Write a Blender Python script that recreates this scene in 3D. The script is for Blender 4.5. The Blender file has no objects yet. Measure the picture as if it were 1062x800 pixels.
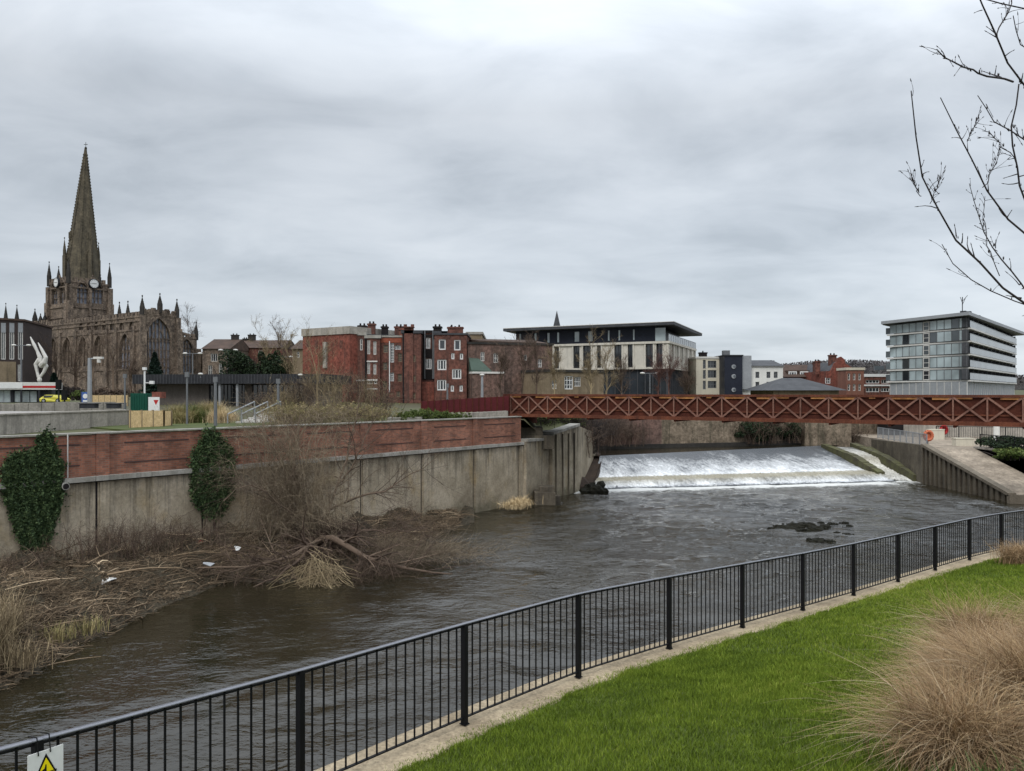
import bpy, math, random
import numpy as np
from mathutils import Vector, Matrix
rng = np.random.default_rng(7)
random.seed(7)
R = math.radians
SC = bpy.context.scene
COL = SC.collection
CZ, HOR, CX, F = 6.8, 407.0, 531.0, 800.0      # eye height over the lower river, horizon row, centre column, focal length in photo pixels
V = np.array

ORD = 'leftmost second third fourth fifth sixth seventh eighth ninth tenth eleventh twelfth thirteenth fourteenth fifteenth sixteenth seventeenth'.split()
def nth(i, n, thing, side='left'):
    return 'leftmost '+thing if i == 0 else 'rightmost '+thing if i == n-1 else ORD[i]+' '+thing+', counted from the left'
# ------------------------------------------------------------------ measuring helpers
def at(px, py, d):
    return V([(px-CX)/F*d, d, CZ-(py-HOR)/F*d])
def on(px, py, z):
    return at(px, py, (CZ-z)*F/(py-HOR))
def xz(px, d):
    return V([(px-CX)/F*d, d])

# ------------------------------------------------------------------ materials
MATS = {}
def _n(nt, t, **kw):
    n = nt.nodes.new(t)
    for k, v in kw.items(): setattr(n, k, v)
    return n
def ramp(nt, fac, stops):
    r = _n(nt, 'ShaderNodeValToRGB')
    el = r.color_ramp.elements
    while len(el) < len(stops): el.new(0.5)
    for e, (p, c) in zip(el, stops):
        e.position = p; e.color = (*c, 1) if len(c) == 3 else c
    nt.links.new(fac, r.inputs[0]); return r.outputs[0]
def noise(nt, vec, scale, detail=4, rough=0.6, sx=(1, 1, 1), dist=0.0):
    m = _n(nt, 'ShaderNodeMapping'); m.inputs['Scale'].default_value = sx
    nt.links.new(vec, m.inputs[0])
    n = _n(nt, 'ShaderNodeTexNoise'); n.inputs['Scale'].default_value = scale
    n.inputs['Detail'].default_value = detail; n.inputs['Roughness'].default_value = rough
    n.inputs['Distortion'].default_value = dist
    nt.links.new(m.outputs[0], n.inputs['Vector']); return n.outputs[0]
def mix(nt, fac, a, b, mode='MIX'):
    m = _n(nt, 'ShaderNodeMix', data_type='RGBA', blend_type=mode)
    for s, v in ((m.inputs[0], fac), (m.inputs[6], a), (m.inputs[7], b)):
        if isinstance(v, (int, float)): s.default_value = v
        elif isinstance(v, (tuple, list)): s.default_value = (*v, 1)
        else: nt.links.new(v, s)
    return m.outputs[2]
def mth(nt, op, a, b=0.0, c=None):
    m = _n(nt, 'ShaderNodeMath', operation=op)
    for s, v in zip(m.inputs, (a, b, c)):
        if v is None: continue
        if isinstance(v, (int, float)): s.default_value = v
        else: nt.links.new(v, s)
    return m.outputs[0]
def newmat(name):
    m = bpy.data.materials.new(name); m.use_nodes = True
    nt = m.node_tree; nt.nodes.clear()
    o = _n(nt, 'ShaderNodeOutputMaterial'); b = _n(nt, 'ShaderNodeBsdfPrincipled')
    nt.links.new(b.outputs[0], o.inputs[0]); MATS[name] = m
    return m, nt, b
def setbump(nt, b, h, strength, dist):
    u = _n(nt, 'ShaderNodeBump'); u.inputs['Strength'].default_value = strength
    u.inputs['Distance'].default_value = dist
    nt.links.new(h, u.inputs['Height']); nt.links.new(u.outputs[0], b.inputs['Normal'])
def coord(nt, what='Object'):
    return _n(nt, 'ShaderNodeTexCoord').outputs[what]
def surf(name, c, c2=None, rough=0.8, scale=1.5, streak=0.0, streakcol=(0.03, 0.028, 0.025), bump=0.0, bscale=20,
         bdist=0.01, metallic=0.0, spec=0.13, patch=0.5, fine=0.25):
    """A weathered surface: two base colours in patches, fine grain, optional vertical dirt streaks."""
    m, nt, b = newmat(name)
    co = coord(nt)
    c2 = c2 or tuple(x*0.7 for x in c)
    n1 = noise(nt, co, scale, 5, 0.65)
    col = ramp(nt, n1, [(0.5-0.22*1, c2), (0.5+0.22, c)]) if patch else None
    if col is None: col = mix(nt, 0.0, c, c)
    n2 = noise(nt, co, bscale, 3, 0.7)
    g = ramp(nt, n2, [(0.25, (1-fine,)*3), (0.75, (1+fine*0.4,)*3)])
    col = mix(nt, 1.0, col, g, 'MULTIPLY')
    if streak:
        ns = noise(nt, co, 1.0, 6, 0.7, (2.2, 2.2, 0.13))
        s = ramp(nt, ns, [(0.48, (0, 0, 0)), (0.72, (streak,)*3)])
        col = mix(nt, s, col, streakcol)
    nt.links.new(col, b.inputs['Base Color'])
    b.inputs['Roughness'].default_value = rough; b.inputs['Metallic'].default_value = metallic
    b.inputs['Specular IOR Level'].default_value = spec
    if bump: setbump(nt, b, n2, bump, bdist)
    return m
def brick_mat(name, c, c2, mortar, bw=0.225, bh=0.075, dark=0.4):
    m, nt, b = newmat(name)
    uv = coord(nt, 'UV'); co = coord(nt)
    t = _n(nt, 'ShaderNodeTexBrick'); nt.links.new(uv, t.inputs['Vector'])
    t.inputs['Scale'].default_value = 1.0; t.inputs['Brick Width'].default_value = bw
    t.inputs['Row Height'].default_value = bh; t.inputs['Mortar Size'].default_value = 0.006
    t.inputs['Color1'].default_value = (*c, 1); t.inputs['Color2'].default_value = (*c2, 1)
    t.inputs['Mortar'].default_value = (*mortar, 1); t.inputs['Bias'].default_value = -0.2
    n1 = noise(nt, co, 0.9, 5, 0.7)
    col = mix(nt, 1.0, t.outputs[0], ramp(nt, n1, [(0.3, (1-dark,)*3), (0.65, (1.12,)*3)]), 'MULTIPLY')
    ns = noise(nt, co, 1.0, 5, 0.7, (1.7, 1.7, 0.2))
    col = mix(nt, ramp(nt, ns, [(0.52, (0, 0, 0)), (0.75, (0.5,)*3)]), col, (0.06, 0.05, 0.04))
    nt.links.new(col, b.inputs['Base Color']); b.inputs['Roughness'].default_value = 0.9; b.inputs['Specular IOR Level'].default_value = 0.12
    setbump(nt, b, mth(nt, 'SUBTRACT', 1.0, t.outputs['Fac']), 0.5, 0.006)
    return m
def leafmat(name, cols, rough=0.6, spec=0.3, trans=0.0):
    spec = min(spec, .12)
    """Foliage, stems and blades: colour varies blade by blade through the 'rnd' attribute."""
    m, nt, b = newmat(name)
    a = _n(nt, 'ShaderNodeAttribute', attribute_name='rnd')
    k = len(cols)
    col = ramp(nt, a.outputs['Fac'], [(i/(max(1, k-1)), c) for i, c in enumerate(cols)])
    nt.links.new(col, b.inputs['Base Color']); b.inputs['Roughness'].default_value = rough
    b.inputs['Specular IOR Level'].default_value = spec
    return m
def glass(name, c=(0.03, 0.035, 0.04), rough=0.08, spec=0.8):
    m, nt, b = newmat(name)
    n1 = noise(nt, coord(nt), 0.35, 2, 0.5)
    nt.links.new(ramp(nt, n1, [(0.35, tuple(x*0.5 for x in c)), (0.65, c)]), b.inputs['Base Color'])
    b.inputs['Roughness'].default_value = rough; b.inputs['Specular IOR Level'].default_value = spec
    setbump(nt, b, noise(nt, coord(nt), 0.8, 1, 0.5), 0.15, 0.05)
    return m

# ------------------------------------------------------------------ objects
def obj(name, mesh, parent=None):
    o = bpy.data.objects.new(name, mesh); COL.objects.link(o)
    if parent is not None: o.parent = parent
    return o
def tag(o, label=None, cat=None, group=None, kind=None):
    if label: o['label'] = label
    if cat: o['category'] = cat
    if group: o['group'] = group
    if kind: o['kind'] = kind
    return o
def empty(name, loc, label, cat, group=None):
    o = bpy.data.objects.new(name, None); COL.objects.link(o)
    o.empty_display_size = 0.2
    o.location = Vector([float(x) for x in loc]); return tag(o, label, cat, group)
def copy_tree(o, parent=None):
    c = o.copy(); COL.objects.link(c); c.parent = parent
    for ch in list(o.children): copy_tree(ch, c)
    return c

SPLIT = {'hood_mould', 'kerb_joint', 'upright', 'cross_brace', 'divider', 'post', 'pilaster', 'joint', 'pile', 'timber_fender', 'chimney_pot', 'buttress', 'pinnacle', 'tower_pinnacle', 'spirelet', 'lintel', 'blocked_opening', 'downpipe', 'roof_light', 'cross_beam', 'roof_plant', 'lower_mullion', 'tower_buttress', 'lucarne'}
class MB:
    """collects faces (world coordinates) and links them as one mesh with metric UVs"""
    def __init__(s): s.v = []; s.f = []; s.m = []; s.na = 0; s.nk = 0; s.ga = []; s.gk = []
    def mark(s): s.nk += 1
    def add(s, vs, fs, mi=0):
        s.na += 1; s.ga += [s.na]*len(fs); s.gk += [s.nk]*len(fs)
        k = len(s.v); s.v += [tuple(float(q) for q in p) for p in vs]
        s.f += [tuple(k+i for i in f) for f in fs]; s.m += [mi]*len(fs)
    def poly(s, pts, mi=0): s.add(pts, [tuple(range(len(pts)))], mi)
    def box(s, x0, x1, y0, y1, z0, z1, T=None, mi=0):
        p = [(x, y, z) for z in (z0, z1) for (x, y) in ((x0, y0), (x1, y0), (x1, y1), (x0, y1))]
        if T: p = [T(*q) for q in p]
        s.add(p, [(3, 2, 1, 0), (4, 5, 6, 7), (0, 1, 5, 4), (1, 2, 6, 5), (2, 3, 7, 6), (3, 0, 4, 7)], mi)
    def prism(s, poly, z0, z1, mi=0):
        n = len(poly)
        zz0 = z0 if hasattr(z0, '__len__') else [z0]*n
        zz1 = z1 if hasattr(z1, '__len__') else [z1]*n
        p = [(x, y, zz0[i]) for i, (x, y) in enumerate(poly)] + [(x, y, zz1[i]) for i, (x, y) in enumerate(poly)]
        s.add(p, [tuple(range(n-1, -1, -1)), tuple(range(n, 2*n))] + [(i, (i+1) % n, (i+1) % n+n, i+n) for i in range(n)], mi)
    def bar(s, a, b, w, h=None, mi=0, up=(0, 0, 1)):
        """rectangular bar from a to b, w across, h along up"""
        a, b = Vector(a), Vector(b); h = h or w
        t = (b-a).normalized(); u = Vector(up)
        if abs(t.dot(u)) > 0.98: u = Vector((0, 1, 0)) if abs(t.y) < 0.9 else Vector((1, 0, 0))
        x = t.cross(u).normalized(); y = x.cross(t).normalized()
        q = [(-w/2, -h/2), (w/2, -h/2), (w/2, h/2), (-w/2, h/2)]
        p = [a+x*i+y*j for i, j in q]+[b+x*i+y*j for i, j in q]
        s.add(p, [(3, 2, 1, 0), (4, 5, 6, 7), (0, 1, 5, 4), (1, 2, 6, 5), (2, 3, 7, 6), (3, 0, 4, 7)], mi)
    def cyl(s, a, b, r0, r1=None, n=10, mi=0):
        r1 = r0 if r1 is None else r1
        a, b = Vector(a), Vector(b); t = (b-a).normalized()
        u = Vector((0, 0, 1)) if abs(t.z) < 0.9 else Vector((1, 0, 0))
        x = t.cross(u).normalized(); y = x.cross(t)
        p = []
        for c, r in ((a, r0), (b, r1)):
            for i in range(n):
                g = 2*math.pi*i/n; p.append(c+x*math.cos(g)*r+y*math.sin(g)*r)
        s.add(p, [tuple(range(n-1, -1, -1)), tuple(range(n, 2*n))] + [(i, (i+1) % n, (i+1) % n+n, i+n) for i in range(n)], mi)
    def cone(s, c, r, z0, z1, n=4, rot=0.785, mi=0):
        p = [(c[0]+math.cos(rot+2*math.pi*i/n)*r, c[1]+math.sin(rot+2*math.pi*i/n)*r, z0) for i in range(n)]+[(c[0], c[1], z1)]
        s.add(p, [tuple(range(n-1, -1, -1))]+[(i, (i+1) % n, n) for i in range(n)], mi)
    def blob(s, c, r, seed=0, n=10, mm=6, mi=0, jag=0.25):
        rr = random.Random(seed); p = []
        for j in range(mm+1):
            ph = math.pi*j/mm
            for i in range(n):
                k = 1+rr.uniform(-jag, jag)
                g = 2*math.pi*i/n
                if j in (0, mm): k = 1
                p.append((c[0]+r[0]*k*math.sin(ph)*math.cos(g), c[1]+r[1]*k*math.sin(ph)*math.sin(g), c[2]+r[2]*k*math.cos(ph)))
        s.add(p, [(j*n+i, (j+1)*n+i, (j+1)*n+(i+1) % n, j*n+(i+1) % n) for j in range(mm) for i in range(n)], mi)
    def build(s, name, mat, parent=None, smooth=False, uv=True):
        if name in SPLIT and parent is not None:
            key = s.gk if s.nk else s.ga; ids = sorted(set(key))
            if len(ids) > 1:
                o = None
                for g in ids:
                    q = MB(); fs = [f for f, k in zip(s.f, key) if k == g]; used = sorted({i for f in fs for i in f}); rm = {u: i for i, u in enumerate(used)}
                    q.v = [s.v[u] for u in used]; q.f = [tuple(rm[i] for i in f) for f in fs]; q.m = [m for m, k in zip(s.m, key) if k == g]
                    o = q.build1(name, mat, parent, smooth, uv)
                return o
        return s.build1(name, mat, parent, smooth, uv)
    def build1(s, name, mat, parent=None, smooth=False, uv=True):
        me = bpy.data.meshes.new(name)
        org = V([0., 0., 0.])
        v = np.array(s.v, float)
        if parent is not None:
            p = parent
            while p is not None:
                org += V(p.location[:]); p = p.parent
            v = v-org
        else:
            org = v.min(0)*0.5+v.max(0)*0.5; org[2] = v[:, 2].min()
            v = v-org
        me.from_pydata(v.tolist(), [], s.f)
        for m in (mat if isinstance(mat, (list, tuple)) else [mat]):
            me.materials.append(MATS[m] if isinstance(m, str) else m)
        me.polygons.foreach_set('material_index', s.m)
        if smooth: me.polygons.foreach_set('use_smooth', [True]*len(s.f))
        me.update()
        if uv:
            ul = me.uv_layers.new(name='uv'); w = v+org
            for p in me.polygons:
                n = p.normal; h = math.hypot(n.x, n.y)
                for li in p.loop_indices:
                    q = w[me.loops[li].vertex_index]
                    ul.data[li].uv = ((q[0], q[1]) if h < 0.5 else ((q[0]*-n.y+q[1]*n.x)/h, q[2]))
        o = obj(name, me, parent)
        if parent is None: o.location = Vector(org.tolist())
        return o

def npmesh(name, v, q, mat, parent=None, rnd=None, smooth=False, org=None):
    """one mesh from arrays: v (N,3), q (M,4) or (M,3); rnd (N,) goes to the 'rnd' attribute"""
    me = bpy.data.meshes.new(name)
    v = np.asarray(v, np.float32).reshape(-1, 3)
    if org is None:
        if parent is not None:
            org = V([0., 0., 0.]); p = parent
            while p is not None: org += V(p.location[:]); p = p.parent
        else:
            org = (v.min(0)+v.max(0))/2; org[2] = v[:, 2].min()
    org = np.asarray(org, np.float32)
    v = v-org
    q = np.asarray(q, np.int32); k = q.shape[1]
    me.vertices.add(len(v)); me.vertices.foreach_set('co', v.ravel())
    me.loops.add(q.size); me.loops.foreach_set('vertex_index', q.ravel())
    me.polygons.add(len(q)); me.polygons.foreach_set('loop_start', np.arange(0, q.size, k, dtype=np.int32))
    me.polygons.foreach_set('loop_total', np.full(len(q), k, np.int32))
    if smooth: me.polygons.foreach_set('use_smooth', np.ones(len(q), bool))
    me.materials.append(MATS[mat] if isinstance(mat, str) else mat)
    if rnd is not None:
        a = me.attributes.new('rnd', 'FLOAT', 'POINT'); a.data.foreach_set('value', np.asarray(rnd, np.float32))
    me.update(calc_edges=True); me.validate()
    o = obj(name, me, parent)
    if parent is None: o.location = Vector(org.tolist())
    return o

def tubes(P, Rd, n=4):
    """P (N,K,3) paths, Rd (N,K) radii -> v, quads"""
    P = np.asarray(P, float); Rd = np.asarray(Rd, float); N, K, _ = P.shape
    t = np.gradient(P, axis=1); t /= np.linalg.norm(t, axis=2, keepdims=True)+1e-9
    ref = np.zeros_like(t); ref[..., 2] = 1
    m = np.abs(t[:, :1, 2:3]) > 0.8
    ref = np.where(np.broadcast_to(m, t.shape), np.array([0.83, 0.55, 0.05]), ref)
    a = np.cross(t, ref); a /= np.linalg.norm(a, axis=2, keepdims=True)+1e-9
    b = np.cross(t, a)
    g = 2*np.pi*np.arange(n)/n
    v = P[:, :, None]+Rd[:, :, None, None]*(a[:, :, None]*np.cos(g)[None, None, :, None]+b[:, :, None]*np.sin(g)[None, None, :, None])
    i = np.arange(N)[:, None, None]*K*n; k = np.arange(K-1)[None, :, None]*n; j = np.arange(n)[None, None, :]
    jn = (j+1) % n
    q = np.stack([i+k+j, i+k+jn, i+k+n+jn, i+k+n+j], -1).reshape(-1, 4)
    return v.reshape(-1, 3), q
def ribbons(P, W, side):
    """P (N,K,3), W (N,K) half widths, side (N,3)"""
    N, K, _ = P.shape
    v = np.stack([P-side[:, None]*W[..., None], P+side[:, None]*W[..., None]], 2)
    i = np.arange(N)[:, None]*K*2; k = np.arange(K-1)[None]*2
    q = np.stack([i+k, i+k+1, i+k+3, i+k+2], -1).reshape(-1, 4)
    return v.reshape(-1, 3), q
def cards(C, size, rg=rng, flat=0.0, aspect=1.0):
    """leaf quads (kite shaped) at centres C"""
    N = len(C); a = rg.normal(size=(N, 3)); a /= np.linalg.norm(a, axis=1, keepdims=True)
    b = rg.normal(size=(N, 3)); b[:, 2] *= (1-flat); b -= a*(a*b).sum(1, keepdims=True); b /= np.linalg.norm(b, axis=1, keepdims=True)
    s = np.asarray(size).reshape(-1, 1)*rg.uniform(0.6, 1.3, (N, 1))
    v = np.stack([C-a*s*aspect, C-b*s*0.55+a*s*0.1, C+a*s*aspect, C+b*s*0.55+a*s*0.1], 1).reshape(-1, 3)
    return v, np.arange(4*N).reshape(-1, 4)
class Cat:
    """concatenates array meshes"""
    def __init__(s): s.v = []; s.q = []; s.r = []; s.n = 0
    def add(s, vq, rnd=None, per=None):
        v, q = vq
        s.v.append(v); s.q.append(q+s.n); s.n += len(v)
        s.r.append(np.full(len(v), 0.5) if rnd is None else (np.repeat(rnd, per) if per else rnd))
    def build(s, name, mat, parent=None, **k):
        return npmesh(name, np.concatenate(s.v), np.concatenate(s.q), mat, parent, rnd=np.concatenate(s.r), **k)
def bez(A, B, C, K):
    t = np.linspace(0, 1, K)[None, :, None]
    return A[:, None]*(1-t)**2+2*B[:, None]*t*(1-t)+C[:, None]*t*t
def resample(pts, K):
    pts = np.asarray(pts, float); s = np.r_[0, np.cumsum(np.linalg.norm(np.diff(pts, axis=0), axis=1))]
    # Catmull style smoothing through dense linear interpolation, then a light blur
    t = np.linspace(0, s[-1], K); out = np.stack([np.interp(t, s, pts[:, i]) for i in range(3)], 1)
    o = out.copy(); o[1:-1] = (out[:-2]+2*out[1:-1]+out[2:])/4; return o
def twigs_from(P, Rr, n, length, rg, K=5, up=0.3, spread=1.0, droop=0.0, lo=0.25, rmin=0.003, rk=0.5):
    """n side twigs per batch of parent paths P (N,K0,3) with radii Rr"""
    N, K0, _ = P.shape
    idx = rg.integers(0, N, n); u = rg.uniform(lo, 1, n)*(K0-1); k = np.minimum(u.astype(int), K0-2); f = (u-k)[:, None]
    A = P[idx, k]*(1-f)+P[idx, k+1]*f
    r = (Rr[idx, k]*(1-f[:, 0])+Rr[idx, k+1]*f[:, 0])*rk
    t = P[idx, k+1]-P[idx, k]; t /= np.linalg.norm(t, axis=1, keepdims=True)+1e-9
    d = t*0.8+rg.normal(size=(n, 3))*spread*0.6; d[:, 2] += up; d /= np.linalg.norm(d, axis=1, keepdims=True)
    L = (np.asarray(length)*rg.uniform(0.4, 1.2, n))[:, None]
    B = A+d*L*0.5+rg.normal(size=(n, 3))*L*0.08
    C = A+d*L+rg.normal(size=(n, 3))*L*0.15; C[:, 2] -= droop*L[:, 0]
    Q = bez(A, B, C, K); r = np.maximum(r, rmin)
    return Q, r[:, None]*np.linspace(1, 0.35, K)[None]
def stems(base, n, h, spread, rg, r0=0.02, K=6, droop=0.0, basew=0.2, lean=(0, 0)):
    base = np.asarray(base, float)
    A = base+np.c_[rg.normal(size=(n, 2))*basew, np.zeros(n)]
    g = rg.uniform(0, 2*np.pi, n); e = rg.uniform(0, 1, n)**0.7*spread
    H = h*rg.uniform(0.6, 1.05, n)
    C = A+np.c_[np.cos(g)*e+lean[0], np.sin(g)*e+lean[1], H*(1-droop*e/max(spread, 1e-3))]
    B = A+np.c_[np.cos(g)*e*0.3, np.sin(g)*e*0.3, H*0.75]+rg.normal(size=(n, 3))*h*0.05
    Q = bez(A, B, C, K)+rg.normal(size=(n, K, 3))*h*0.012*np.linspace(0, 1, K)[None, :, None]
    return Q, r0*rg.uniform(0.5, 1.2, n)[:, None]*np.linspace(1, 0.3, K)[None]
# ------------------------------------------------------------------ the materials
surf('concrete_cap', (0.390, 0.375, 0.338), (0.210, 0.195, 0.165), scale=1.2, streak=0.5, bump=0.4, bscale=18)
surf('concrete_pale', (0.44, 0.40, 0.345), (0.24, 0.22, 0.19), scale=1.1, streak=0.9, streakcol=(0.12, 0.11, 0.095), bump=0.3, bscale=10, fine=.35)
surf('kerb_stone', (0.46, 0.375, 0.255), (0.23, 0.18, 0.12), scale=1.5, rough=0.85, bump=0.7, bscale=22, bdist=0.015, fine=0.5, streak=0)
surf('paving', (0.33, 0.31, 0.29), (0.24, 0.225, 0.21), scale=0.8, bump=0.2, bscale=20)
surf('ramp_concrete', (0.42, 0.35, 0.27), (0.15, 0.12, 0.09), scale=0.6, bump=0.3, bscale=6, fine=0.5)
surf('pile_concrete', (0.140, 0.119, 0.087), (0.063, 0.052, 0.040), scale=1.0, streak=0.9, bump=0.4, bscale=8)
surf('pile_cap', (0.20, 0.17, 0.13), (0.11, 0.092, 0.07), scale=1.2, bump=0.4, bscale=12, fine=.4)
surf('moss_stone', (0.115, 0.115, 0.05), (0.055, 0.048, 0.036), scale=1.3, bump=0.7, bscale=8, bdist=0.05)
surf('wet_rock', (0.020, 0.019, 0.011), (0.008, 0.008, 0.006), scale=3, rough=0.8, spec=.15, bump=0.8, bscale=9, bdist=0.05)
#BP (0.375, 0.168, 0.119), (0.250, 0.104, 0.076), (0.250, 0.240, 0.204), dark=0.35)
brick_mat('brick_parapet', (0.33, 0.135, 0.085), (0.17, 0.078, 0.056), (0.20, 0.165, 0.135), dark=0.5)
surf('shop_pane', (0.52, 0.58, 0.56), (0.25, 0.28, 0.29), scale=0.7, rough=0.2, bscale=3)  # pale colour paints in the bright interior behind the panes
surf('slot_dark', (0.085, 0.055, 0.05), rough=0.8)
surf('old_stone', (0.308, 0.237, 0.178), (0.068, 0.054, 0.045), scale=0.8, streak=0.9, streakcol=(0.050, 0.042, 0.037), bump=0.8, bscale=3.2, bdist=0.15, fine=0.6)
surf('spire_stone', (0.15, 0.125, 0.085), (0.055, 0.048, 0.035), scale=0.5, streak=0.7, bump=0.6, bscale=3, bdist=0.1, fine=0.5)
surf('dark_stone', (0.05, 0.045, 0.04), (0.025, 0.024, 0.022), scale=0.6, bump=0.4, bscale=3, bdist=0.05)
surf('lead_window', (0.25, 0.265, 0.31), (0.13, 0.135, 0.16), scale=1.6, rough=0.35, bscale=5)
surf('brick_red', (0.292, 0.090, 0.063), (0.162, 0.062, 0.046), scale=0.5, streak=0.6, streakcol=(0.05,0.035,0.03), bump=0.3, bscale=3, fine=0.75)
surf('brick_brown', (0.231, 0.094, 0.068), (0.094, 0.050, 0.041), scale=0.55, streak=0.8, streakcol=(0.033, 0.028, 0.026), bump=0.3, bscale=3, fine=0.75)
surf('brick_light', (0.26, 0.12, 0.085), (0.17, 0.08, 0.06), scale=0.5, streak=0.3, bscale=6)
surf('brick_orange', (0.33, 0.10, 0.055), (0.22, 0.07, 0.045), scale=0.5, streak=0.3, bscale=6)
def quay_mat():
    m, nt, b = newmat('concrete_wall'); co = coord(nt); uv = coord(nt, 'UV')
    sp = _n(nt, 'ShaderNodeSeparateXYZ'); nt.links.new(uv, sp.inputs[0])
    base = ramp(nt, noise(nt, co, .38, 7, .74), [(.34, (.19, .155, .11)), (.5, (.31, .262, .19)), (.66, (.44, .375, .285))])
    och = ramp(nt, noise(nt, co, .8, 4, .6, (1, 1, .7)), [(.56, (0, 0, 0)), (.72, (.6,)*3)]); base = mix(nt, och, base, (.30, .215, .10))
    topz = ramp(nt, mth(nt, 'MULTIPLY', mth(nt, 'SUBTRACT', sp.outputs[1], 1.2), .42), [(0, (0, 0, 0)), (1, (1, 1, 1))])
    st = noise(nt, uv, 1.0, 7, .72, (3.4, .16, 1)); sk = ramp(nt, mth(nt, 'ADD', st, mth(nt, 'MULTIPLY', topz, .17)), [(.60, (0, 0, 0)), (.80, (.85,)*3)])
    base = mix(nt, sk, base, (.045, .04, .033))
    st2 = noise(nt, uv, 1.3, 5, .65, (4, .3, 1)); base = mix(nt, ramp(nt, st2, [(.62, (0, 0, 0)), (.8, (.4,)*3)]), base, (.42, .38, .31))
    low = ramp(nt, mth(nt, 'ADD', mth(nt, 'MULTIPLY', sp.outputs[1], -.55), mth(nt, 'MULTIPLY', noise(nt, co, 1.2, 5, .7), 1.5)), [(.35, (0, 0, 0)), (.8, (.65,)*3)])
    base = mix(nt, low, base, (.085, .08, .05))
    g = noise(nt, co, 9, 5, .75); base = mix(nt, 1.0, base, ramp(nt, g, [(.3, (.72,)*3), (.7, (1.12,)*3)]), 'MULTIPLY')
    nt.links.new(base, b.inputs['Base Color']); b.inputs['Roughness'].default_value = .92; b.inputs['Specular IOR Level'].default_value = .2
    setbump(nt, b, g, .6, .03)
quay_mat()
surf('brick_old', (0.238, 0.140, 0.112), (0.105, 0.077, 0.063), scale=0.3, streak=0.8, bump=0.3, bscale=3, fine=0.75)
surf('brick_tan', (0.26, 0.20, 0.135), (0.16, 0.125, 0.08), scale=0.5, streak=0.5, bscale=5)
surf('near_black', (0.022, 0.018, 0.018), (0.012, 0.011, 0.011), scale=0.8)
surf('river_stone', (0.33, 0.26, 0.19), (0.10, 0.078, 0.055), scale=0.9, streak=1.0, streakcol=(0.04, 0.04, 0.025), bump=0.8, bscale=4, bdist=0.1, fine=0.6)
surf('slate', (0.075, 0.077, 0.082), (0.04, 0.041, 0.045), scale=0.8, rough=0.6, bscale=4)
surf('roof_brown', (0.10, 0.065, 0.05), (0.05, 0.037, 0.03), scale=0.8, bscale=4)
surf('render_cream', (0.60, 0.55, 0.44), (0.50, 0.46, 0.37), scale=0.3, streak=0.25, streakcol=(0.25, 0.23, 0.19), bscale=6, fine=0.1)
surf('render_white', (0.72, 0.71, 0.66), (0.62, 0.61, 0.57), scale=0.3, streak=0.2, streakcol=(0.3, 0.3, 0.28), bscale=6, fine=0.1)
surf('panel_cream', (0.56, 0.52, 0.45), (0.47, 0.44, 0.38), scale=0.35, streak=0.35, streakcol=(0.2, 0.19, 0.17), bscale=3, fine=0.12)
surf('white_trim', (0.594, 0.576, 0.540), (0.504, 0.486, 0.450), scale=1, bscale=8, fine=0.1, rough=0.5)
surf('white_paint', (0.663, 0.663, 0.646), (0.595, 0.595, 0.578), scale=2, bscale=10, fine=0.08, rough=0.45)
surf('navy_clad', (0.026, 0.030, 0.042), (0.018, 0.02, 0.03), scale=0.5, rough=0.4, bscale=5)
surf('charcoal', (0.035, 0.036, 0.04), (0.022, 0.023, 0.026), scale=0.7, rough=0.6, bscale=6)
surf('grey_clad', (0.30, 0.31, 0.32), (0.24, 0.25, 0.26), scale=0.5, rough=0.5, bscale=4, fine=0.12)
surf('brown_block', (0.155, 0.135, 0.12), (0.11, 0.095, 0.085), scale=0.6, bscale=7, streak=0.2)
surf('brown_dark', (0.06, 0.045, 0.042), (0.04, 0.032, 0.03), scale=0.6, bscale=7)
surf('rust', (0.197, 0.067, 0.036), (0.082, 0.030, 0.020), scale=0.9, rough=0.85, bscale=14, fine=0.45, bump=0.3, streak=0.6, streakcol=(0.037, 0.016, 0.013))
surf('rust_light', (0.303, 0.165, 0.118), (0.161, 0.076, 0.057), scale=1.1, rough=0.85, bscale=14, fine=0.4, streak=.4)
surf('rust_orange', (0.62, 0.30, 0.10), (0.20, 0.075, 0.035), scale=1.6, rough=0.8, bscale=12)
surf('rust_dark', (0.105, 0.032, 0.019), (0.055, 0.018, 0.013), scale=0.8, rough=0.9, bscale=9, fine=0.4)
surf('red_fence', (0.115, 0.02, 0.022), (0.075, 0.016, 0.018), scale=0.9, rough=0.6, bscale=8)
surf('black_metal', (0.006, 0.006, 0.007), (0.003, 0.003, 0.0035), scale=4, rough=0.6, bscale=60, spec=0.2)
surf('rail_grey', (0.16, 0.165, 0.19), (0.11, 0.115, 0.13), scale=3, rough=0.35, bscale=50, spec=0.8)
surf('galv', (0.34, 0.35, 0.36), (0.25, 0.26, 0.27), scale=2, rough=0.45, bscale=20, metallic=0.3)
surf('pole_grey', (0.16, 0.165, 0.17), (0.12, 0.125, 0.13), scale=2, rough=0.5, bscale=20)
surf('osb', (0.85, 0.62, 0.34), (0.55, 0.38, 0.19), scale=7, bscale=24, fine=0.35)
surf('green_steel', (0.012, 0.085, 0.055), (0.01, 0.06, 0.04), scale=1, rough=0.5)
surf('green_roof', (0.077, 0.110, 0.088), (0.055, 0.077, 0.061), scale=1, rough=0.6)
surf('red_paint', (0.45, 0.03, 0.03), (0.38, 0.025, 0.025), scale=2, rough=0.5)
surf('orange_paint', (0.55, 0.16, 0.08), (0.42, 0.12, 0.06), scale=2, rough=0.5)
surf('yellow_paint', (0.55, 0.50, 0.08), (0.48, 0.43, 0.06), scale=2, rough=0.4)
surf('sign_yellow', (0.75, 0.62, 0.01), (0.72, 0.58, 0.01), scale=2, rough=0.4, fine=0.05)
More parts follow.
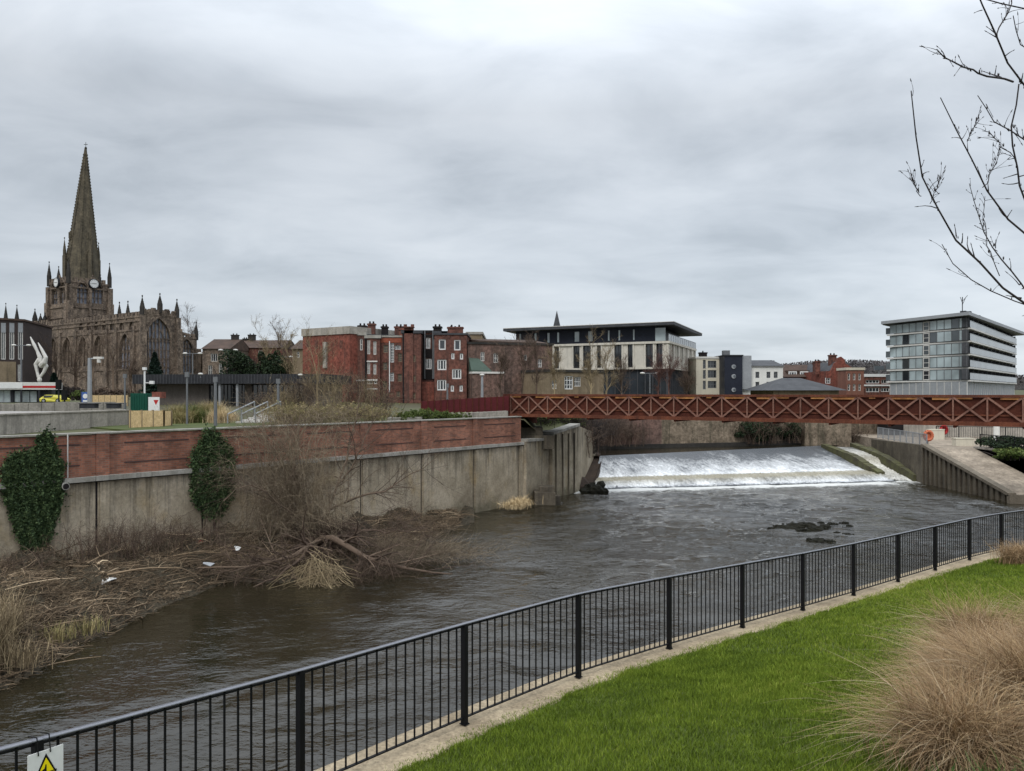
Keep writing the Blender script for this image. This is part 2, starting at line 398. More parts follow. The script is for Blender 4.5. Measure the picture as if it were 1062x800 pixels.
surf('blue_paint', (0.07, 0.13, 0.34), (0.05, 0.10, 0.28), scale=2, rough=0.4)
surf('purple_paint', (0.16, 0.05, 0.32), rough=0.5)
surf('black_ink', (0.01, 0.01, 0.01), rough=0.6)
surf('tyre', (0.015, 0.015, 0.015), rough=0.8)
surf('soil', (0.065, 0.045, 0.032), (0.035, 0.025, 0.02), scale=1.5, bump=0.8, bscale=12, bdist=0.05)
surf('bank_mud', (0.085, 0.070, 0.048), (0.030, 0.026, 0.018), scale=1.2, bump=1.0, bscale=9, bdist=0.08, fine=0.6)
surf('lawn_base', (0.088, 0.114, 0.022), (0.056, 0.074, 0.016), scale=0.9, bump=0.5, bscale=30, bdist=0.02)
surf('grass_far', (0.085, 0.105, 0.03), (0.05, 0.06, 0.022), scale=0.8, bscale=8, bump=0.4)
surf('ground_far', (0.10, 0.11, 0.05), (0.07, 0.06, 0.04), scale=0.05, bscale=1)
surf('hill_wood', (0.06, 0.05, 0.045), (0.035, 0.032, 0.028), scale=0.05, bscale=0.6, fine=0.5, bump=1, bdist=2)
glass('glass_dark')
glass('glass_mid', (0.10, 0.115, 0.125), 0.12, 0.8)
glass('glass_pale', (0.42, 0.49, 0.50), 0.12, 1.0)
glass('glass_teal', (0.035, 0.042, 0.05), 0.1, 0.8)
glass('glass_rail', (0.13, 0.15, 0.16), 0.15, 1.0)
leafmat('ivy', [(0.014, 0.024, 0.011), (0.042, 0.068, 0.03), (0.085, 0.125, 0.05), (0.15, 0.18, 0.08)], 0.6, 0.25)
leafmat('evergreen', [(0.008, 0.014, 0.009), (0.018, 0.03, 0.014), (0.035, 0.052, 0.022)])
leafmat('fir', [(0.006, 0.013, 0.010), (0.014, 0.028, 0.017)])
leafmat('twig_tan', [(0.07, 0.052, 0.034), (0.19, 0.145, 0.088), (0.38, 0.30, 0.18)], 0.85)
leafmat('twig_brown', [(0.045, 0.032, 0.026), (0.095, 0.066, 0.05), (0.17, 0.125, 0.09)], 0.85)
leafmat('twig_grey', [(0.065, 0.05, 0.036), (0.16, 0.125, 0.088), (0.31, 0.25, 0.17)], 0.85)
leafmat('twig_dark', [(0.025, 0.02, 0.019), (0.055, 0.045, 0.04)], 0.85)
leafmat('twig_red', [(0.075, 0.04, 0.035), (0.14, 0.075, 0.06)], 0.85)
leafmat('bark_near', [(0.03, 0.025, 0.026), (0.055, 0.046, 0.045)], 0.8)
leafmat('debris', [(0.043, 0.031, 0.020), (0.130, 0.094, 0.061), (0.259, 0.190, 0.123), (0.475, 0.370, 0.247)], 0.9)
leafmat('hill_twig', [(0.075, 0.068, 0.07), (0.10, 0.09, 0.088)])  # twigs greyed and lightened: distance haze is put into the colour
leafmat('lawn_blade', [(0.058, 0.090, 0.010), (0.112, 0.162, 0.015), (0.175, 0.230, 0.028), (0.292, 0.299, 0.068)], 0.7, 0.12)
leafmat('sedge', [(0.121, 0.069, 0.036), (0.216, 0.135, 0.072), (0.319, 0.217, 0.114), (0.449, 0.336, 0.189)], 0.7, 0.3)
leafmat('sedge_pale', [(0.187, 0.128, 0.076), (0.357, 0.272, 0.170), (0.510, 0.416, 0.281)], 0.7, 0.3)
leafmat('strap_leaf', [(0.03, 0.07, 0.012), (0.07, 0.13, 0.03)], 0.45, 0.5)
leafmat('dry_grass', [(0.12, 0.13, 0.04), (0.24, 0.20, 0.09), (0.36, 0.28, 0.15)], 0.8)
leafmat('pale_reed', [(0.40, 0.30, 0.17), (0.6, 0.47, 0.28)], 0.8)
leafmat('green_shrub', [(0.03, 0.05, 0.012), (0.07, 0.10, 0.025), (0.12, 0.14, 0.04)], 0.7)
# ------------------------------------------------------------------ camera, sky, sun
cam = bpy.data.cameras.new('camera'); camo = bpy.data.objects.new('camera', cam); COL.objects.link(camo); SC.camera = camo
cam.sensor_width = 36; cam.lens = 36*F/1062; cam.clip_start = 0.1; cam.clip_end = 9000
camo.location = (0, 0, CZ); camo.rotation_euler = (R(90), 0, 0); cam.shift_y = (HOR-400)/1062
SC.view_settings.view_transform = 'Standard'; SC.view_settings.look = 'None'
SC.view_settings.gamma = 1; SC.view_settings.exposure = 0.6
SUN_EL, SUN_AZ = R(48), R(205)
w = bpy.data.worlds.new('World'); SC.world = w; w.use_nodes = True
nt = w.node_tree; nt.nodes.clear()
out = _n(nt, 'ShaderNodeOutputWorld'); bg = _n(nt, 'ShaderNodeBackground'); nt.links.new(bg.outputs[0], out.inputs[0])
bg.inputs[1].default_value = 0.10
sky = _n(nt, 'ShaderNodeTexSky', sky_type='NISHITA'); sky.sun_disc = False
sky.sun_elevation = SUN_EL; sky.sun_rotation = SUN_AZ
g = _n(nt, 'ShaderNodeTexCoord').outputs['Generated']
sp = _n(nt, 'ShaderNodeSeparateXYZ'); nt.links.new(g, sp.inputs[0])
zz = mth(nt, 'ADD', mth(nt, 'MAXIMUM', sp.outputs[2], 0.0), 0.20)
cb = _n(nt, 'ShaderNodeCombineXYZ')
nt.links.new(mth(nt, 'DIVIDE', sp.outputs[0], zz), cb.inputs[0]); nt.links.new(mth(nt, 'DIVIDE', sp.outputs[1], zz), cb.inputs[1])
c1 = noise(nt, cb.outputs[0], 0.75, 5, 0.5, (0.9, 1.1, 1), 0.5)
c2 = noise(nt, cb.outputs[0], 2.2, 7, 0.55, (0.85, 1.2, 1), 0.4)
cf = mth(nt, 'ADD', mth(nt, 'MULTIPLY', c1, 0.55), mth(nt, 'MULTIPLY', c2, 0.45))
cloud = ramp(nt, cf, [(0.37, (3.0, 3.3, 3.65)), (0.45, (3.8, 4.12, 4.5)), (0.53, (4.5, 4.82, 5.2)), (0.61, (5.05, 5.35, 5.7))])
low = ramp(nt, sp.outputs[2], [(0.0, (1, 1, 1)), (0.14, (0.6,)*3), (0.34, (0, 0, 0))])
cloud = mix(nt, mth(nt, 'MULTIPLY', low, 0.42), cloud, (4.6, 5.1, 5.55))
gd = ramp(nt, mth(nt, 'ADD', mth(nt, 'MULTIPLY', sp.outputs[0], 0.5), 0.5), [(0.15, (0.88,)*3), (0.8, (1.05,)*3)])
cloud = mix(nt, 1.0, cloud, gd, 'MULTIPLY')
zen = ramp(nt, sp.outputs[2], [(0.34, (1, 1, 1)), (0.72, (2.9,)*3)])
cloud = mix(nt, 1.0, cloud, zen, 'MULTIPLY')
fin = mix(nt, 0.93, sky.outputs[0], cloud)
nt.links.new(fin, bg.inputs[0])
sl = bpy.data.lights.new('sun', 'SUN'); sl.energy = 1.1; sl.angle = R(30); sl.color = (1, 0.965, 0.92)
so = bpy.data.objects.new('sun', sl); COL.objects.link(so)
sd = Vector((math.sin(SUN_AZ)*math.cos(SUN_EL), math.cos(SUN_AZ)*math.cos(SUN_EL), math.sin(SUN_EL)))
so.rotation_euler = sd.to_track_quat('Z', 'Y').to_euler(); so.location = (0, -20, 40)

# ------------------------------------------------------------------ water
def attr_pt(o, name, val):
    a = o.data.attributes.new(name, 'FLOAT', 'POINT'); a.data.foreach_set('value', np.asarray(val, np.float32))
def gridq(nx, ny):
    i = np.arange(ny-1)[:, None]*nx+np.arange(nx-1)[None]
    return np.stack([i, i+1, i+1+nx, i+nx], -1).reshape(-1, 4)
def water_mat(name):
    m, nt, b = newmat(name); co = coord(nt)
    fo = _n(nt, 'ShaderNodeAttribute', attribute_name='foam').outputs['Fac']
    f1 = noise(nt, co, 1.1, 6, 0.75, (1, 0.8, 1), 0.6); f2 = noise(nt, co, 5.0, 4, 0.7)
    ff = mth(nt, 'ADD', mth(nt, 'MULTIPLY', f1, 0.65), mth(nt, 'MULTIPLY', f2, 0.35))
    mk = mth(nt, 'MULTIPLY', mth(nt, 'SUBTRACT', mth(nt, 'ADD', ff, mth(nt, 'MULTIPLY', fo, 0.8)), 0.78), 5.0)
    mk = ramp(nt, mk, [(0, (0, 0, 0)), (1, (1, 1, 1))])
    mud = ramp(nt, noise(nt, co, 0.12, 3), [(0.35, (0.013, 0.011, 0.006)), (0.65, (0.022, 0.018, 0.010))])
    nt.links.new(mix(nt, mk, mud, (0.58, 0.58, 0.55)), b.inputs['Base Color'])
    nt.links.new(mth(nt, 'ADD', mth(nt, 'MULTIPLY', mk, 0.6), 0.06), b.inputs['Roughness'])
    b.inputs['IOR'].default_value = 1.333; b.inputs['Specular IOR Level'].default_value = 1.0
    # ripples: long swell, cross chop and fine wrinkles; the calmer lee of the debris bank has less
    calm = _n(nt, 'ShaderNodeAttribute', attribute_name='chop').outputs['Fac']
    a1 = noise(nt, co, 0.75, 2, 0.5, (0.75, 1.0, 1), 1.2)
    a2 = noise(nt, co, 2.4, 3, 0.55, (0.7, 1.1, 1), 0.9)
    a3 = noise(nt, co, 9.0, 2, 0.6, (0.6, 1.2, 1), 0.3)
    pt = noise(nt, co, 0.16, 3, 0.6)
    h = mth(nt, 'ADD', mth(nt, 'MULTIPLY', a1, 0.6), mth(nt, 'ADD', mth(nt, 'MULTIPLY', a2, 0.5), mth(nt, 'MULTIPLY', a3, 0.17)))
    amp = mth(nt, 'MULTIPLY', calm, mth(nt, 'ADD', mth(nt, 'MULTIPLY', ramp(nt, pt, [(0.38, (0, 0, 0)), (0.62, (1, 1, 1))]), 0.95), 0.3))
    h = mth(nt, 'MULTIPLY', h, amp)
    u = _n(nt, 'ShaderNodeBump'); u.inputs['Strength'].default_value = 1.0; u.inputs['Distance'].default_value = 0.30
    nt.links.new(h, u.inputs['Height']); nt.links.new(u.outputs[0], b.inputs['Normal'])
water_mat('river_water')
WAMP = 1.15

xs = np.r_[np.arange(-34, -14, .5), np.arange(-14, 33, .125), np.arange(33, 44.1, .5)]
ys = [2.0]
while ys[-1] < 60.5: ys.append(ys[-1]+max(.06, min(.16, ys[-1]*.0042)))
ys = np.array(ys); gx, gy = np.meshgrid(xs, ys)
gw = np.random.default_rng(12)
def waves(x, y):
    wx = x+.35*np.sin(y*.53+1.1*np.sin(x*.31))+.2*np.sin(x*.9+y*.4); wy = y+.35*np.sin(x*.47+.9*np.sin(y*.37))+.2*np.sin(y*.8-x*.5)
    h = np.zeros_like(x)
    for k in range(46):
        lam = .42*(3.6/.42)**gw.uniform(0, 1)**1.25; a = gw.normal(-1.45, .85); kx, ky = 2*np.pi/lam*math.cos(a), 2*np.pi/lam*math.sin(a)
        s_ = np.sin(kx*wx+ky*wy+gw.uniform(0, 6.28)); h += (lam**1.15)*.0032*(s_+.25*s_*np.abs(s_))
    return h
chopf = np.clip((gx+8.0+0.05*(gy-20))/9, 0.26, 1)
ptch = .62+.38*np.sin(gx*.33+1.7*np.sin(gy*.21))*np.sin(gy*.29+1.3*np.sin(gx*.27))
wz = waves(gx, gy)*chopf*ptch*WAMP
v = np.c_[gx.ravel(), gy.ravel(), wz.ravel()]
riv = npmesh('river', v, gridq(len(xs), len(ys)), 'river_water', smooth=True)
tag(riv, 'brown rippled river below the weir reflecting grey sky', kind='structure')
FOOT_L, FOOT_R = V([5.4, 53.9]), V([29.4, 58.7])
fd = (FOOT_R-FOOT_L)/np.linalg.norm(FOOT_R-FOOT_L); fn = V([-fd[1], fd[0]])
du = (v[:, :2]-FOOT_L)@fd; dn = -((v[:, :2]-FOOT_L)@fn)
foam = .85*np.exp(-np.clip(dn, 0, None)/1.2)*((du > -1.5) & (du < 23.5))*1.0
foam += 0.30*np.exp(-np.clip(dn, 0, None)/5)*((du > -3) & (du < 27))
foam += 0.5*np.exp(-((v[:, 0]-30.0)**2)/4)*np.exp(-np.clip(59.5-v[:, 1], 0, 99)/2.0)
attr_pt(riv, 'foam', np.clip(foam, 0, 1))
sb = np.clip((v[:, 0]+8.0+0.05*(v[:, 1]-20))/9, 0.3, 1)      # lee of the left bank is nearly flat
attr_pt(riv, 'chop', sb*np.clip(0.55+0.45*(v[:, 1]-8)/25, 0.4, 1.1))

xs = np.arange(-12, 44.1, 1.0); ys = np.arange(56, 90.1, 1.0); gx, gy = np.meshgrid(xs, ys)
cy = 60.6+(gx-6.9)*(72.2-60.6)/(29.2-6.9)
gy2 = np.maximum(gy, cy-0.02)*1.0
gy2 = cy-0.02+(ys[:, None]-56)/34*(92-cy)
v = np.c_[gx.ravel(), gy2.ravel(), np.full(gx.size, 1.8)]
up = npmesh('upper_river', v, gridq(len(xs), len(ys)), 'river_water', smooth=True)
tag(up, 'calm dark river pool above the weir crest', kind='structure')
attr_pt(up, 'foam', np.zeros(len(v))); attr_pt(up, 'chop', np.full(len(v), 0.35))
mb = MB(); mb.box(-60, 90, 1, 100, -1.2, -0.6); tag(mb.build('river_bed', 'bank_mud'), kind='structure')

# ------------------------------------------------------------------ the weir: a broad sloping face, a ledge and a foaming foot
def weir_mat():
    m, nt, b = newmat('weir_water'); co = coord(nt)
    wh = _n(nt, 'ShaderNodeAttribute', attribute_name='foam').outputs['Fac']
    tn = _n(nt, 'ShaderNodeAttribute', attribute_name='tan').outputs['Fac']
    mp = _n(nt, 'ShaderNodeMapping'); mp.inputs['Rotation'].default_value = (0, 0, R(-24)); nt.links.new(co, mp.inputs[0])
    s1 = noise(nt, mp.outputs[0], 1.0, 7, 0.72, (1.7, 0.42, 0.3), 0.9); s2 = noise(nt, co, 6, 5, 0.7, (1, 0.45, 0.6), 0.6)
    s3 = noise(nt, co, 0.35, 3, 0.6)
    f = mth(nt, 'ADD', mth(nt, 'ADD', mth(nt, 'MULTIPLY', s1, 0.6), mth(nt, 'MULTIPLY', s2, 0.28)), mth(nt, 'MULTIPLY', s3, 0.5))
    k = ramp(nt, mth(nt, 'MULTIPLY', mth(nt, 'SUBTRACT', mth(nt, 'ADD', f, wh), 1.08), 2.4), [(0, (0, 0, 0)), (0.9, (1, 1, 1))])
    base = mix(nt, tn, (0.075, 0.082, 0.09), (0.27, 0.24, 0.165))
    top = mix(nt, tn, (0.78, 0.79, 0.79), (0.62, 0.58, 0.47))
    nt.links.new(mix(nt, k, base, top), b.inputs['Base Color']); b.inputs['Roughness'].default_value = 0.3
    u = _n(nt, 'ShaderNodeBump'); u.inputs['Strength'].default_value = 0.8; u.inputs['Distance'].default_value = 0.12
    nt.links.new(mth(nt, 'ADD', s1, s2), u.inputs['Height']); nt.links.new(u.outputs[0], b.inputs['Normal'])
weir_mat()
def weir_sheet(name, L, Rr, prof, nu, jag, label):
    """L, Rr: crest->mid->foot points down either side; prof: (fraction, z, foam, tan)"""
    fr = [p[0] for p in prof]; T = np.linspace(0, 1, 70); U = np.linspace(0, 1, nu)
    def side(S, t):
        s = [0, 0.55, 1.0]; return np.stack([np.interp(t, s, [q[i] for q in S]) for i in (0, 1)], -1)
    a = side(L, T); b = side(Rr, T)
    P = a[:, None]*(1-U)[None, :, None]+b[:, None]*U[None, :, None]
    Z = np.interp(T, fr, [p[1] for p in prof])[:, None]+np.zeros(nu)
    W = np.interp(T, fr, [p[2] for p in prof])[:, None]+np.zeros(nu); N = np.interp(T, fr, [p[3] for p in prof])[:, None]+np.zeros(nu)
    W = W+0.10*(0.5-U)[None]*np.clip(1.3-T[:, None]*1.5, 0, 1)+rng.normal(0, 0.04, W.shape)
    tb = np.interp(T, fr, [p[4] for p in prof])[:, None]
    Z = Z+rng.normal(0, 1, Z.shape)*tb*jag
    o = npmesh(name, np.concatenate([P, Z[..., None]], 2).reshape(-1, 3), gridq(nu, 70), 'weir_water', smooth=True)
    attr_pt(o, 'foam', W.ravel()); attr_pt(o, 'tan', N.ravel()); tag(o, label, kind='structure'); return o
weir_sheet('weir', [(6.9, 60.6), (6.2, 57.3), tuple(FOOT_L)], [(29.1, 72.1), (29.1, 62.8), (29.3, 58.7)],
           [(0, 1.81, 0.30, 0, 0), (0.02, 1.74, 0.28, 0, 0), (0.12, 1.5, 0.38, 0, .1), (0.28, 1.15, 0.50, 0, .2), (0.45, 0.7, 0.58, 0, .3), (0.55, 0.5, 0.70, 0, .6), (0.59, .47, 0.42, .9, .7), (0.75, .42, 0.36, 1, .6), (0.80, .34, .5, .5, .7), (0.87, 0.06, 0.66, 0, 1), (0.92, 0.05, 0.62, 0, 1), (1, 0.015, 0.30, 0, .3)],
           260, 0.045, 'broad sloping weir with white water running down to a foaming foot')
weir_sheet('water_chute', [(29.3, 71.0), (29.3, 65), (29.2, 59.6)], [(31.1, 70.4), (31.0, 64.5), (30.7, 59.0)],
           [(0, 1.79, 0.4, .2, 0), (0.3, 1.5, .5, .6, .4), (0.5, 1.25, .45, .8, .6), (0.55, .8, .7, .7, 1), (0.75, .45, .6, .7, 1), (1, 0.03, 0.6, .5, .8)],
           40, 0.05, 'narrow chute of cream white water between mossy walls')

def mossy_wall(pts, zt, wd, label):
    mb = MB()
    for i in range(len(pts)-1):
        a, b = V(pts[i], ), V(pts[i+1]); t = (b-a)/np.linalg.norm(b-a); n = V([-t[1], t[0]])*wd/2
        K = 7
        for k in range(K):
            p = a+(b-a)*k/K; q = a+(b-a)*(k+1)/K; j = random.uniform(-.03, .03)
            z0 = zt[i]+(zt[i+1]-zt[i])*k/K+random.uniform(-.05, .04); z1 = zt[i]+(zt[i+1]-zt[i])*(k+1)/K
            mb.prism([tuple(p-n*(1+j)), tuple(q-n*(1-j)), tuple(q+n), tuple(p+n)], -0.5, [z0, z1, z1, z0])
    return tag(mb.build('weir_wall', 'moss_stone'), label, 'wall', 'mossy walls beside the chute')
mossy_wall([(28.9, 71.4), (28.9, 65.0), (29.0, 60.6)], [2.05, 1.5, 0.55], 0.6, 'low mossy wall between the weir and the narrow chute')
mossy_wall([(31.4, 71.0), (31.2, 64.6), (30.9, 58.8)], [2.15, 1.55, 0.5], 0.6, 'low mossy wall right of the chute, next to the slipway')

# ------------------------------------------------------------------ the near bank: fence line, kerb, lawn
FK = [(-7.3, -2.2, -2.8), (-6.3, 0.0, -2.85), (-5.2, 1.55, -2.95), (-4.12, 3.15, -3.08), (-2.92, 4.75, -3.25), (-1.76, 6.4, -3.42), (-.5, 8.06, -3.526), (.825, 9.71, -3.64), (2.29, 11.26, -3.80), (3.81, 12.77, -3.95), (5.36, 14.23, -4.08),
      (6.91, 15.61, -4.17), (8.5, 16.99, -4.23), (10.04, 18.3, -4.28), (11.65, 19.66, -4.33), (13.18, 20.8, -4.37), (14.9, 21.85, -4.4), (16.65, 22.8, -4.42), (18.5, 23.6, -4.44), (20.4, 24.2, -4.45), (22.3, 24.7, -4.45)]
FK = V(FK, )*1.0; FK[:, 2] += CZ
fs = np.r_[0, np.cumsum(np.linalg.norm(np.diff(FK[:, :2], axis=0), axis=1))]
dsn = np.linspace(0, fs[-1], 240)
FL = np.stack([np.interp(dsn, fs, FK[:, i]) for i in range(3)], 1)
for _ in range(3): FL[2:-2] = (FL[:-4]+FL[1:-3]+FL[2:-2]+FL[3:-1]+FL[4:])/5
ft = np.gradient(FL[:, :2], axis=0); ft /= np.linalg.norm(ft, axis=1, keepdims=True)
FN = np.c_[ft[:, 1], -ft[:, 0]]                      # towards the camera
def bankpt(s, n, z=None):
    """s metres along the fence line, n metres in from it (towards the camera)"""
    p = np.stack([np.interp(s, dsn, FL[:, i]) for i in range(3)], -1); m = np.stack([np.interp(s, dsn, FN[:, i]) for i in range(2)], -1)
    n = np.asarray(n, float)
    h = np.interp(n, [-1, 0.24, 0.36, 3, 5.2, 6.6, 9, 14], [0, 0.02, 0.05, 0.5, 1.0, 1.7, 2.0, 2.1])
    return np.stack([p[..., 0]+m[..., 0]*n, p[..., 1]+m[..., 1]*n, p[..., 2]+h], -1)
def strip(name, n0, n1, kn, mat, dz0=0, dz1=0, kind='structure', label=None, jag=0.0, s0=0, s1=None, smooth=True):
    S = np.linspace(s0, s1 or dsn[-1], 260); NN = np.linspace(0, 1, kn)
    A, B = np.meshgrid(S, NN, indexing='ij')
    v = bankpt(A.ravel(), (n0+(n1-n0)*B).ravel()); v[:, 2] += dz0+(dz1-dz0)*B.ravel()+rng.normal(0, 1, B.size)*jag
    return tag(npmesh(name, v, gridq(kn, 260), mat, smooth=smooth), label, kind=kind)
strip('lawn', 0.24, 14, 60, 'lawn_base', label='mown green lawn sloping down to the riverside railing', jag=0.006)
# kerb: a coping slab with front and back faces, then the river wall under it
S = np.linspace(0, dsn[-1], 300); mbk = []
prof = [(0.34, -0.35), (0.30, 0.0), (0.25, 0.045), (-0.30, 0.05), (-0.34, 0.04), (-0.36, -0.12), (-0.28, -0.13), (-0.28, -3.9)]
v = np.stack([bankpt(S, np.full(len(S), n)) for n, z in prof], 1)
for k, (n, z) in enumerate(prof): v[:, k, 2] = np.interp(S, dsn, FL[:, 2])+z
v[:, 1:4, 2] += (rng.normal(0, 1, (300, 1))*0.003)
ke = npmesh('kerb', v.reshape(-1, 3), gridq(len(prof), 300), 'kerb_stone'); tag(ke, 'buff stone coping under the black railing', kind='structure')

for k in range(0):
    s_k = 4.0+k*1.05; z_ = np.interp(s_k, dsn, FL[:, 2]); mb = MB()
    a_, b_ = bankpt(s_k, .35), bankpt(s_k, -.31); c_, d_ = bankpt(s_k+.012, -.31), bankpt(s_k+.012, .35)
    mb.add([(p_[0], p_[1], z_+.056) for p_ in (a_, b_, c_, d_)]+[(p_[0], p_[1], z_+.02) for p_ in (a_, b_, c_, d_)], [(0, 1, 2, 3), (0, 4, 5, 1), (2, 6, 7, 3), (1, 5, 6, 2), (3, 7, 4, 0)])
    o_ = mb.build('kerb_joint', 'bank_mud', ke)
# grass blades of the lawn
def lawn_blades(n, smin, smax, nmin, nmax, h, wd, name):
    s = rng.uniform(smin, smax, n); m = rng.uniform(nmin, nmax, n)
    b = bankpt(s, m); b[:, 2] += 0.003
    keep = (b[:, 1] > 2.5) & (b[:, 0]/b[:, 1] > -0.35) & (b[:, 0]/b[:, 1] < 0.86)
    wv = np.sin(s*3.1+2*np.sin(s*1.3))*.5+np.sin(s*9.7+m*8)*.3; keep &= ~((m < .30+.10*wv) & (rng.uniform(size=n) < .8)); b = b[keep]; m = m[keep]; n = len(b)
    g = rng.uniform(0, 2*np.pi, n); hh = h*rng.uniform(0.5, 1.25, n); ln = rng.uniform(0.1, 0.8, n)*hh
    patch = 0.5+0.5*np.sin(b[:, 0]*1.7+1.3*np.sin(b[:, 1]*1.1))*np.sin(b[:, 1]*1.9+np.sin(b[:, 0]*0.8))
    hh *= 0.8+0.35*patch
    d = np.c_[np.cos(g), np.sin(g)]
    K = 3; t = np.linspace(0, 1, K)
    P = np.zeros((n, K, 3)); P[:, :, :2] = b[:, None, :2]+d[:, None]*(ln[:, None]*t[None]**2)[..., None]; P[:, :, 2] = b[:, 2:3]+hh[:, None]*t[None]
    side = np.c_[-d[:, 1], d[:, 0], np.zeros(n)]
    a = rng.uniform(0, np.pi, n); side = np.c_[np.cos(a), np.sin(a), np.zeros(n)]
    vq = ribbons(P, wd*rng.uniform(0.7, 1.3, n)[:, None]*V([1, 0.8, 0.12])[None], side)
    low = 0.5+0.5*np.sin(b[:, 0]*0.55+b[:, 1]*0.35+2.2*np.sin(b[:, 1]*0.3))
    fib = 0.5+0.5*np.sin(b[:, 0]*5.3+2*np.sin(b[:, 1]*4.1))*np.sin(b[:, 1]*6.1+1.7*np.sin(b[:, 0]*3.3))
    r = np.clip(rng.beta(1.6, 2.4, n)*0.74+.22*(rng.uniform(size=n) < .05)+.12*np.exp(-(m-.25)/.25)+0.16*patch+0.30*(fib-.5)+0.30*(low-0.45), 0, 1)
    c = Cat(); c.add(vq, r, 2*K)
    return tag(c.build(name, 'lawn_blade'), 'short green blades of the mown lawn', 'grass', kind='stuff')
lawn_blades(330000, 5.0, 17, 0.24, 6.0, 0.05, 0.0032, 'grass')
lawn_blades(130000, 15, 30, 0.24, 5.0, 0.055, 0.005, 'grass')
# ragged grass lip over the kerb
lawn_blades(42000, 5, 28, 0.13, 0.30, 0.05, 0.0035, 'grass')

# ------------------------------------------------------------------ the black riverside railing
PK = [bankpt(np.interp(i, range(len(FK)), fs), 0.0) for i in range(2, 19)]
PKs = [np.interp(i, range(len(FK)), fs) for i in range(2, 19)]
fe = empty('riverside_railing', PK[4], 'long black metal railing with vertical bars along the river edge', 'railing')
for i, p in enumerate(PK):
    p = np.ravel(p); mb = MB(); t = V([np.interp(PKs[i], dsn, ft[:, 0]), np.interp(PKs[i], dsn, ft[:, 1])]); nn = V([-t[1], t[0]])
    T = lambda x, y, z, p=p, t=t, nn=nn: (p[0]+t[0]*x+nn[0]*y, p[1]+t[1]*x+nn[1]*y, p[2]+z)
    mb.box(-.025, .025, -.03, .03, 0.05, 1.085, T); mb.box(-.035, .035, -.04, .04, 0.045, 0.055, T)
    mb.build('post', 'black_metal', fe)
ss = np.linspace(PKs[0]-1, PKs[-1]+0.2, 200)
rp = bankpt(ss, np.zeros(200)); rp[:, 2] = np.interp(ss, PKs, [np.ravel(p)[2] for p in PK])+1.10
mb = MB(); mt = np.gradient(rp, axis=0); mt /= np.linalg.norm(mt, axis=1, keepdims=True)
sd_ = np.c_[-mt[:, 1], mt[:, 0], np.zeros(200)]
hr = np.stack([rp-sd_*0.025-V([0, 0, .01]), rp+sd_*0.025-V([0, 0, .01]), rp+sd_*0.025, rp-sd_*0.025], 1)
i = np.arange(199)[:, None]*4; j = np.arange(4)[None]; jn = (j+1) % 4
npmesh('handrail', hr.reshape(-1, 3), np.stack([i+j, i+jn, i+4+jn, i+4+j], -1).reshape(-1, 4), 'rail_grey', fe)
for i in range(len(PK)-1):
    a, b = np.ravel(PK[i]), np.ravel(PK[i+1]); mb = MB(); NB = 17
    for k in range(1, NB):
        s = PKs[i]+(PKs[i+1]-PKs[i])*k/NB; p = np.ravel(bankpt(s, 0.0)); p[2] = a[2]+(b[2]-a[2])*k/NB
        mb.bar((p[0], p[1], p[2]+0.12), (p[0], p[1], p[2]+1.09), 0.013, 0.013, up=(b[0]-a[0], b[1]-a[1], 0))
    for k in range(6):
        s0 = PKs[i]+(PKs[i+1]-PKs[i])*k/6; s1 = PKs[i]+(PKs[i+1]-PKs[i])*(k+1)/6
        p = np.ravel(bankpt(s0, 0.0)); q = np.ravel(bankpt(s1, 0.0))
        p[2] = a[2]+(b[2]-a[2])*k/6; q[2] = a[2]+(b[2]-a[2])*(k+1)/6
        for h_ in (0.115, 1.07): mb.bar((p[0], p[1], p[2]+h_), (q[0], q[1], q[2]+h_), 0.03, 0.012)
    mb.build('bar_panel', 'black_metal', fe)

# warning sign tied to the rail: white board, yellow triangle with a black edge
s28 = None
fq = lambda s: np.ravel(bankpt(s, 0.05))
cand = np.linspace(PKs[0], PKs[6], 4000); cp = bankpt(cand, np.full(4000, 0.05)); pxs = CX+F*cp[:, 0]/np.maximum(cp[:, 1], .1)
sA = cand[np.argmin(abs(pxs-28.5))]; sB = cand[np.argmin(abs(pxs-65.5))]
A, B = fq(sA), fq(sB); t = (B-A); t[2] = 0; Lw = np.linalg.norm(t[:2]); t /= Lw
ztopA = np.interp(sA, PKs, [np.ravel(p)[2] for p in PK])+1.03; ztopB = np.interp(sB, PKs, [np.ravel(p)[2] for p in PK])+1.045
nn = V([t[1], -t[0]])
SW, SH = Lw, 0.42
def S3(x, z, y=0.0):
    zt = ztopA+(ztopB-ztopA)*x/SW
    return (A[0]+t[0]*x+nn[0]*y, A[1]+t[1]*x+nn[1]*y, zt+z)
sg = empty('warning_sign', (A[0], A[1], ztopA-SH), 'white board with a yellow warning triangle tied to the black railing', 'sign')
def splate(pts, y0, y1, mat, name):
    mb = MB(); n = len(pts); p = [S3(x, z, y0) for x, z in pts]+[S3(x, z, y1) for x, z in pts]
    mb.add(p, [tuple(range(n-1, -1, -1)), tuple(range(n, 2*n))]+[(i, (i+1) % n, (i+1) % n+n, i+n) for i in range(n)])
    return mb.build(name, mat, sg)
splate([(0, -SH), (SW, -SH), (SW, 0), (0, 0)], 0.0, 0.006, 'white_paint', 'board')
cxs = SW*0.50; tw = SW*0.47; th = 0.205
splate([(cxs-tw, -0.02-th), (cxs+tw, -0.02-th), (cxs, -0.02)], 0.006, 0.009, 'black_ink', 'triangle_border')
splate([(cxs-tw*0.83, -0.02-th*0.93), (cxs+tw*0.83, -0.02-th*0.93), (cxs, -0.02-th*0.13)], 0.009, 0.0115, 'sign_yellow', 'triangle')
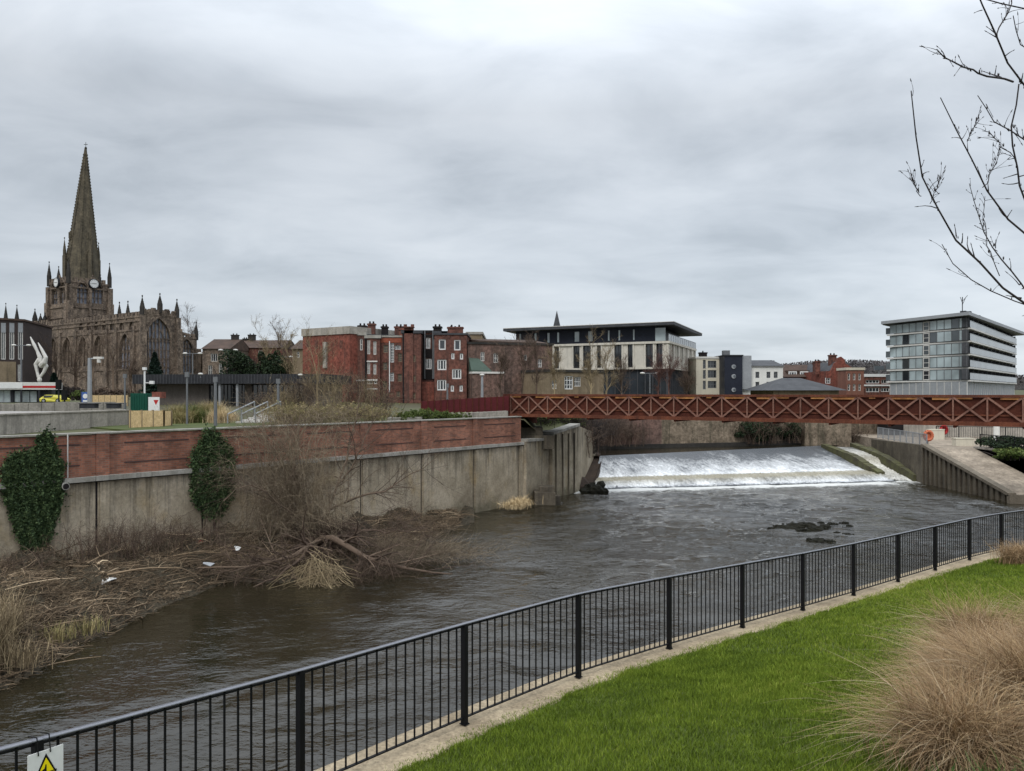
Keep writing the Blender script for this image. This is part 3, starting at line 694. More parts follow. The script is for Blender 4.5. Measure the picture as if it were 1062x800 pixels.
# figure slipping into water
splate([(cxs-.028, -.118), (cxs-.010, -.108), (cxs-.004, -.085), (cxs+.001, -.088), (cxs+.001, -.115), (cxs+.004, -.175), (cxs-.003, -.175), (cxs-.008, -.125), (cxs-.027, -.126)], 0.0115, 0.013, 'black_ink', 'pictogram')
for k in range(3): splate([(cxs+.008, -.135-.022*k), (cxs+.06+.012*k, -.135-.022*k), (cxs+.06+.012*k, -.142-.022*k), (cxs+.008, -.142-.022*k)], 0.0115, 0.013, 'black_ink', 'pictogram')
splate([(0.03, -SH+.03), (SW-.03, -SH+.03), (SW-.03, -0.25), (0.03, -0.25)], 0.006, 0.009, 'sign_yellow', 'text_panel')
for x in (SW*0.28, SW*0.62):
    mb = MB(); p0 = V(S3(x, -0.02, 0.012)); p1 = V(S3(x-0.004, 0.09, 0.0)); p2 = V(S3(x-0.01, 0.075, -0.1))
    mb.cyl(p0, p1, .0035, n=6); mb.cyl(p1, p2, .0035, n=6); mb.build('cable_tie', 'black_ink', sg)
# ------------------------------------------------------------------ the left quay wall: concrete face in bays, projecting cap, brick parapet
def qd(px): return 1/(0.03922-3.31e-5*px)
def q0(px): return xz(px, qd(px))
QA, QB = q0(-330), q0(548)
QL = np.linalg.norm(QB-QA); qt = (QB-QA)/QL; qn = V([-qt[1], qt[0]])       # qn points away from the river
def QT(x, y, z): return (QA[0]+qt[0]*x+qn[0]*y, QA[1]+qt[1]*x+qn[1]*y, z)
def qx(px):                                                               # distance along the wall seen at column px
    k = (px-CX)/F; return float((k*QA[1]-QA[0])/(qt[0]-k*qt[1]))
ZC = CZ-3.02; ZP = CZ-1.50
qw = empty('quay_wall', QT(0, 0, -0.5), 'long stained concrete river wall with brick parapet on top', 'wall')
j0 = qx(437); BAY = 4.05
joints = [j0+BAY*k for k in range(-14, 10) if 0.3 < j0+BAY*k < QL-0.3]
mb = MB(); edges = [0]+joints+[QL]
for a, b in zip(edges[:-1], edges[1:]):
    j = random.uniform(-.015, .015)
    mb.box(a+.04, b-.04, 0+j, .9, -.6, ZC-.22, QT)
mb.box(0, QL, .12, .88, -.6, ZC-.23, QT)
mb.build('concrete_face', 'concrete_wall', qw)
mb = MB()
for a in joints:
    mb.box(a+.10, a+.42, -.07, .5, -.55, ZC-.225, QT)
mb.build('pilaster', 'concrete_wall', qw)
mb = MB()
for a in joints: mb.box(a-.05, a+.05, .03, .2, -.5, ZC-.24, QT)
mb.build('joint', 'near_black', qw)
mb = MB(); a = 0
while a < QL:
    b = min(a+BAY/2, QL); mb.box(a+.008, b-.008, -.16+random.uniform(-.01, .01), .62, ZC-.17, ZC+random.uniform(-.01, .01), QT); a = b
mb.build('coping', 'concrete_cap', qw)
def parapet_bay(a, b):
    mb = MB()
    mb.box(a, a+.45, .0, .42, ZC, ZP, QT); mb.box(a+.45, b, .06, .36, ZC, ZP-.03, QT)
    mb.build('brick_parapet', 'brick_parapet', qw)
    mb = MB(); mb.box(a+1.0, b-.55, .045, .1, ZP-.39, ZP-.34, QT); mb.box(a+1.0, b-.55, .045, .1, ZC+.39, ZC+.44, QT)
    mb.build('slot_shade_strip', 'slot_dark', qw)  # dark strips on the brick face; their colour paints the slots' shade
pb = [j0+BAY*k for k in range(-14, 10) if -BAY < j0+BAY*k < QL-1]
bE = qx(541)
for k, a in enumerate(pb):
    parapet_bay(max(a, 0), min(pb[k+1], bE) if k+1 < len(pb) else bE)
mb = MB(); mb.box(0, bE, -.02, .44, ZP, ZP+.05, QT); mb.build('brick_coping', 'concrete_cap', qw)
# drain outlet and pale conduit near the first ivy
mb = MB(); x = qx(65); c = V(QT(x, -.02, on(65, 505, 0)[2])); zz_ = CZ-(504-HOR)/F*qd(65)
mb.cyl(QT(x, .1, zz_), QT(x, -.28, zz_), .13, n=14); mb.build('drain_pipe', 'concrete_cap', qw)
mb = MB(); mb.cyl(QT(x, -.285, zz_), QT(x, -.29, zz_), .10, n=14); mb.build('drain_mouth', 'near_black', qw)
mb = MB(); x = qx(70); mb.bar(QT(x, -.02, ZC+.02), QT(x, -.02, ZP+.02), .03); mb.build('conduit', 'white_trim', qw)
# the end of the wall: a stepped lower piece, then sheet piled corner
mb = MB(); e0 = xz(546, 46.8); e1 = xz(571, 50.3); e2 = xz(600, 52.9); e3 = xz(618, 62.0)
mb = MB(); th = V([-.9, .6])
def wallseg(mb, a, b, z0, z1, th=.9, mi=0):
    t = (b-a)/np.linalg.norm(b-a); n = V([-t[1], t[0]])*th
    mb.prism([tuple(a), tuple(b), tuple(b+n), tuple(a+n)], -.6, [z0, z1, z1, z0], mi)
wallseg(mb, e0, e1, CZ-3.0, CZ-3.12); wallseg(mb, xz(573, 50.0), e2, CZ-2.75, CZ-2.3)
wallseg(mb, xz(600, 52.95), e3, CZ-2.3, CZ-3.3)
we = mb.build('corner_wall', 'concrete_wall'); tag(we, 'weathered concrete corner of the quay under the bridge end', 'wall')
mb = MB()
for (a, b, z0, z1) in ((e0, e1, CZ-3.0, CZ-3.12), (xz(573, 50.0), e2, CZ-2.75, CZ-2.3)):
    t = (b-a)/np.linalg.norm(b-a); n = V([-t[1], t[0]]); a2 = a-n*.12
    b2 = b-n*.12; mb.prism([tuple(a2), tuple(b2), tuple(b2+n*.8), tuple(a2+n*.8)], [z0, z1, z1, z0], [z0+.16, z1+.16, z1+.16, z0+.16])
mb.build('corner_coping', 'concrete_cap', we)
mb = MB()
for px in (577, 584, 590, 596):
    d = np.interp(px, [573, 600], [50.0, 52.9]); p = xz(px, d)-V([0.03, .14]); mb.box(p[0]-.045, p[0]+.045, p[1]-.05, p[1]+.07, -.5, CZ-2.75)
mb.build('timber_fender', 'pile_concrete', we)
p = on(570, 524, 0.0); mb = MB(); mb.box(p[0]-.9, p[0]+.35, p[1], p[1]+1.4, -.5, .75); mb.box(p[0]-.6, p[0]+.3, p[1]+.25, p[1]+1.4, .75, 1.05)
mb.box(p[0]+.35, p[0]+.7, p[1]+.6, p[1]+1.4, -.5, .45)
tag(mb.build('stone_footing', 'pile_concrete'), 'square stone footing at the waterline of the quay corner', 'footing')

# ------------------------------------------------------------------ ground behind the wall and beyond the river
bd = [(-260, -230), tuple(V(QT(-30, .5, 0))[:2]), tuple(V(QT(0, .3, 0))[:2]), tuple(V(QT(QL-.1, .3, 0))[:2]), (e1[0]-.2, e1[1]+.5), (e2[0]-.6, e2[1]+.3), (5.0, 60), (5.2, 67.2), (20, 71.5), (36, 77.5), (62, 85), (120, 95), (420, 110)]
zb0 = [5.1, 5.1, 5.1, 5.1, 3.6, 4.0, 3.4, 5.6, 5.8, 5.9, 6, 6, 6]
offs = [0, 4, 9, 16, 30, 80, 160, 420, 3000]
zof = [None, 5.15, 5.2, 5.3, 5.45, 6.0, 6.9, 9.0, 24]
rows = []
for o_, z_ in zip(offs, zof):
    rows.append([(x-(o_*0.25 if x < 5 else 0), y+o_, (b0 if z_ is None else max(z_, b0 if o_ < 17 else 0))) for (x, y), b0 in zip(bd, zb0)])
v = V(rows).reshape(-1, 3)
tag(npmesh('ground', v, gridq(len(bd), len(offs)), 'ground_far'), 'terrace and town ground behind the quay', kind='structure')
# planted strip of grass right behind the parapet
mb = MB(); mb.box(qx(176), QL-4, .5, 8.5, 4.6, 5.235, QT); tag(mb.build('grass_strip', 'grass_far'), 'strip of rough grass behind the brick parapet', kind='structure')

# pale retaining wall and the paved plaza it carries
rw0, rw1 = xz(-150, 24.0), xz(134, 37.2)
rt = (rw1-rw0)/np.linalg.norm(rw1-rw0); rn = V([-rt[1], rt[0]])
mb = MB(); L_ = np.linalg.norm(rw1-rw0); RT = lambda x, y, z: (rw0[0]+rt[0]*x+rn[0]*y, rw0[1]+rt[1]*x+rn[1]*y, z)
n_ = 8
for k in range(n_): mb.box(L_*k/n_+.006, L_*(k+1)/n_-.006, 0, .4, 4.8, CZ-.89, RT)
pw = mb.build('retaining_wall', 'concrete_pale'); tag(pw, 'low pale concrete retaining wall with streaky stains behind the brick parapet', 'wall')
mb = MB(); mb.box(0, L_+.03, -.05, .45, CZ-.89, CZ-.83, RT); mb.build('coping', 'concrete_pale', pw)
mb = MB(); mb.box(0, L_-.5, .46, 30, 5.2, CZ-.92, RT); tag(mb.build('pavement', 'paving'), 'paved plaza behind the pale retaining wall', kind='structure')
mb = MB(); a = xz(-60, 40); b = xz(131, 47)
for k in range(14):
    p = a+(b-a)*k/14; q = a+(b-a)*(k+.97)/14; h = CZ-.60+random.uniform(-.04, .04)
    mb.prism([tuple(p), tuple(q), (q[0]-.2, q[1]+.5), (p[0]-.2, p[1]+.5)], 5.6, h)
lw = tag(mb.build('stone_wall', 'concrete_pale'), 'low rubble stone wall across the plaza', 'wall')
def planter(px, d, wd, k):
    p = at(px, 425, d); mb = MB(); z0 = CZ-.86
    mb.prism([(p[0]-wd/2, p[1]), (p[0]+wd/2, p[1]), (p[0]+wd/2-.08, p[1]+.6), (p[0]-wd/2+.08, p[1]+.6)], z0, z0+.24)
    o = mb.build('planter', 'charcoal'); tag(o, k, 'planter', 'dark planters on the plaza')
    mb = MB(); mb.box(p[0]-wd/2-.04, p[0]+wd/2+.04, p[1]-.04, p[1]+.64, z0+.24, z0+.27); mb.build('rim', 'slate', o)
for px, wd, l in ((90, .8, 'wider dark box planter in front of the lamp with the blue sign'), (116, .6, 'small dark box planter on the plaza right of the tall grey lamp')):
    planter(px, 41.5, wd, l)
# boarded hoarding
def hoarding(pxa, pxb, da, db, yt, yb, name, label, mat='osb', nb=4):
    a, b = at(pxa, yt, da), at(pxb, yt, db); za = CZ-(yb-HOR)/F*da; e = empty(name, (a[0], a[1], za), label, 'hoarding')
    for k in range(nb):
        p = a+(b-a)*k/nb; q = a+(b-a)*(k+1)/nb; t = (q-p)/np.linalg.norm(q-p); mb = MB()
        mb.prism([tuple(p[:2]+t[:2]*.004), tuple(q[:2]-t[:2]*.004), tuple(q[:2]+V([0, .03])), tuple(p[:2]+V([0, .03]))], za, [p[2], q[2], q[2], p[2]])
        mb.build('board', mat, e)
    mb = MB()
    for k in range(nb+1):
        p = a+(b-a)*k/nb; mb.box(p[0]-.04, p[0]+.04, p[1]+.035, p[1]+.11, za, p[2]+.03)
    mb.build('post', 'brick_tan', e); return e
hoarding(134, 169, 34.0, 35.5, 426, 448, 'board_hoarding', 'bare chipboard hoarding at the end of the pale retaining wall', nb=3)
hoarding(169, 177, 35.5, 36.6, 426.5, 446, 'board_hoarding', 'narrow end leaf of chipboard hoarding facing the grass', nb=1)
hoarding(95, 132, 52, 54, 410, 422, 'board_hoarding', 'tan timber hoarding behind the tall grey lamp', nb=6)

# steps with three steel handrails
st = empty('steps', on(256, 442, 5.12), 'pale concrete steps with steel handrails behind the parapet', 'steps')
a = xz(238, 39); b = xz(270, 39.6); N_ = 7; mb = MB()
for k in range(N_):
    y = .36*k; sh = .18*k
    mb.prism([(a[0]+sh, a[1]+y), (b[0]+sh*.4, b[1]+y), (b[0]+sh*.4, b[1]+y+.4), (a[0]+sh, a[1]+y+.4)], 5.0, 5.14+.085*(k+1))
mb.build('treads', 'white_trim', st)
for fx in (0.05, .5, .95):
    mb = MB(); p = a+(b-a)*fx
    A0 = (p[0]-.1, p[1]-.2, 5.1); A1 = (p[0]-.1, p[1]-.2, 5.7); B1 = (p[0]+.55, p[1]+1.9, 6.3); B0 = (p[0]+.55, p[1]+1.9, 5.5)
    mb.cyl(A0, A1, .035, n=6); mb.cyl(A1, B1, .035, n=6); mb.cyl(B1, B0, .035, n=6)
    M_ = ((A1[0]+B1[0])/2, (A1[1]+B1[1])/2); mb.cyl((M_[0], M_[1], 5.3), (M_[0], M_[1], (A1[2]+B1[2])/2), .03, n=6)
    mb.build('handrail', 'galv', st)

# dark red fence and pale plinth leading to the bridge
a = at(437, 416.5, 46.5); b = at(528, 411, 49.2)
e = empty('red_fence', (a[0], a[1], 5.4), 'solid dark red fence running up to the footbridge', 'fence')
nb = 14
for k in range(nb):
    p = a+(b-a)*k/nb; q = a+(b-a)*(k+1)/nb; t = (q-p)/np.linalg.norm(q-p); mb = MB()
    mb.prism([tuple(p[:2]+t[:2]*.02), tuple(q[:2]-t[:2]*.02), tuple(q[:2]+V([-.02, .05])), tuple(p[:2]+V([-.02, .05]))], [CZ-1.28, CZ-1.2, CZ-1.2, CZ-1.28], [p[2], q[2], q[2], p[2]])
    mb.build('panel', 'red_fence', e)
    mb = MB(); mb.box(p[0]-.03, p[0]+.03, p[1]-.05, p[1]-.005, CZ-1.25, p[2]+.04); mb.build('post', 'rust_dark', e)
mb = MB(); c0, c1 = at(455, 430, 45.5), at(527, 424, 48.2)
mb.prism([tuple(c0[:2]), tuple(c1[:2]), (c1[0]-.2, c1[1]+.35), (c0[0]-.2, c0[1]+.35)], 4.9, [CZ-1.3, CZ-1.16, CZ-1.16, CZ-1.3])
tag(mb.build('plinth_wall', 'concrete_pale'), 'pale concrete plinth under the dark red fence', 'wall')
mb = MB(); c0, c1 = at(401, 435, 41), at(437, 434, 43); mb.prism([tuple(c0[:2]), tuple(c1[:2]), (c1[0], c1[1]+2.2), (c0[0]-.2, c0[1]+2.2)], 4.9, 5.42)
tag(mb.build('concrete_ledge', 'concrete_pale'), 'flat pale concrete ledge behind the parapet, beside the clipped shrubs', 'ledge')
# darker land at the foot of the bridge
mb = MB(); a = xz(548, 50); mb.box(a[0]-2, a[0]+2.2, 51, 54, 3, 4.2); tag(mb.build('abutment', 'dark_stone'), 'dark stone abutment under the left end of the bridge', 'abutment')

# ------------------------------------------------------------------ the footbridge
BO = V([.48, 49.0]); bb = V([1.152, -.737]); BL = np.linalg.norm(bb); bt = bb/BL; bn = V([-bt[1], bt[0]])
ZB, ZT = CZ-1.56, CZ-.13
def BT(x, y, z): return (BO[0]+bt[0]*x+bn[0]*y, BO[1]+bt[1]*x+bn[1]*y, z)
br = empty('footbridge', BT(0, 0, ZB), 'rust coloured steel footbridge with crossed truss sides over the river', 'bridge')
k0, k1 = -.5, 24.5
for y, nm in ((0, 'truss'), (3.2, 'truss')):
    mb = MB()
    mb.box(k0*BL, k1*BL, y-.07, y+.07, ZT-.10, ZT, BT); mb.box(k0*BL, k1*BL, y-.08, y+.08, ZB, ZB+.20, BT)
    mb.box(k0*BL, k1*BL, y+.035, y+.075, ZB+.46, ZB+.53, BT)
    tr = mb.build(nm, 'rust', br)
    mb = MB(); md = MB()
    for k in range(int(k1-k0)+1):
        x0 = (k0+k)*BL; x1 = x0+BL; za, zb = ZB+.19, ZT-.1
        mb.bar(BT(x0, y+.01, za), BT(x0, y+.01, zb), .07, .08, up=(bn[0], bn[1], 0))
        if k < int(k1-k0):
            md.bar(BT(x0, y-.02, za), BT(x1, y-.02, zb), .085, .03, up=(-bn[0], -bn[1], 0))
            md.bar(BT(x0, y-.045, zb), BT(x1, y-.045, za), .085, .03, up=(-bn[0], -bn[1], 0))
    mb.build('upright', 'rust_light', tr); md.build('cross_brace', 'rust_light', tr)
    mb = MB(); mb.box(k0*BL, k1*BL, y+.09, y+.11, ZB+.2, ZT-.12, BT) if y == 0 else mb.box(k0*BL, k1*BL, y-.11, y-.09, ZB+.2, ZT-.12, BT)
    mb.build('infill_panel', 'rust_dark', tr)
    mb = MB()
    for k in range(int(k1-k0)):
        x0 = (k0+k+.07)*BL
        if y == 0: mb.box(x0+BL*.3*(k % 2), x0+BL*(.5+.36*((k*7) % 3 > 0)), y-.01, y+.06, ZT-.19-.02*(k % 3), ZT-.115, BT)
    if y == 0: mb.build('handrail', 'rust_orange', tr)
mb = MB(); mb.box(k0*BL, k1*BL, .12, 3.08, ZB+.02, ZB+.2, BT); mb.build('deck', 'rust_dark', br)
mb = MB()
for k in range(0, 25, 2): mb.box((k0+k)*BL, (k0+k)*BL+.12, -.02, 3.2, ZB-.10, ZB-.003, BT)
mb.build('cross_beam', 'rust_dark', br)
mb = MB(); mb.box(k0*BL-.5, k0*BL, -.1, 3.3, ZB-.5, ZT+.02, BT); mb.build('end_panel', 'rust_dark', br)

def MB_ab():
    mb = MB(); a = xz(552, 56); mb.prism([(a[0]-3, a[1]), (a[0]+3.4, a[1]), (a[0]+3.2, a[1]+8), (a[0]-3, a[1]+8)], 3.0, [4.9, 4.5, 4.3, 4.9]); return mb.build('rubble_mound', 'dark_stone')
# ------------------------------------------------------------------ far bank wall, slipway, path
fw = [(5.2, 67.0), (13.5, 69.6), (20.8, 71.7), (28.5, 74.5), (37.0, 77.8)]
pb_ = at(553, 441, 49.6); mb = MB(); mb.box(pb_[0]-1.2, pb_[0]+.6, 49.2, 51.5, 3.2, CZ-2.25); mb.box(pb_[0]-.9, pb_[0]+1.3, 49.0, 51.0, 3.2, CZ-2.75); tag(mb.build('concrete_slabs', 'pile_concrete'), 'stacked concrete slabs just beyond the end of the brick parapet', 'abutment')
tag(MB_ab(), 'low dark undercroft of stones between the quay corner and the bridge end', 'wall')
e = empty('far_river_wall', (5.2, 67, 1.3), 'old stone and brick river wall seen under the bridge', 'wall')
for k, (mt_, zt_) in enumerate((('brick_old', 5.9), ('river_stone', 5.6), ('river_stone', 5.8), ('river_stone', 5.5))):
    a, b = V(fw[k]), V(fw[k+1]); mb = MB(); wallseg(mb, a, b, zt_, zt_, .8); mb.build('wall_length', mt_, e)
    t = (b-a)/np.linalg.norm(b-a); n = V([-t[1], t[0]]); mb = MB()
    mb.prism([tuple(a-n*.25), tuple(b-n*.25), tuple(b), tuple(a)], 1.2, 2.15); mb.build('wall_footing', 'dark_stone', e)
mb = MB(); a = at(690, 420, 71); mb.box(a[0]-.6, a[0]+.7, a[1]-.45, a[1]+.3, 2.6, 5.6); mb.build('buttress', 'brick_brown', e)
mb = MB(); a = at(868, 420, 73.5); mb.box(a[0]-3.2, a[0]+1.2, a[1]-.4, a[1]+3, 1.3, 5.2); mb.build('buttress', 'river_stone', e)
# path and banks on the right
mb = MB()
mb.prism([(34.45, 42), (95, 42), (95, 100), (33.8, 100), (33.0, 70), (31.9, 60.2), (31.0, 57.4), (34.45, 57.4)], 1.0, 2.62)
tag(mb.build('path', 'ramp_concrete'), 'pale riverside path at the head of the slipway', kind='structure')
mb = MB(); mb.prism([(30.95, 57.4), (30.95, 47.6), (34.5, 47.6), (34.5, 57.4)], -.5, [2.62, .3, .3, 2.62]); 
tag(mb.build('slipway', 'ramp_concrete'), 'sloping concrete slipway running down into the river', kind='structure')
pl = empty('sheet_pile_wall', (30.9, 47.6, -.5), 'dark ribbed pile wall holding up the slipway', 'wall')
mb = MB(); y = 47.65; k = 0
while y < 57.3:
    z = .38+(y-47.6)/9.8*2.35
    mb.box(30.62 if k % 2 else 30.74, 30.93, y, y+.26, -.5, z); y += .3; k += 1
mb.build('pile', 'pile_concrete', pl)
mb = MB(); mb.prism([(30.5, 57.5), (30.5, 47.4), (30.98, 47.4), (30.98, 57.5)], [2.76, .40, .40, 2.76], [2.96, .60, .60, 2.96])
mb.box(30.5, 32.0, 47.25, 47.55, -.3, .5); mb.build('capping', 'pile_cap', pl)
mb = MB(); mb.prism([(30.6, 57.5), (31.05, 57.5), (33.1, 70), (32.6, 70)], -.5, [2.85, 2.85, 2.55, 2.55])
tag(mb.build('path_wall', 'pile_concrete'), 'dark concrete wall edging the path behind the mossy ground', 'wall')
mb = MB(); mb.prism([(31.2, 58.6), (31.0, 57.8), (32.9, 69.8), (31.6, 70)], -.3, [.5, .6, 1.9, 1.8]); tag(mb.build('mossy_bank', 'moss_stone'), 'mossy green ground beside the chute', kind='structure')
mb = MB(); mb.prism([(34.45, 57.6), (34.45, 40), (34.8, 40), (34.8, 57.6)], -.5, [2.75]*4)
tag(mb.build('slipway_wall', 'concrete_pale'), 'smooth pale retaining wall on the right side of the slipway', 'wall')
def railing(a, b, h, n, label, mat='galv', zb=2.62, group=None, name='path_railing'):
    a, b = V(a), V(b); e = empty(name, (a[0], a[1], zb), label, 'railing', group); L_ = np.linalg.norm(b-a)
    mb = MB()
    for k in range(n+1):
        p = a+(b-a)*k/n; mb.box(p[0]-.03, p[0]+.03, p[1]-.03, p[1]+.03, zb, zb+h)
    mb.build('post', mat, e); mb = MB(); mb.bar((*a, zb+h), (*b, zb+h), .05); mb.bar((*a, zb+h*.12), (*b, zb+h*.12), .03)
    m_ = n*10
    for k in range(m_): p = a+(b-a)*k/m_; mb.bar((*p, zb+h*.12), (*p, zb+h), .018)
    mb.build('bar_panel', mat, e)
railing((31.3, 58.2), (33.2, 70), 1.0, 8, 'pale grey railing on the edge of the riverside path')
railing((34.9, 57.5), (35.0, 42), 1.05, 8, 'dark railing above the slipway retaining wall', 'black_metal')
railing((38.5, 70), (48.5, 66), 1.1, 6, 'dark railing across the back of the path near the pale blocks', 'black_metal')
mb = MB(); mb.box(37, 80, 72.5, 72.9, 2.5, 3.9); tag(mb.build('background_wall', 'concrete_pale'), 'long pale wall behind the path, right of the river', 'wall')
mb = MB(); mb.box(36.5, 80, 75, 77, 2.5, 6.0); tag(mb.build('undercroft', 'near_black'), 'dark undercroft behind the pale wall, right side', 'wall')
def blk(px, py, d, wd, h, label):
    p = at(px, py, d); mb = MB(); mb.prism([(p[0]-wd/2, p[1]), (p[0]+wd/2, p[1]), (p[0]+wd/2, p[1]+.6), (p[0]-wd/2, p[1]+.6)], 2.6, 2.62+h)
    mb.box(p[0]-wd/2-.03, p[0]+wd/2+.03, p[1]-.03, p[1]+.63, 2.62+h, 2.68+h); tag(mb.build('concrete_barrier', 'render_cream'), label, 'barrier', 'pale blocks on the path')
blk(972, 455, 68, 1.3, .85, 'pale concrete block on the path behind the orange lifebuoy')
blk(1001, 460, 60, 1.4, .55, 'low pale concrete block on the path at the head of the slipway')
def buoy(px, py, d, mat, label):
    p = at(px, py, d); e = empty('lifebuoy_stand', (p[0], p[1], 2.62), label, 'lifebuoy stand', 'lifebuoy stands by the slipway')
    mb = MB(); mb.box(p[0]-.04, p[0]+.04, p[1]+.03, p[1]+.1, 2.62, p[2]+.1); mb.build('post', 'pole_grey', e)
    mb = MB(); n = 14
    for k in range(n):
        g0, g1 = 2*math.pi*k/n, 2*math.pi*(k+1)/n
        mb.cyl((p[0]+.3*math.cos(g0), p[1]-.05, p[2]+.34*math.sin(g0)), (p[0]+.3*math.cos(g1), p[1]-.05, p[2]+.34*math.sin(g1)), .12, n=6)
    mb.build('ring', mat, e)
    mb = MB(); mb.box(p[0]-.3, p[0]+.3, p[1]+.0, p[1]+.03, p[2]-.3, p[2]+.3); mb.build('back_board', mat, e)
buoy(962.5, 452, 59, 'orange_paint', 'orange lifebuoy on a post at the top of the slipway')
buoy(978.5, 446, 70, 'red_paint', 'red lifebuoy on a post farther back on the path')
mb = MB(); p = at(1033.5, 455, 62); mb.cyl((p[0], p[1], 2.6), (p[0], p[1], 5.3), .22, n=14); mb.box(p[0]-.35, p[0]+.35, p[1]-.35, p[1]+.35, 5.1, 5.4)
tag(mb.build('bridge_pier', 'render_white'), 'round white pier under the right part of the bridge', 'pier')

# ------------------------------------------------------------------ rocks standing in the river
rk = sorted([(800, 549, .35), (806, 546, .25), (815, 548, .6), (826, 546, .7), (836, 545, .65), (845, 549, .6), (856, 547, .55), (862, 544, .35), (851, 543, .3), (876, 543, .3), (881, 546, .25), (848, 561, .55), (860, 562, .3), (868, 553, .22), (879, 555, .3), (832, 550, .45), (820, 545, .4)])
for i, (px, py, r_) in enumerate(rk):
    r_ *= .85; p = on(px, py, 0.0); mb = MB(); mb.blob((p[0], p[1], -.02), (r_*.8, r_*.7, .06+r_*.20), seed=i, n=11, mm=7, jag=.28)
    for k in range(3): mb.blob((p[0]+random.uniform(-1, 1)*r_, p[1]+random.uniform(-.9, .9)*r_, -.02), (r_*.3, r_*.3, .05+r_*.15), seed=i*7+k, n=7, mm=4, jag=.3)
    tag(mb.build('river_rock', 'wet_rock'), nth(i, len(rk), 'dark wet rock of the mid river cluster'), 'rock', 'dark rocks in mid river')
# ------------------------------------------------------------------ facades: measured walls with real openings
class Facade:
    def __init__(s, p0, p1, z0, z1):
        s.p0, s.p1, s.z0, s.z1 = V(p0)*1., V(p1)*1., z0, z1
        s.L = np.linalg.norm(s.p1-s.p0); s.t = (s.p1-s.p0)/s.L; s.n = V([-s.t[1], s.t[0]])   # n points into the building
    def T(s, x, y, z): return (s.p0[0]+s.t[0]*x+s.n[0]*y, s.p0[1]+s.t[1]*x+s.n[1]*y, z)
    def u(s, px):
        k = (px-CX)/F; return float((k*s.p0[1]-s.p0[0])/(s.t[0]-k*s.t[1]))
    def z(s, px, py):
        x = s.u(px); d = s.p0[1]+s.t[1]*x; return CZ-(py-HOR)/F*d
    def rect(s, x0, y0, x1, y1):
        """photo rectangle -> (u0,u1,z0,z1) on the wall"""
        xm = (x0+x1)/2; return [s.u(x0), s.u(x1), s.z(xm, y1), s.z(xm, y0)]
    def wall(s, mb, holes, rec=.18, mi=0, arch=()):
        H = []
        for h in holes:
            u0, u1, a, b = h[:4]; u0 = max(u0, .02); u1 = min(u1, s.L-.02); a = max(a, s.z0+.02); b = min(b, s.z1-.02)
            if u1-u0 > .03 and b-a > .03: H.append((u0, u1, a, b, len(h) > 4 and h[4]))
        us = sorted({0, s.L}|{h[0] for h in H}|{h[1] for h in H}); zs = sorted({s.z0, s.z1}|{h[2] for h in H}|{h[3] for h in H})
        for i in range(len(us)-1):
            for j in range(len(zs)-1):
                um, zm = (us[i]+us[i+1])/2, (zs[j]+zs[j+1])/2
                if us[i+1]-us[i] < 1e-6 or zs[j+1]-zs[j] < 1e-6: continue
                if any(h[0] < um < h[1] and h[2] < zm < h[3] for h in H): continue
                mb.poly([s.T(us[i], 0, zs[j]), s.T(us[i+1], 0, zs[j]), s.T(us[i+1], 0, zs[j+1]), s.T(us[i], 0, zs[j+1])], mi)
        for u0, u1, a, b, ar in H:
            c = [(u0, a), (u1, a), (u1, b), (u0, b)]
            for (p, q) in zip(c, c[1:]+c[:1]):
                mb.poly([s.T(p[0], 0, p[1]), s.T(p[0], rec, p[1]), s.T(q[0], rec, q[1]), s.T(q[0], 0, q[1])], mi)
            if ar:
                w = u1-u0; sp = b-w*.85; N = 7
                for sd in (0, 1):
                    cen = u1 if sd == 0 else u0; r = w
                    arc = []
                    for k in range(N+1):
                        g = (math.pi/3)*k/N; x = cen-math.cos(g)*r if sd == 0 else cen+math.cos(g)*r
                        arc.append((x, sp+math.sin(g)*r/(.866*w)*(b-sp)))
                    cor = (u0, b) if sd == 0 else (u1, b)
                    for k in range(N):
                        tri = [cor, arc[k], arc[k+1]] if sd == 1 else [cor, arc[k+1], arc[k]]
                        mb.poly([s.T(x, 0, z) for x, z in tri], mi)
                        mb.poly([s.T(*(arc[k][0], 0, arc[k][1])), s.T(*(arc[k+1][0], 0, arc[k+1][1])), s.T(arc[k+1][0], rec, arc[k+1][1]), s.T(arc[k][0], rec, arc[k][1])], mi)
    def window(s, r, par, nx=1, ny=1, fm='white_trim', gm='glass_dark', fw=.09, rec=.18, name='window', sill=None, proud=False):
        u0, u1, a, b = r[:4]; y0, y1 = (rec-.09, rec-.02) if not proud else (-.05, .01)
        yg = rec-.03 if not proud else -.02
        mb = MB()
        mb.box(u0, u0+fw, y0, y1, a, b, s.T); mb.box(u1-fw, u1, y0, y1, a, b, s.T)
        mb.box(u0+fw, u1-fw, y0, y1, a, a+fw, s.T); mb.box(u0+fw, u1-fw, y0, y1, b-fw, b, s.T)
        for k in range(1, nx): x = u0+(u1-u0)*k/nx; mb.box(x-fw*.35, x+fw*.35, y0+.01, y1, a+fw, b-fw, s.T)
        for k in range(1, ny): z = a+(b-a)*k/ny; mb.box(u0+fw, u1-fw, y0+.015, y1, z-fw*.3, z+fw*.3, s.T)
        if sill: mb.box(u0-.08, u1+.08, -.08, .1, a-.12, a-.005, s.T)
        f = mb.build(name, fm, par)
        mb = MB(); mb.poly([s.T(u0+.01, yg, a+.01), s.T(u1-.01, yg, a+.01), s.T(u1-.01, yg, b-.01), s.T(u0+.01, yg, b-.01)])
        mb.build('pane', gm, f); return f

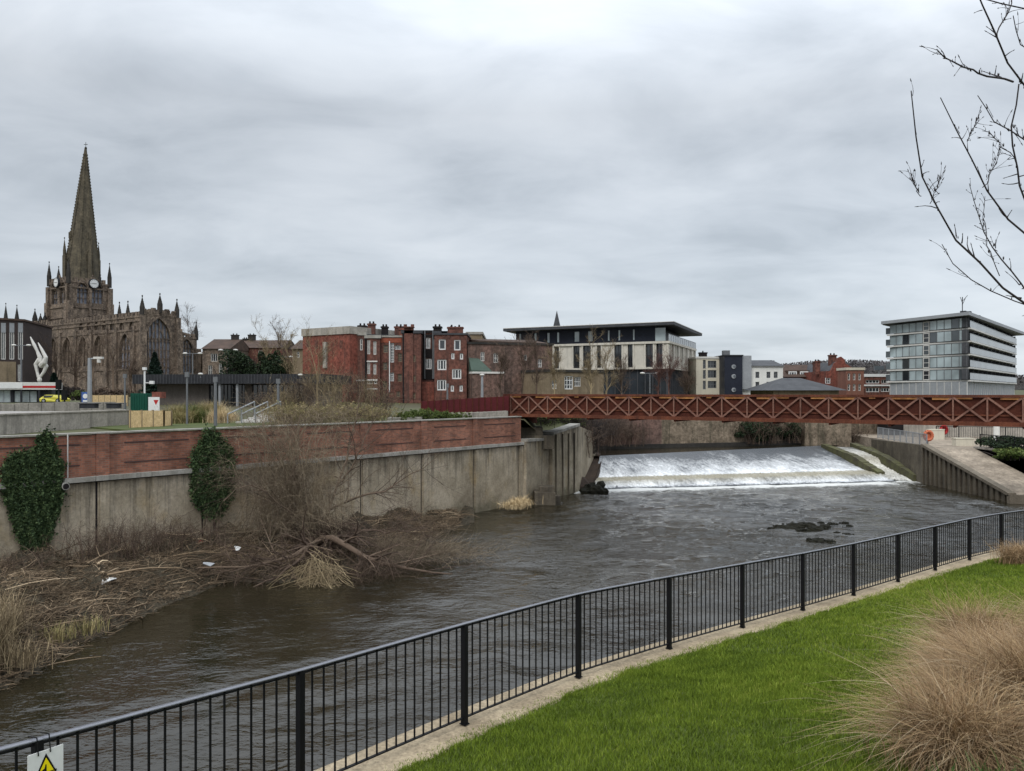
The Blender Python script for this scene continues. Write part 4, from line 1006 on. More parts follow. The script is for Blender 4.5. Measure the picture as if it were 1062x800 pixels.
def side_faces(mb, poly, z0, z1, skip=(), mi=0, top=True):
    n = len(poly)
    for i in range(n):
        if i in skip: continue
        a, b = poly[i], poly[(i+1) % n]; mb.poly([(*a, z0), (*b, z0), (*b, z1), (*a, z1)], mi)
    if top: mb.poly([(*p, z1) for p in poly], mi)

def block(name, label, pxa, pxb, yt, da, db, depth, wm, wins=(), cat='building', zb=4.6, group=None, roof='slate', rim=.35, rimm='concrete_cap', parent=None, over=.12, extra=None, ytb=None, side=None):
    """box building seen square on: wall with openings, flat roof slab; wins: (cx, cy, w, h, nx, ny[, options])"""
    p0, p1 = xz(pxa, da), xz(pxb, db)
    z1 = at(pxa, yt, da)[2]
    f = Facade(p0, p1, zb, z1)
    e = parent or empty(name, (p0[0], p0[1], zb), label, cat, group)
    holes = [f.rect(x-w/2, y-h/2, x+w/2, y+h/2) for (x, y, w, h, *_) in wins]
    mb = MB(); f.wall(mb, holes)
    P = [tuple(p0), tuple(p1), tuple(p1+f.n*depth), tuple(p0+f.n*depth)]
    side_faces(mb, P, zb, z1, skip=(0,))
    mb.build('wall', wm, e)
    for hcoord, wn in zip(holes, wins):
        o = wn[6] if len(wn) > 6 else {}
        f.window(hcoord, e, wn[4], wn[5], **o)
    if rim:
        mb = MB(); P2 = [f.T(-over, -over, 0)[:2], f.T(f.L+over, -over, 0)[:2], f.T(f.L+over, depth+over, 0)[:2], f.T(-over, depth+over, 0)[:2]]
        mb.prism(P2, z1+.004, z1+rim); mb.build('roof', rimm, e)
    return e, f
def chimney(par, f, px, yt, w_, y=2.0, zb_=None, mat='brick_brown', pots=2):
    x = f.u(px); d = f.p0[1]+f.t[1]*x+y; zt = CZ-(yt-HOR)/F*d; z0 = f.z1-.3 if zb_ is None else zb_
    mb = MB(); mb.box(x-w_/2, x+w_/2, y-.35, y+.35, z0, zt-.25, f.T); mb.box(x-w_/2-.08, x+w_/2+.08, y-.43, y+.43, zt-.45, zt-.28, f.T)
    c = mb.build('chimney', mat, par)
    mb = MB()
    for k in range(pots):
        q = f.T(x+(k-(pots-1)/2)*w_/max(pots, 1), y, 0); mb.cyl((q[0], q[1], zt-.3), (q[0], q[1], zt), .12, .10, n=7)
    mb.build('chimney_pot', 'near_black', c)

# ------------------------------------------------------------------ the terrace of brick backs beyond the wall
W = lambda x, y, w, h, nx, ny, **k: (x, y, w, h, nx, ny, k)
gd_ = dict(group='brick buildings backing onto the river')
e, f = block('brick_building', 'plain red brick block with a pale concrete parapet, left end of the brick terrace', 314, 363, 349, 90, 86, 14, 'brick_red', [], rim=.85, rimm='concrete_pale', **gd_)
mb = MB()
x = f.u(338); mb.box(x-.25, x+.25, -.25, 0, f.z(338, 382), f.z(338, 355), f.T); mb.build('flue', 'concrete_pale', e)
mb = MB(); 
for px, y0, y1 in ((319, 353, 360), (328, 353, 362), (354, 353, 362)):
    r = f.rect(px-1.6, y0, px+1.6, y1); mb.box(r[0], r[1], -.03, .01, r[2], r[3], f.T)
mb.build('blocked_opening', 'brick_brown', e)
e, f = block('brick_building', 'narrow brown brick back with two tall pale framed windows beside the red block', 363, 379, 348, 87, 87, 12, 'brick_brown',
             [W(369.3, 357.5, 2.8, 12, 1, 2), W(374.6, 357.5, 2.8, 12, 1, 2)], **gd_)
for px, yt, w_ in ((371, 338, .9), (376, 341, .7), (382, 336, .8), (395, 339, .7), (410, 339, .9), (414.5, 341, .6)): chimney(e, f, px, yt-2.5, w_, y=1.5+(px % 3)*.6, mat='near_black' if px in (371, 395) else 'brick_brown')
mb = MB(); r = f.rect(363.5, 394, 378, 395.5); mb.box(r[0], r[1], -.15, 0, r[2], r[3], f.T); mb.build('ledge', 'white_trim', e)
e, f = block('brick_building', 'brown brick back with four tall white sash windows and pale lintels', 379, 394, 351, 87, 87, 11, 'brick_brown',
             [W(382.3, 360, 3.2, 15, 2, 2), W(388.7, 361, 3.2, 14, 2, 2), W(382.3, 382, 3.2, 12, 2, 2), W(388.7, 383, 3.2, 11, 2, 2), W(383.5, 397, 6, 3, 2, 1), W(389.5, 397, 3.5, 3, 1, 1)], **gd_)
mb = MB()
for y in (375, 394.3, 403.5): r = f.rect(380, y-.7, 391.5, y+.7); mb.box(r[0], r[1], -.08, .0, r[2], r[3], f.T)
mb.build('lintel', 'white_trim', e)
mb = MB(); x = f.u(379.5); q = f.T(x, -.12, 0); mb.cyl((q[0], q[1], 5), (q[0], q[1], f.z1), .11, n=6); mb.build('downpipe', 'near_black', e)
e, f = block('brick_building', 'orange topped brick back with a tall white latticed stair window', 394, 417, 350, 87.5, 87.5, 11, 'brick_brown',
             [W(400, 362, 5, 8, 3, 3, fw=.07, fm='brick_tan'), W(399.5, 380, 4.5, 8, 3, 3, fw=.07, fm='brick_tan'), W(399, 399, 4.5, 7, 3, 3, fw=.07, fm='brick_tan'), W(406.6, 366, 4.0, 20, 2, 7, fm='white_paint', fw=.07), W(412.6, 360.5, 6.5, 4.5, 4, 1, fm='white_paint', fw=.07),
              W(415, 371, 4.6, 9, 3, 4, fw=.08, fm='brick_tan'), W(406.4, 391, 4.2, 9, 2, 4, fm='white_paint', fw=.07), W(414.7, 392, 4.6, 8, 3, 3, fw=.08, fm='brick_tan'), W(413, 409, 4, 6, 3, 2, fw=.08, fm='brick_tan')], roof='white_trim', rim=.2, **gd_)
mb = MB(); r = f.rect(394.5, 350.5, 416.5, 355.5); mb.box(r[0], r[1], -.04, 0, r[2], r[3], f.T); mb.build('orange_brick_band', 'brick_orange', e)
mb = MB(); x = f.u(404.1); mb.bar(f.T(x, -.08, f.z(404, 407)), f.T(x, -.08, f.z(404, 354)), .1); mb.build('white_pipe', 'white_paint', e)
mb = MB(); x0, x1 = f.u(380), f.u(412); mb.prism([f.T(x0, .0, 0)[:2], f.T(x1, 0, 0)[:2], f.T(x1, 9, 0)[:2], f.T(x0, 9, 0)[:2]], f.z1+.22, [f.z1+.35, f.z1+.26, f.z1+.9, f.z1+1.2]); mb.build('sloping_roof', 'slate', e)
e, f = block('brick_building', 'narrow brick tower with a broad chimney and small paired windows', 417, 436.5, 346, 86, 86, 10, 'brick_brown',
             [W(429.5, 372, 3, 7, 2, 3, fm='brick_tan'), W(429.5, 393, 3.2, 7, 2, 3, fm='brick_tan'), W(429.3, 410.5, 3.2, 6, 2, 2, fm='brick_tan')], rimm='slate', **gd_)
mb = MB(); x = f.u(424); mb.box(x-.5, x+.5, -.12, .5, 5, f.z(424, 340), f.T); mb.box(x-.58, x+.58, -.4, .6, f.z(424, 340), f.z(424, 339), f.T)
c = mb.build('chimney', 'brick_brown', e); mb = MB()
for q_ in (-.4, .4): q = f.T(x+q_, .1, 0); mb.cyl((q[0], q[1], f.z(424, 339)), (q[0], q[1], f.z(424, 336.5)), .2, n=7)
mb.build('chimney_pot', 'brick_brown', c)
mb = MB(); x = f.u(419.5); mb.box(x-.2, x+.2, -.1, 0, 5.5, f.z1, f.T); mb.build('soot_stain', 'near_black', e)
e, f = block('brick_building', 'recessed black back with white windows and dark pipes', 436.5, 451, 345.5, 87.5, 87.5, 9, 'brick_brown',
             [W(444, 356, 4.6, 11.5, 2, 1, fm='white_paint', fw=.13), W(444, 377.5, 7.2, 11, 3, 1, fm='white_paint', fw=.13), W(438.3, 377, 1.6, 11, 1, 1, fm='white_paint')], rim=.3, rimm='near_black', **gd_)
mb = MB(); r = f.rect(438, 347, 450.5, 395); mb.box(r[0], r[1], -.04, -.0, r[2], r[3]-8.6, f.T)
for a0, b0, c0_, d0_ in ((436.8, 347, 441, 394), (447.7, 347, 450.8, 394), (441, 347, 447.7, 350), (441, 383.5, 447.7, 394), (441, 362.2, 447.7, 371.5)):
    r = f.rect(a0, b0, c0_, d0_); mb.box(r[0], r[1], -.05, -.003, r[2], r[3], f.T)
mb.build('dark_face', 'near_black', e)  # dull black sheets over the brick around the windows
mb = MB()
for px in (440.8, 449, 450.2):
    x = f.u(px); mb.bar(f.T(x, -.14, f.z(px, 393)), f.T(x, -.14, f.z(px, 343)), .12)
mb.build('downpipe', 'pole_grey', e)
mb = MB(); r = f.rect(437.5, 396, 450.5, 406); mb.box(r[0], r[1], -.6, 0, 5, r[3], f.T); mb.build('low_extension', 'brick_red', e)
e, f = block('brick_building', 'brown brick back with six white windows of several sizes, right end of the brick terrace', 450.5, 484, 347.5, 85.5, 85.5, 11, 'brick_brown',
             [W(458.6, 357.5, 7.2, 11, 1, 1, fm='white_paint', fw=.13), W(458.2, 378.5, 9.6, 11, 3, 1, fm='white_paint', fw=.13), W(458, 399.5, 9.6, 11, 3, 1, fm='white_paint', fw=.13),
              W(474.2, 358, 6.8, 11, 1, 1, fm='white_paint', fw=.13), W(469.6, 369.5, 3.4, 6.5, 1, 1, fm='white_paint', fw=.13), W(478.6, 369.8, 3.4, 6.5, 1, 1, fm='white_paint', fw=.13), W(473.6, 388, 9.6, 10.5, 3, 1, fm='white_paint', fw=.13),
              W(469, 403, 3.4, 6.5, 1, 1, fm='white_paint', fw=.13), W(478.2, 403, 3.4, 6.5, 1, 1, fm='white_paint', fw=.13)], rim=.2, rimm='slate', **gd_)
chimney(e, f, 452, 336.5, .9, 2, mat='near_black'); chimney(e, f, 471.5, 337, 1.7, 1.2); chimney(e, f, 467, 338.5, 1, 4)
mb = MB(); x = f.u(465.5); mb.box(x-.12, x+.12, -.05, 0, 5.5, f.z1, f.T); mb.build('downpipe', 'brick_brown', e)
mb = MB()
for px in (455, 464): x = f.u(px); mb.box(x-.8, x+.8, 1.5, 3, f.z1+.2, f.z1+.55, f.T)
mb.build('roof_light', 'slate', e)

# old rough blocks to the right of the terrace
e, f = block('old_building', 'grey topped old rendered back between the brick terrace and the ivy covered block', 484, 500, 347, 92, 92, 12, 'brick_tan', [W(492, 362, 2.6, 6, 1, 2)], roof='slate', rim=.3)
e, f = block('old_building', 'long old brick block covered in bare creeper with three small windows', 485, 573, 357, 86, 89, 9, 'brick_old',
             [W(500.5, 370, 4.2, 9.5, 2, 2), W(514.4, 371.5, 5, 10, 2, 2, fm='white_trim'), W(560, 377, 4.2, 8.5, 2, 2), W(516.5, 399, 11.5, 16.5, 5, 6, fm='white_trim'), W(545, 371, 3.5, 6, 1, 1)], rim=.25, rimm='dark_stone')
mb = MB(); r = f.rect(497, 350.5, 572, 356); mb.prism([f.T(r[0], .8, 0)[:2], f.T(r[1], .8, 0)[:2], f.T(r[1], 7, 0)[:2], f.T(r[0], 7, 0)[:2]], f.z1+.26, [f.z1+.5, f.z1+.3, f.z1+1.1, f.z1+1.1]); mb.build('parapet_roof', 'roof_brown', e)
mb = MB(); x0, x1 = f.u(486), f.u(519); z0, z1_ = f.z(500, 388), f.z(500, 386)
mb.box(x0, x1, -1.6, 0, z0, z1_, f.T); mb.box(x0, x1, -1.5, -.1, 5, z0, f.T, 1); mb.build('lean_to', ['white_trim', 'brick_old'], e)
mb = MB(); mb.prism([f.T(x0, -1.3, 0)[:2], f.T(x0+2.3, -1.3, 0)[:2], f.T(x0+1.2, 0, 0)[:2], f.T(x0, 0, 0)[:2]], z1_, [z1_+.2, z1_+.1, z1_+1.5, z1_+1.6]); mb.build('green_awning', 'green_roof', e)
e, f = block('tan_building', 'low tan brick building with a large white framed window behind the footbridge', 562, 626, 386, 84, 88, 10, 'brick_tan',
             [W(590, 397, 9, 14, 3, 3, fm='white_paint', fw=.11), W(599, 396, 7, 10, 3, 2, fm='white_trim', fw=.08), W(575, 399, 5, 9, 2, 2)], rim=.3, rimm='dark_stone')

# ------------------------------------------------------------------ the modern block with a floating roof
C = xz(693, 110); Lf = V([-1.2, 122.]); Rt = V([31.0, 130.5])
e = empty('modern_building', (C[0], C[1], 5), 'modern cream and dark glass block with a wide flat overhanging roof', 'building')
fl = Facade(Lf, C, 4.5, CZ+7.4); fr = Facade(C, Rt, 4.5, CZ+7.4)
back = Rt+(Lf-C)
mb = MB(); zA, zB_, zC = CZ+3.35, CZ+3.85, CZ+7.0
core = lambda i: [tuple(Lf+fl.n*i+fl.t*i), tuple(C+fl.n*i-fl.t*i), tuple(Rt-fr.t*i-fl.t*i), tuple(back-fr.t*i+fl.t*i)]
P = core(.35); mb.prism(P, 4.5, CZ+7.2); mb.build('core_wall', 'charcoal', e)
mb = MB()
for z0, z1 in ((zA, zA+.28), (zC, zC+.32)):
    mb.prism([fl.T(-.1, -.2, 0)[:2], tuple(C+V([.15, -.3])), fr.T(fr.L+.1, -.2, 0)[:2], tuple(Rt-fr.n*-1.0), tuple(C-fl.t*1.2+fl.n*1.2), fl.T(-.1, 1, 0)[:2]], z0, z1)
mb.build('floor_band', 'panel_cream', e)
# upper storey: cream panels alternating with dark windows (left face), columns of the photo
segs = [(574, 578, 'w'), (578, 581, 'g'), (581, 593, 'c'), (593, 601, 'w'), (601, 603.5, 'c'), (605, 613, 'w'), (613, 618, 'c'), (619, 623.5, 'w'), (624.5, 636, 'c'), (637, 645, 'w'), (646, 651, 'c'), (651, 656, 'w'), (657, 668.5, 'c'), (670, 677.5, 'w'), (678.5, 680.5, 'c'), (681.5, 687.5, 'w'), (688.5, 692.6, 'c')]
mbc = MB()
for a_, b_, k in segs:
    u0, u1 = fl.u(a_), fl.u(b_)
    if k == 'c': mbc.box(u0, u1, .02, .34, zA+.28, zC, fl.T)
    elif k == 'w':
        fl.window([u0, u1, zA+.3, zC-.02], e, 2, 2, fm='charcoal', gm='glass_dark', rec=.3)
for a_ in (538, 552, 566): mbc.box(fl.u(a_), fl.u(a_+9), .02, .34, zA+.28, zC, fl.T)
for px_ in (524, 531, 547, 561, 574, 580.5, 594, 604, 613.5, 618.5, 624, 636.5, 645.5, 657, 669, 678, 688, 692.5):
    u = max(.1, fl.u(px_)); mbc.box(u-.1, min(u+.1, fl.L), -.1, .2, zA+.28, zC, fl.T)
nR = 12
for k in range(nR+1):
    u = fr.L*k/nR; mbc.box(max(u-.16, 0), min(u+.16, fr.L), -.1, .3, zA+.28, zC, fr.T)
    if k < nR and k % 2 == 0: mbc.box(u+.2, u+fr.L/nR-.2, .02, .34, zA+.28, zC, fr.T)
mbc.build('cream_panel', 'panel_cream', e)
for k in range(1, nR, 2):
    u = fr.L*k/nR; fr.window([u+.2, u+fr.L/nR-.2, zA+.3, zC-.02], e, 1, 2, fm='charcoal', gm='glass_mid', rec=.3)
# lower storey glazing
mb = MB()
for k in range(15): u = fr.L*k/14; mb.box(u-.06, u+.06, -.05, .3, 4.6, zA, fr.T)
for k in range(24): u = fl.L*k/23; mb.box(u-.06, u+.06, .15, .3, 4.6, zA, fl.T)
mb.build('lower_mullion', 'slate', e)
mb = MB(); mb.poly([fr.T(.1, .2, 4.6), fr.T(fr.L-.1, .2, 4.6), fr.T(fr.L-.1, .2, zA-.02), fr.T(.1, .2, zA-.02)])
mb.poly([fl.T(fl.L*.45, .25, 4.6), fl.T(fl.L-.1, .25, 4.6), fl.T(fl.L-.1, .25, zA-.02), fl.T(fl.L*.45, .25, zA-.02)]); mb.build('lower_glazing', 'glass_teal', e)
# penthouse and roof
fL2 = Facade(fl.T(1.6, .9, 0)[:2], fl.T(fl.L-2.2, .9, 0)[:2], CZ+7.32, CZ+9.55)
hol = []
for a_, w_ in ((539, 3.2), (555, 3.2), (568.5, 3.5), (578.5, 3.2), (598, 6), (612, 6), (631, 3), (642, 3), (657, 3)):
    hol.append(fL2.rect(a_-w_/2, 343, a_+w_/2, 343)[:2]+[CZ+7.6, CZ+9.3])
mb = MB(); fL2.wall(mb, hol)
q0_, q1_ = fL2.p0, fL2.p1; P = [tuple(q0_), tuple(q1_), tuple(q1_+fr.t*18), tuple(q0_+fr.t*18)]
side_faces(mb, P, CZ+7.32, CZ+9.55, skip=(0,)); mb.build('penthouse_wall', 'navy_clad', e)
for h_ in hol: fL2.window(h_, e, 1 if h_[1]-h_[0] < 1 else 2, 1, fm='navy_clad', gm='glass_pale')
mb = MB(); mb.poly([fl.T(fl.L-2.1, .75, CZ+7.4), fl.T(fl.L-.6, .75, CZ+7.4), fl.T(fl.L-.6, .75, CZ+9.3), fl.T(fl.L-2.1, .75, CZ+9.3)]); mb.build('corner_glazing', 'glass_pale', e)
mb = MB()
zr0, zr1 = CZ+9.55, CZ+9.95
o1 = fl.T(.4, -1.2, 0)[:2]; o2 = tuple(C+(-fl.n*1.6)-(fr.n*1.6)*1.0+fl.t*.3); o2 = tuple(V(C)-fr.t*1.0+fl.t*1.0); o3 = tuple(Rt+fr.t*1.0+fl.t*1.0); o4 = tuple(back+fr.t*1.5-fl.t*1.5)
mb.prism([o1, o2, o3, o4], zr0, zr1); mb.build('roof', 'slate', e)
mb = MB()
mb.bar((*o1, zr1+.03), (*o2, zr1+.03), .1, .08); mb.bar((*o2, zr1+.03), (*o3, zr1+.03), .1, .08); mb.build('roof_edge', 'white_trim', e)
mb = MB()
for k in range(14): u = fr.L*k/13; mb.box(u-.03, u+.03, -.1, -.05, zC+.32, zC+1.35, fr.T)
mb.box(0, fr.L, -.12, -.04, zC+1.3, zC+1.36, fr.T); mb.build('terrace_rail', 'galv', e)
mb = MB(); mb.poly([fr.T(0, -.08, zC+.35), fr.T(fr.L, -.08, zC+.35), fr.T(fr.L, -.08, zC+1.3), fr.T(0, -.08, zC+1.3)]); mb.build('glass_balustrade', 'glass_rail', e)

# distant spire rising behind it
c = at(577.5, 342, 190); mb = MB(); zt_ = at(577, 322, 190)[2]; zb_ = at(577, 345, 190)[2]
mb.prism([(c[0]-.9, c[1]-.9), (c[0]+.9, c[1]-.9), (c[0]+.9, c[1]+.9), (c[0]-.9, c[1]+.9)], 7, zb_+1.2)
s_ = mb.build('distant_church', 'dark_stone'); tag(s_, 'thin distant church spire peeping over the flat roofed modern block', 'church')
mb = MB(); mb.cone(c, .95, zb_+1.2, zt_, n=8); mb.build('spire', 'slate', s_)

# ------------------------------------------------------------------ centre right buildings
e, f = block('cream_building', 'cream rendered building with two columns of grey windows right of the modern block', 722, 751.5, 372, 120, 120, 14, 'render_cream',
             [W(730.5, y, 3, 9, 1, 2, fm='pole_grey') for y in (378, 388.5, 399.5)]+[W(738.5, 378, 9, 7.5, 3, 2, fm='pole_grey'), W(738.5, 388, 9, 8, 3, 2, fm='pole_grey'), W(738.5, 399, 9, 7.5, 3, 2, fm='pole_grey')], rim=.3, rimm='white_trim')
chimney(e, f, 735.5, 364, 1.2, 4, mat='near_black', pots=1)
e, f = block('stair_tower', 'dark navy tower with three round white windows beside the cream building', 751.5, 770, 369.5, 117, 117, 8, 'navy_clad', [], rim=.2, rimm='charcoal')
for y in (380.5, 390.5, 404.5):
    c = f.T(f.u(760.8), 0, 0); z = f.z(760.8, y); mb = MB(); mb.cyl((c[0], c[1]+.05, z), (c[0], c[1]-.12, z), .33, n=16); o = mb.build('round_window', 'grey_clad', e)
    mb = MB(); mb.cyl((c[0]+.1, c[1]-.12, z), (c[0]+.1, c[1]-.15, z), .2, n=12); mb.build('pane', 'glass_mid', o)
mb = MB(); r = f.T(f.u(758.5), 3, 0); mb.box(r[0]-.5, r[0]+.5, r[1]-.5, r[1]+.5, f.z1+.2, f.z1+1.0); mb.build('roof_vent', 'pole_grey', e)
mb = MB(); mb.box(0, 1.5, .4, 6, f.z1-5, f.z1+.1, lambda x, y, z: (f.p1[0]+x, f.p1[1]+y, z)); mb.build('side_panel', 'grey_clad', e)
e, f = block('white_building', 'white rendered building with eight grey windows and a low slate roof', 770, 812, 381, 118, 118, 12, 'render_white',
             [W(x, y, 4, 6.5, 2, 2, fm='pole_grey') for x in (774.5, 785.5, 797, 804.5) for y in (389, 399.5)], rim=.2, rimm='white_trim')
mb = MB(); z = f.z1+.2; a, b = f.T(-.2, -.3, 0)[:2], f.T(f.L+.2, -.3, 0)[:2]; a2, b2 = f.T(-.2, 12, 0)[:2], f.T(f.L+.2, 12, 0)[:2]; r0_, r1_ = f.T(-.2, 5.5, 0)[:2], f.T(f.L+.2, 5.5, 0)[:2]; zr = z+1.1
mb.poly([(*a, z), (*b, z), (*r1_, zr), (*r0_, zr)]); mb.poly([(*b2, z), (*a2, z), (*r0_, zr), (*r1_, zr)]); mb.poly([(*b, z), (*b2, z), (*r1_, zr)]); mb.poly([(*a2, z), (*a, z), (*r0_, zr)]); mb.build('slate_roof', 'slate', e)
chimney(e, f, 812.5, 374, .9, 5, mat='brick_brown', pots=2)
e, f = block('brick_building', 'brown brick building with a dark roof and a row of three white windows', 814, 864, 391, 122, 122, 12, 'brick_brown',
             [W(822, 388.5, 9, 5.5, 2, 1, fm='white_paint'), W(834, 388.5, 9, 5.5, 3, 1, fm='white_paint'), W(848, 388.5, 12, 5.5, 3, 1, fm='white_paint')] and [], rim=0)
mb = MB(); z = f.z1; zr = f.z(840, 379)+.2
mb.poly([f.T(-.3, -.3, z), f.T(f.L+.3, -.3, z), f.T(f.L-1, 4, zr), f.T(.5, 4, zr)]); mb.poly([f.T(f.L+.3, -.3, z), f.T(f.L+.3, 12, z), f.T(f.L-1, 4, zr)]); mb.poly([f.T(-.3, 12, z), f.T(-.3, -.3, z), f.T(.5, 4, zr)]); mb.poly([f.T(f.L+.3, 12, z), f.T(-.3, 12, z), f.T(.5, 4, zr), f.T(f.L-1, 4, zr)])
mb.build('pitched_roof', 'roof_brown', e)
for x, w_ in ((822, 8.5), (834, 8.5), (848, 11)):
    d = Facade(V(f.p0)-f.n*0+V([0, .6]), V(f.p1)+V([0, .6]), 4, 20); r = d.rect(x-w_/2, 385.3, x+w_/2, 391); mb = MB(); mb.box(r[0]-.2, r[1]+.2, 0.02, 3, r[2]-.3, r[3]+.15, d.T); o = mb.build('dormer', 'roof_brown', e)
    d.window(r, e, 3, 1, fm='white_paint', gm='glass_mid', fw=.16, proud=True, name='dormer_window')
e, f = block('pavilion', 'low hall with a grey hipped slate roof in front of the brick gable', 802, 870, 405, 104, 104, 10, 'brick_tan', [], rim=0)
mb = MB(); z = f.z1; zr = f.z(836, 391.5)
A_ = [f.T(-1.2, -.6, z), f.T(f.L+1.0, -.6, z), f.T(f.L+1.0, 10.5, z), f.T(-1.2, 10.5, z)]; r0_, r1_ = f.T(f.L*.33, 5, zr), f.T(f.L*.62, 5, zr)
mb.poly([A_[0], A_[1], r1_, r0_]); mb.poly([A_[1], A_[2], r1_]); mb.poly([A_[2], A_[3], r0_, r1_]); mb.poly([A_[3], A_[0], r0_]); mb.build('hipped_roof', 'slate', e)
# red brick gabled building
e, f = block('gabled_building', 'red brick building with a shaped gable and tall chimneys', 857, 884, 385, 114, 114, 14, 'brick_red', [W(858.6+.2, 395, 5, 6, 2, 2, fm='white_paint'), W(873, 392, 3, 7, 1, 2), W(879, 392, 3, 7, 1, 2)], rim=0)
g_ = [(862, 385), (864.5, 380), (865.5, 377), (868, 375.5), (869, 371.5), (872.5, 370), (876, 373), (877, 377), (884, 381.5), (884, 385)]
mb = MB(); P = [(f.u(x), f.z(x, y)) for x, y in g_]; n = len(P)
mb.add([f.T(x, 0, z) for x, z in P]+[f.T(x, .5, z) for x, z in P], [tuple(range(n)), tuple(range(2*n-1, n-1, -1))]+[(i, i+n, (i+1) % n+n, (i+1) % n) for i in range(n)]); mb.build('gable', 'brick_red', e)
mb = MB(); a = [f.T(.6, .5, f.z1), f.T(f.L, .5, f.z1), f.T(f.L, 13, f.z1), f.T(.6, 13, f.z1)]; r = [f.T(f.L*.5, .5, f.z(872, 375)), f.T(f.L*.5, 13, f.z(872, 375))]
mb.poly([a[0], r[0], r[1], a[3]]); mb.poly([a[1], a[2], r[1], r[0]]); mb.poly([a[3], r[1], a[2]]); mb.build('pitched_roof', 'slate', e)
chimney(e, f, 855.5, 373, .75, 3, zb_=9.5, mat='brick_brown'); chimney(e, f, 859.5, 375, .6, 5, zb_=9.5, mat='brick_brown'); chimney(e, f, 870.5, 366.5, 1.0, 2.5, zb_=9)
e, f = block('brick_building', 'light red brick building with pale headed windows right of the gable', 878, 896, 384, 108, 108, 3, 'brick_light', [W(x, y, 2.6, 7, 1, 2) for x in (880.5, 886, 891.5) for y in (391, 402)], rim=.35, rimm='render_cream')
e, f = block('banded_building', 'low brick building with white bands and wide windows left of the glass hotel', 896, 924, 391, 122, 122, 12, 'brick_brown', [W(905, 396, 14, 3.5, 4, 1, fm='white_paint'), W(905, 404.5, 14, 4.5, 4, 1, fm='white_paint'), W(918, 404.5, 9, 4, 3, 1, fm='white_paint'), W(918, 396, 8, 4, 3, 1)], rim=.45, rimm='white_paint')
mb = MB(); r = f.rect(897, 399, 923, 400.6); mb.box(0.01, f.L-.01, -.1, 0, r[2], r[3], f.T); mb.build('white_band', 'white_paint', e)
p = at(911.5, 396, 135); e = empty('floodlight_mast', (p[0], p[1], 5), 'small square floodlight mast above the banded brick building', 'mast')
mb = MB(); mb.cyl((p[0], p[1], 5), (p[0], p[1], at(0, 384, 135)[2]), .12, n=6); mb.build('pole', 'pole_grey', e)
mb = MB(); z = at(0, 382, 135)[2]; mb.box(p[0]-.8, p[0]+.8, p[1]-.2, p[1], z-.35, z+.4); mb.build('lamp_head', 'glass_mid', e)
mb = MB(); 
for k in (-.9, .9): mb.cyl((p[0]+k, p[1], z-.6), (p[0]+k, p[1], z+.9), .04, n=5)
mb.build('frame', 'pole_grey', e)

# ------------------------------------------------------------------ the glass hotel on the right
C = V([53.1, 90.0]); Lf = V([49.35, 100.7]); Rt = V([78.8, 121.0])
e = empty('glass_building', (C[0], C[1], 5), 'six storey pale glass block with balconies and a projecting flat roof', 'building')
fl = Facade(Lf, C, 4.6, CZ+8.9); fr = Facade(C, Rt, 4.6, CZ+8.9); back = Rt+(Lf-C)
lev = [CZ+1.35, CZ+2.85, CZ+4.4, CZ+5.95, CZ+7.45, CZ+8.85]
P = [tuple(Lf+fl.t*.3+fl.n*.3), tuple(C+V([.25, .55])), tuple(Rt+V([-.6, .9])), tuple(back)]
mb = MB(); mb.prism([tuple(V(p)) for p in P], 4.6, CZ+8.8); mb.build('core_wall', 'glass_mid', e)
mb = MB(); mb.prism([tuple(Lf), tuple(C), tuple(Rt), tuple(back)], 4.6, lev[0]-.12); mb.build('base_storey', 'grey_clad', e)
mb = MB()
for k in range(26): u = fr.L*k/25; mb.box(u-.05, u+.05, -.04, 0, 4.7, lev[0]-.13, fr.T)
for k in range(12): u = fl.L*k/11; mb.box(u-.03, u+.03, -.03, 0, 4.7, lev[0]-.13, fl.T)
mb.build('cladding_rib', 'white_trim', e)
mb = MB()
for z in lev[:-1]:
    mb.prism([tuple(Lf-fl.n*.25-fl.t*.3), tuple(C-fr.n*.35+fl.t*.1), tuple(Rt-fr.n*.35), tuple(Rt+fr.n*1.5), tuple(C+V([.6, 1.5])), tuple(Lf+fl.n*.6)], z-.09, z+.09)
mb.build('floor_slab', 'white_trim', e)
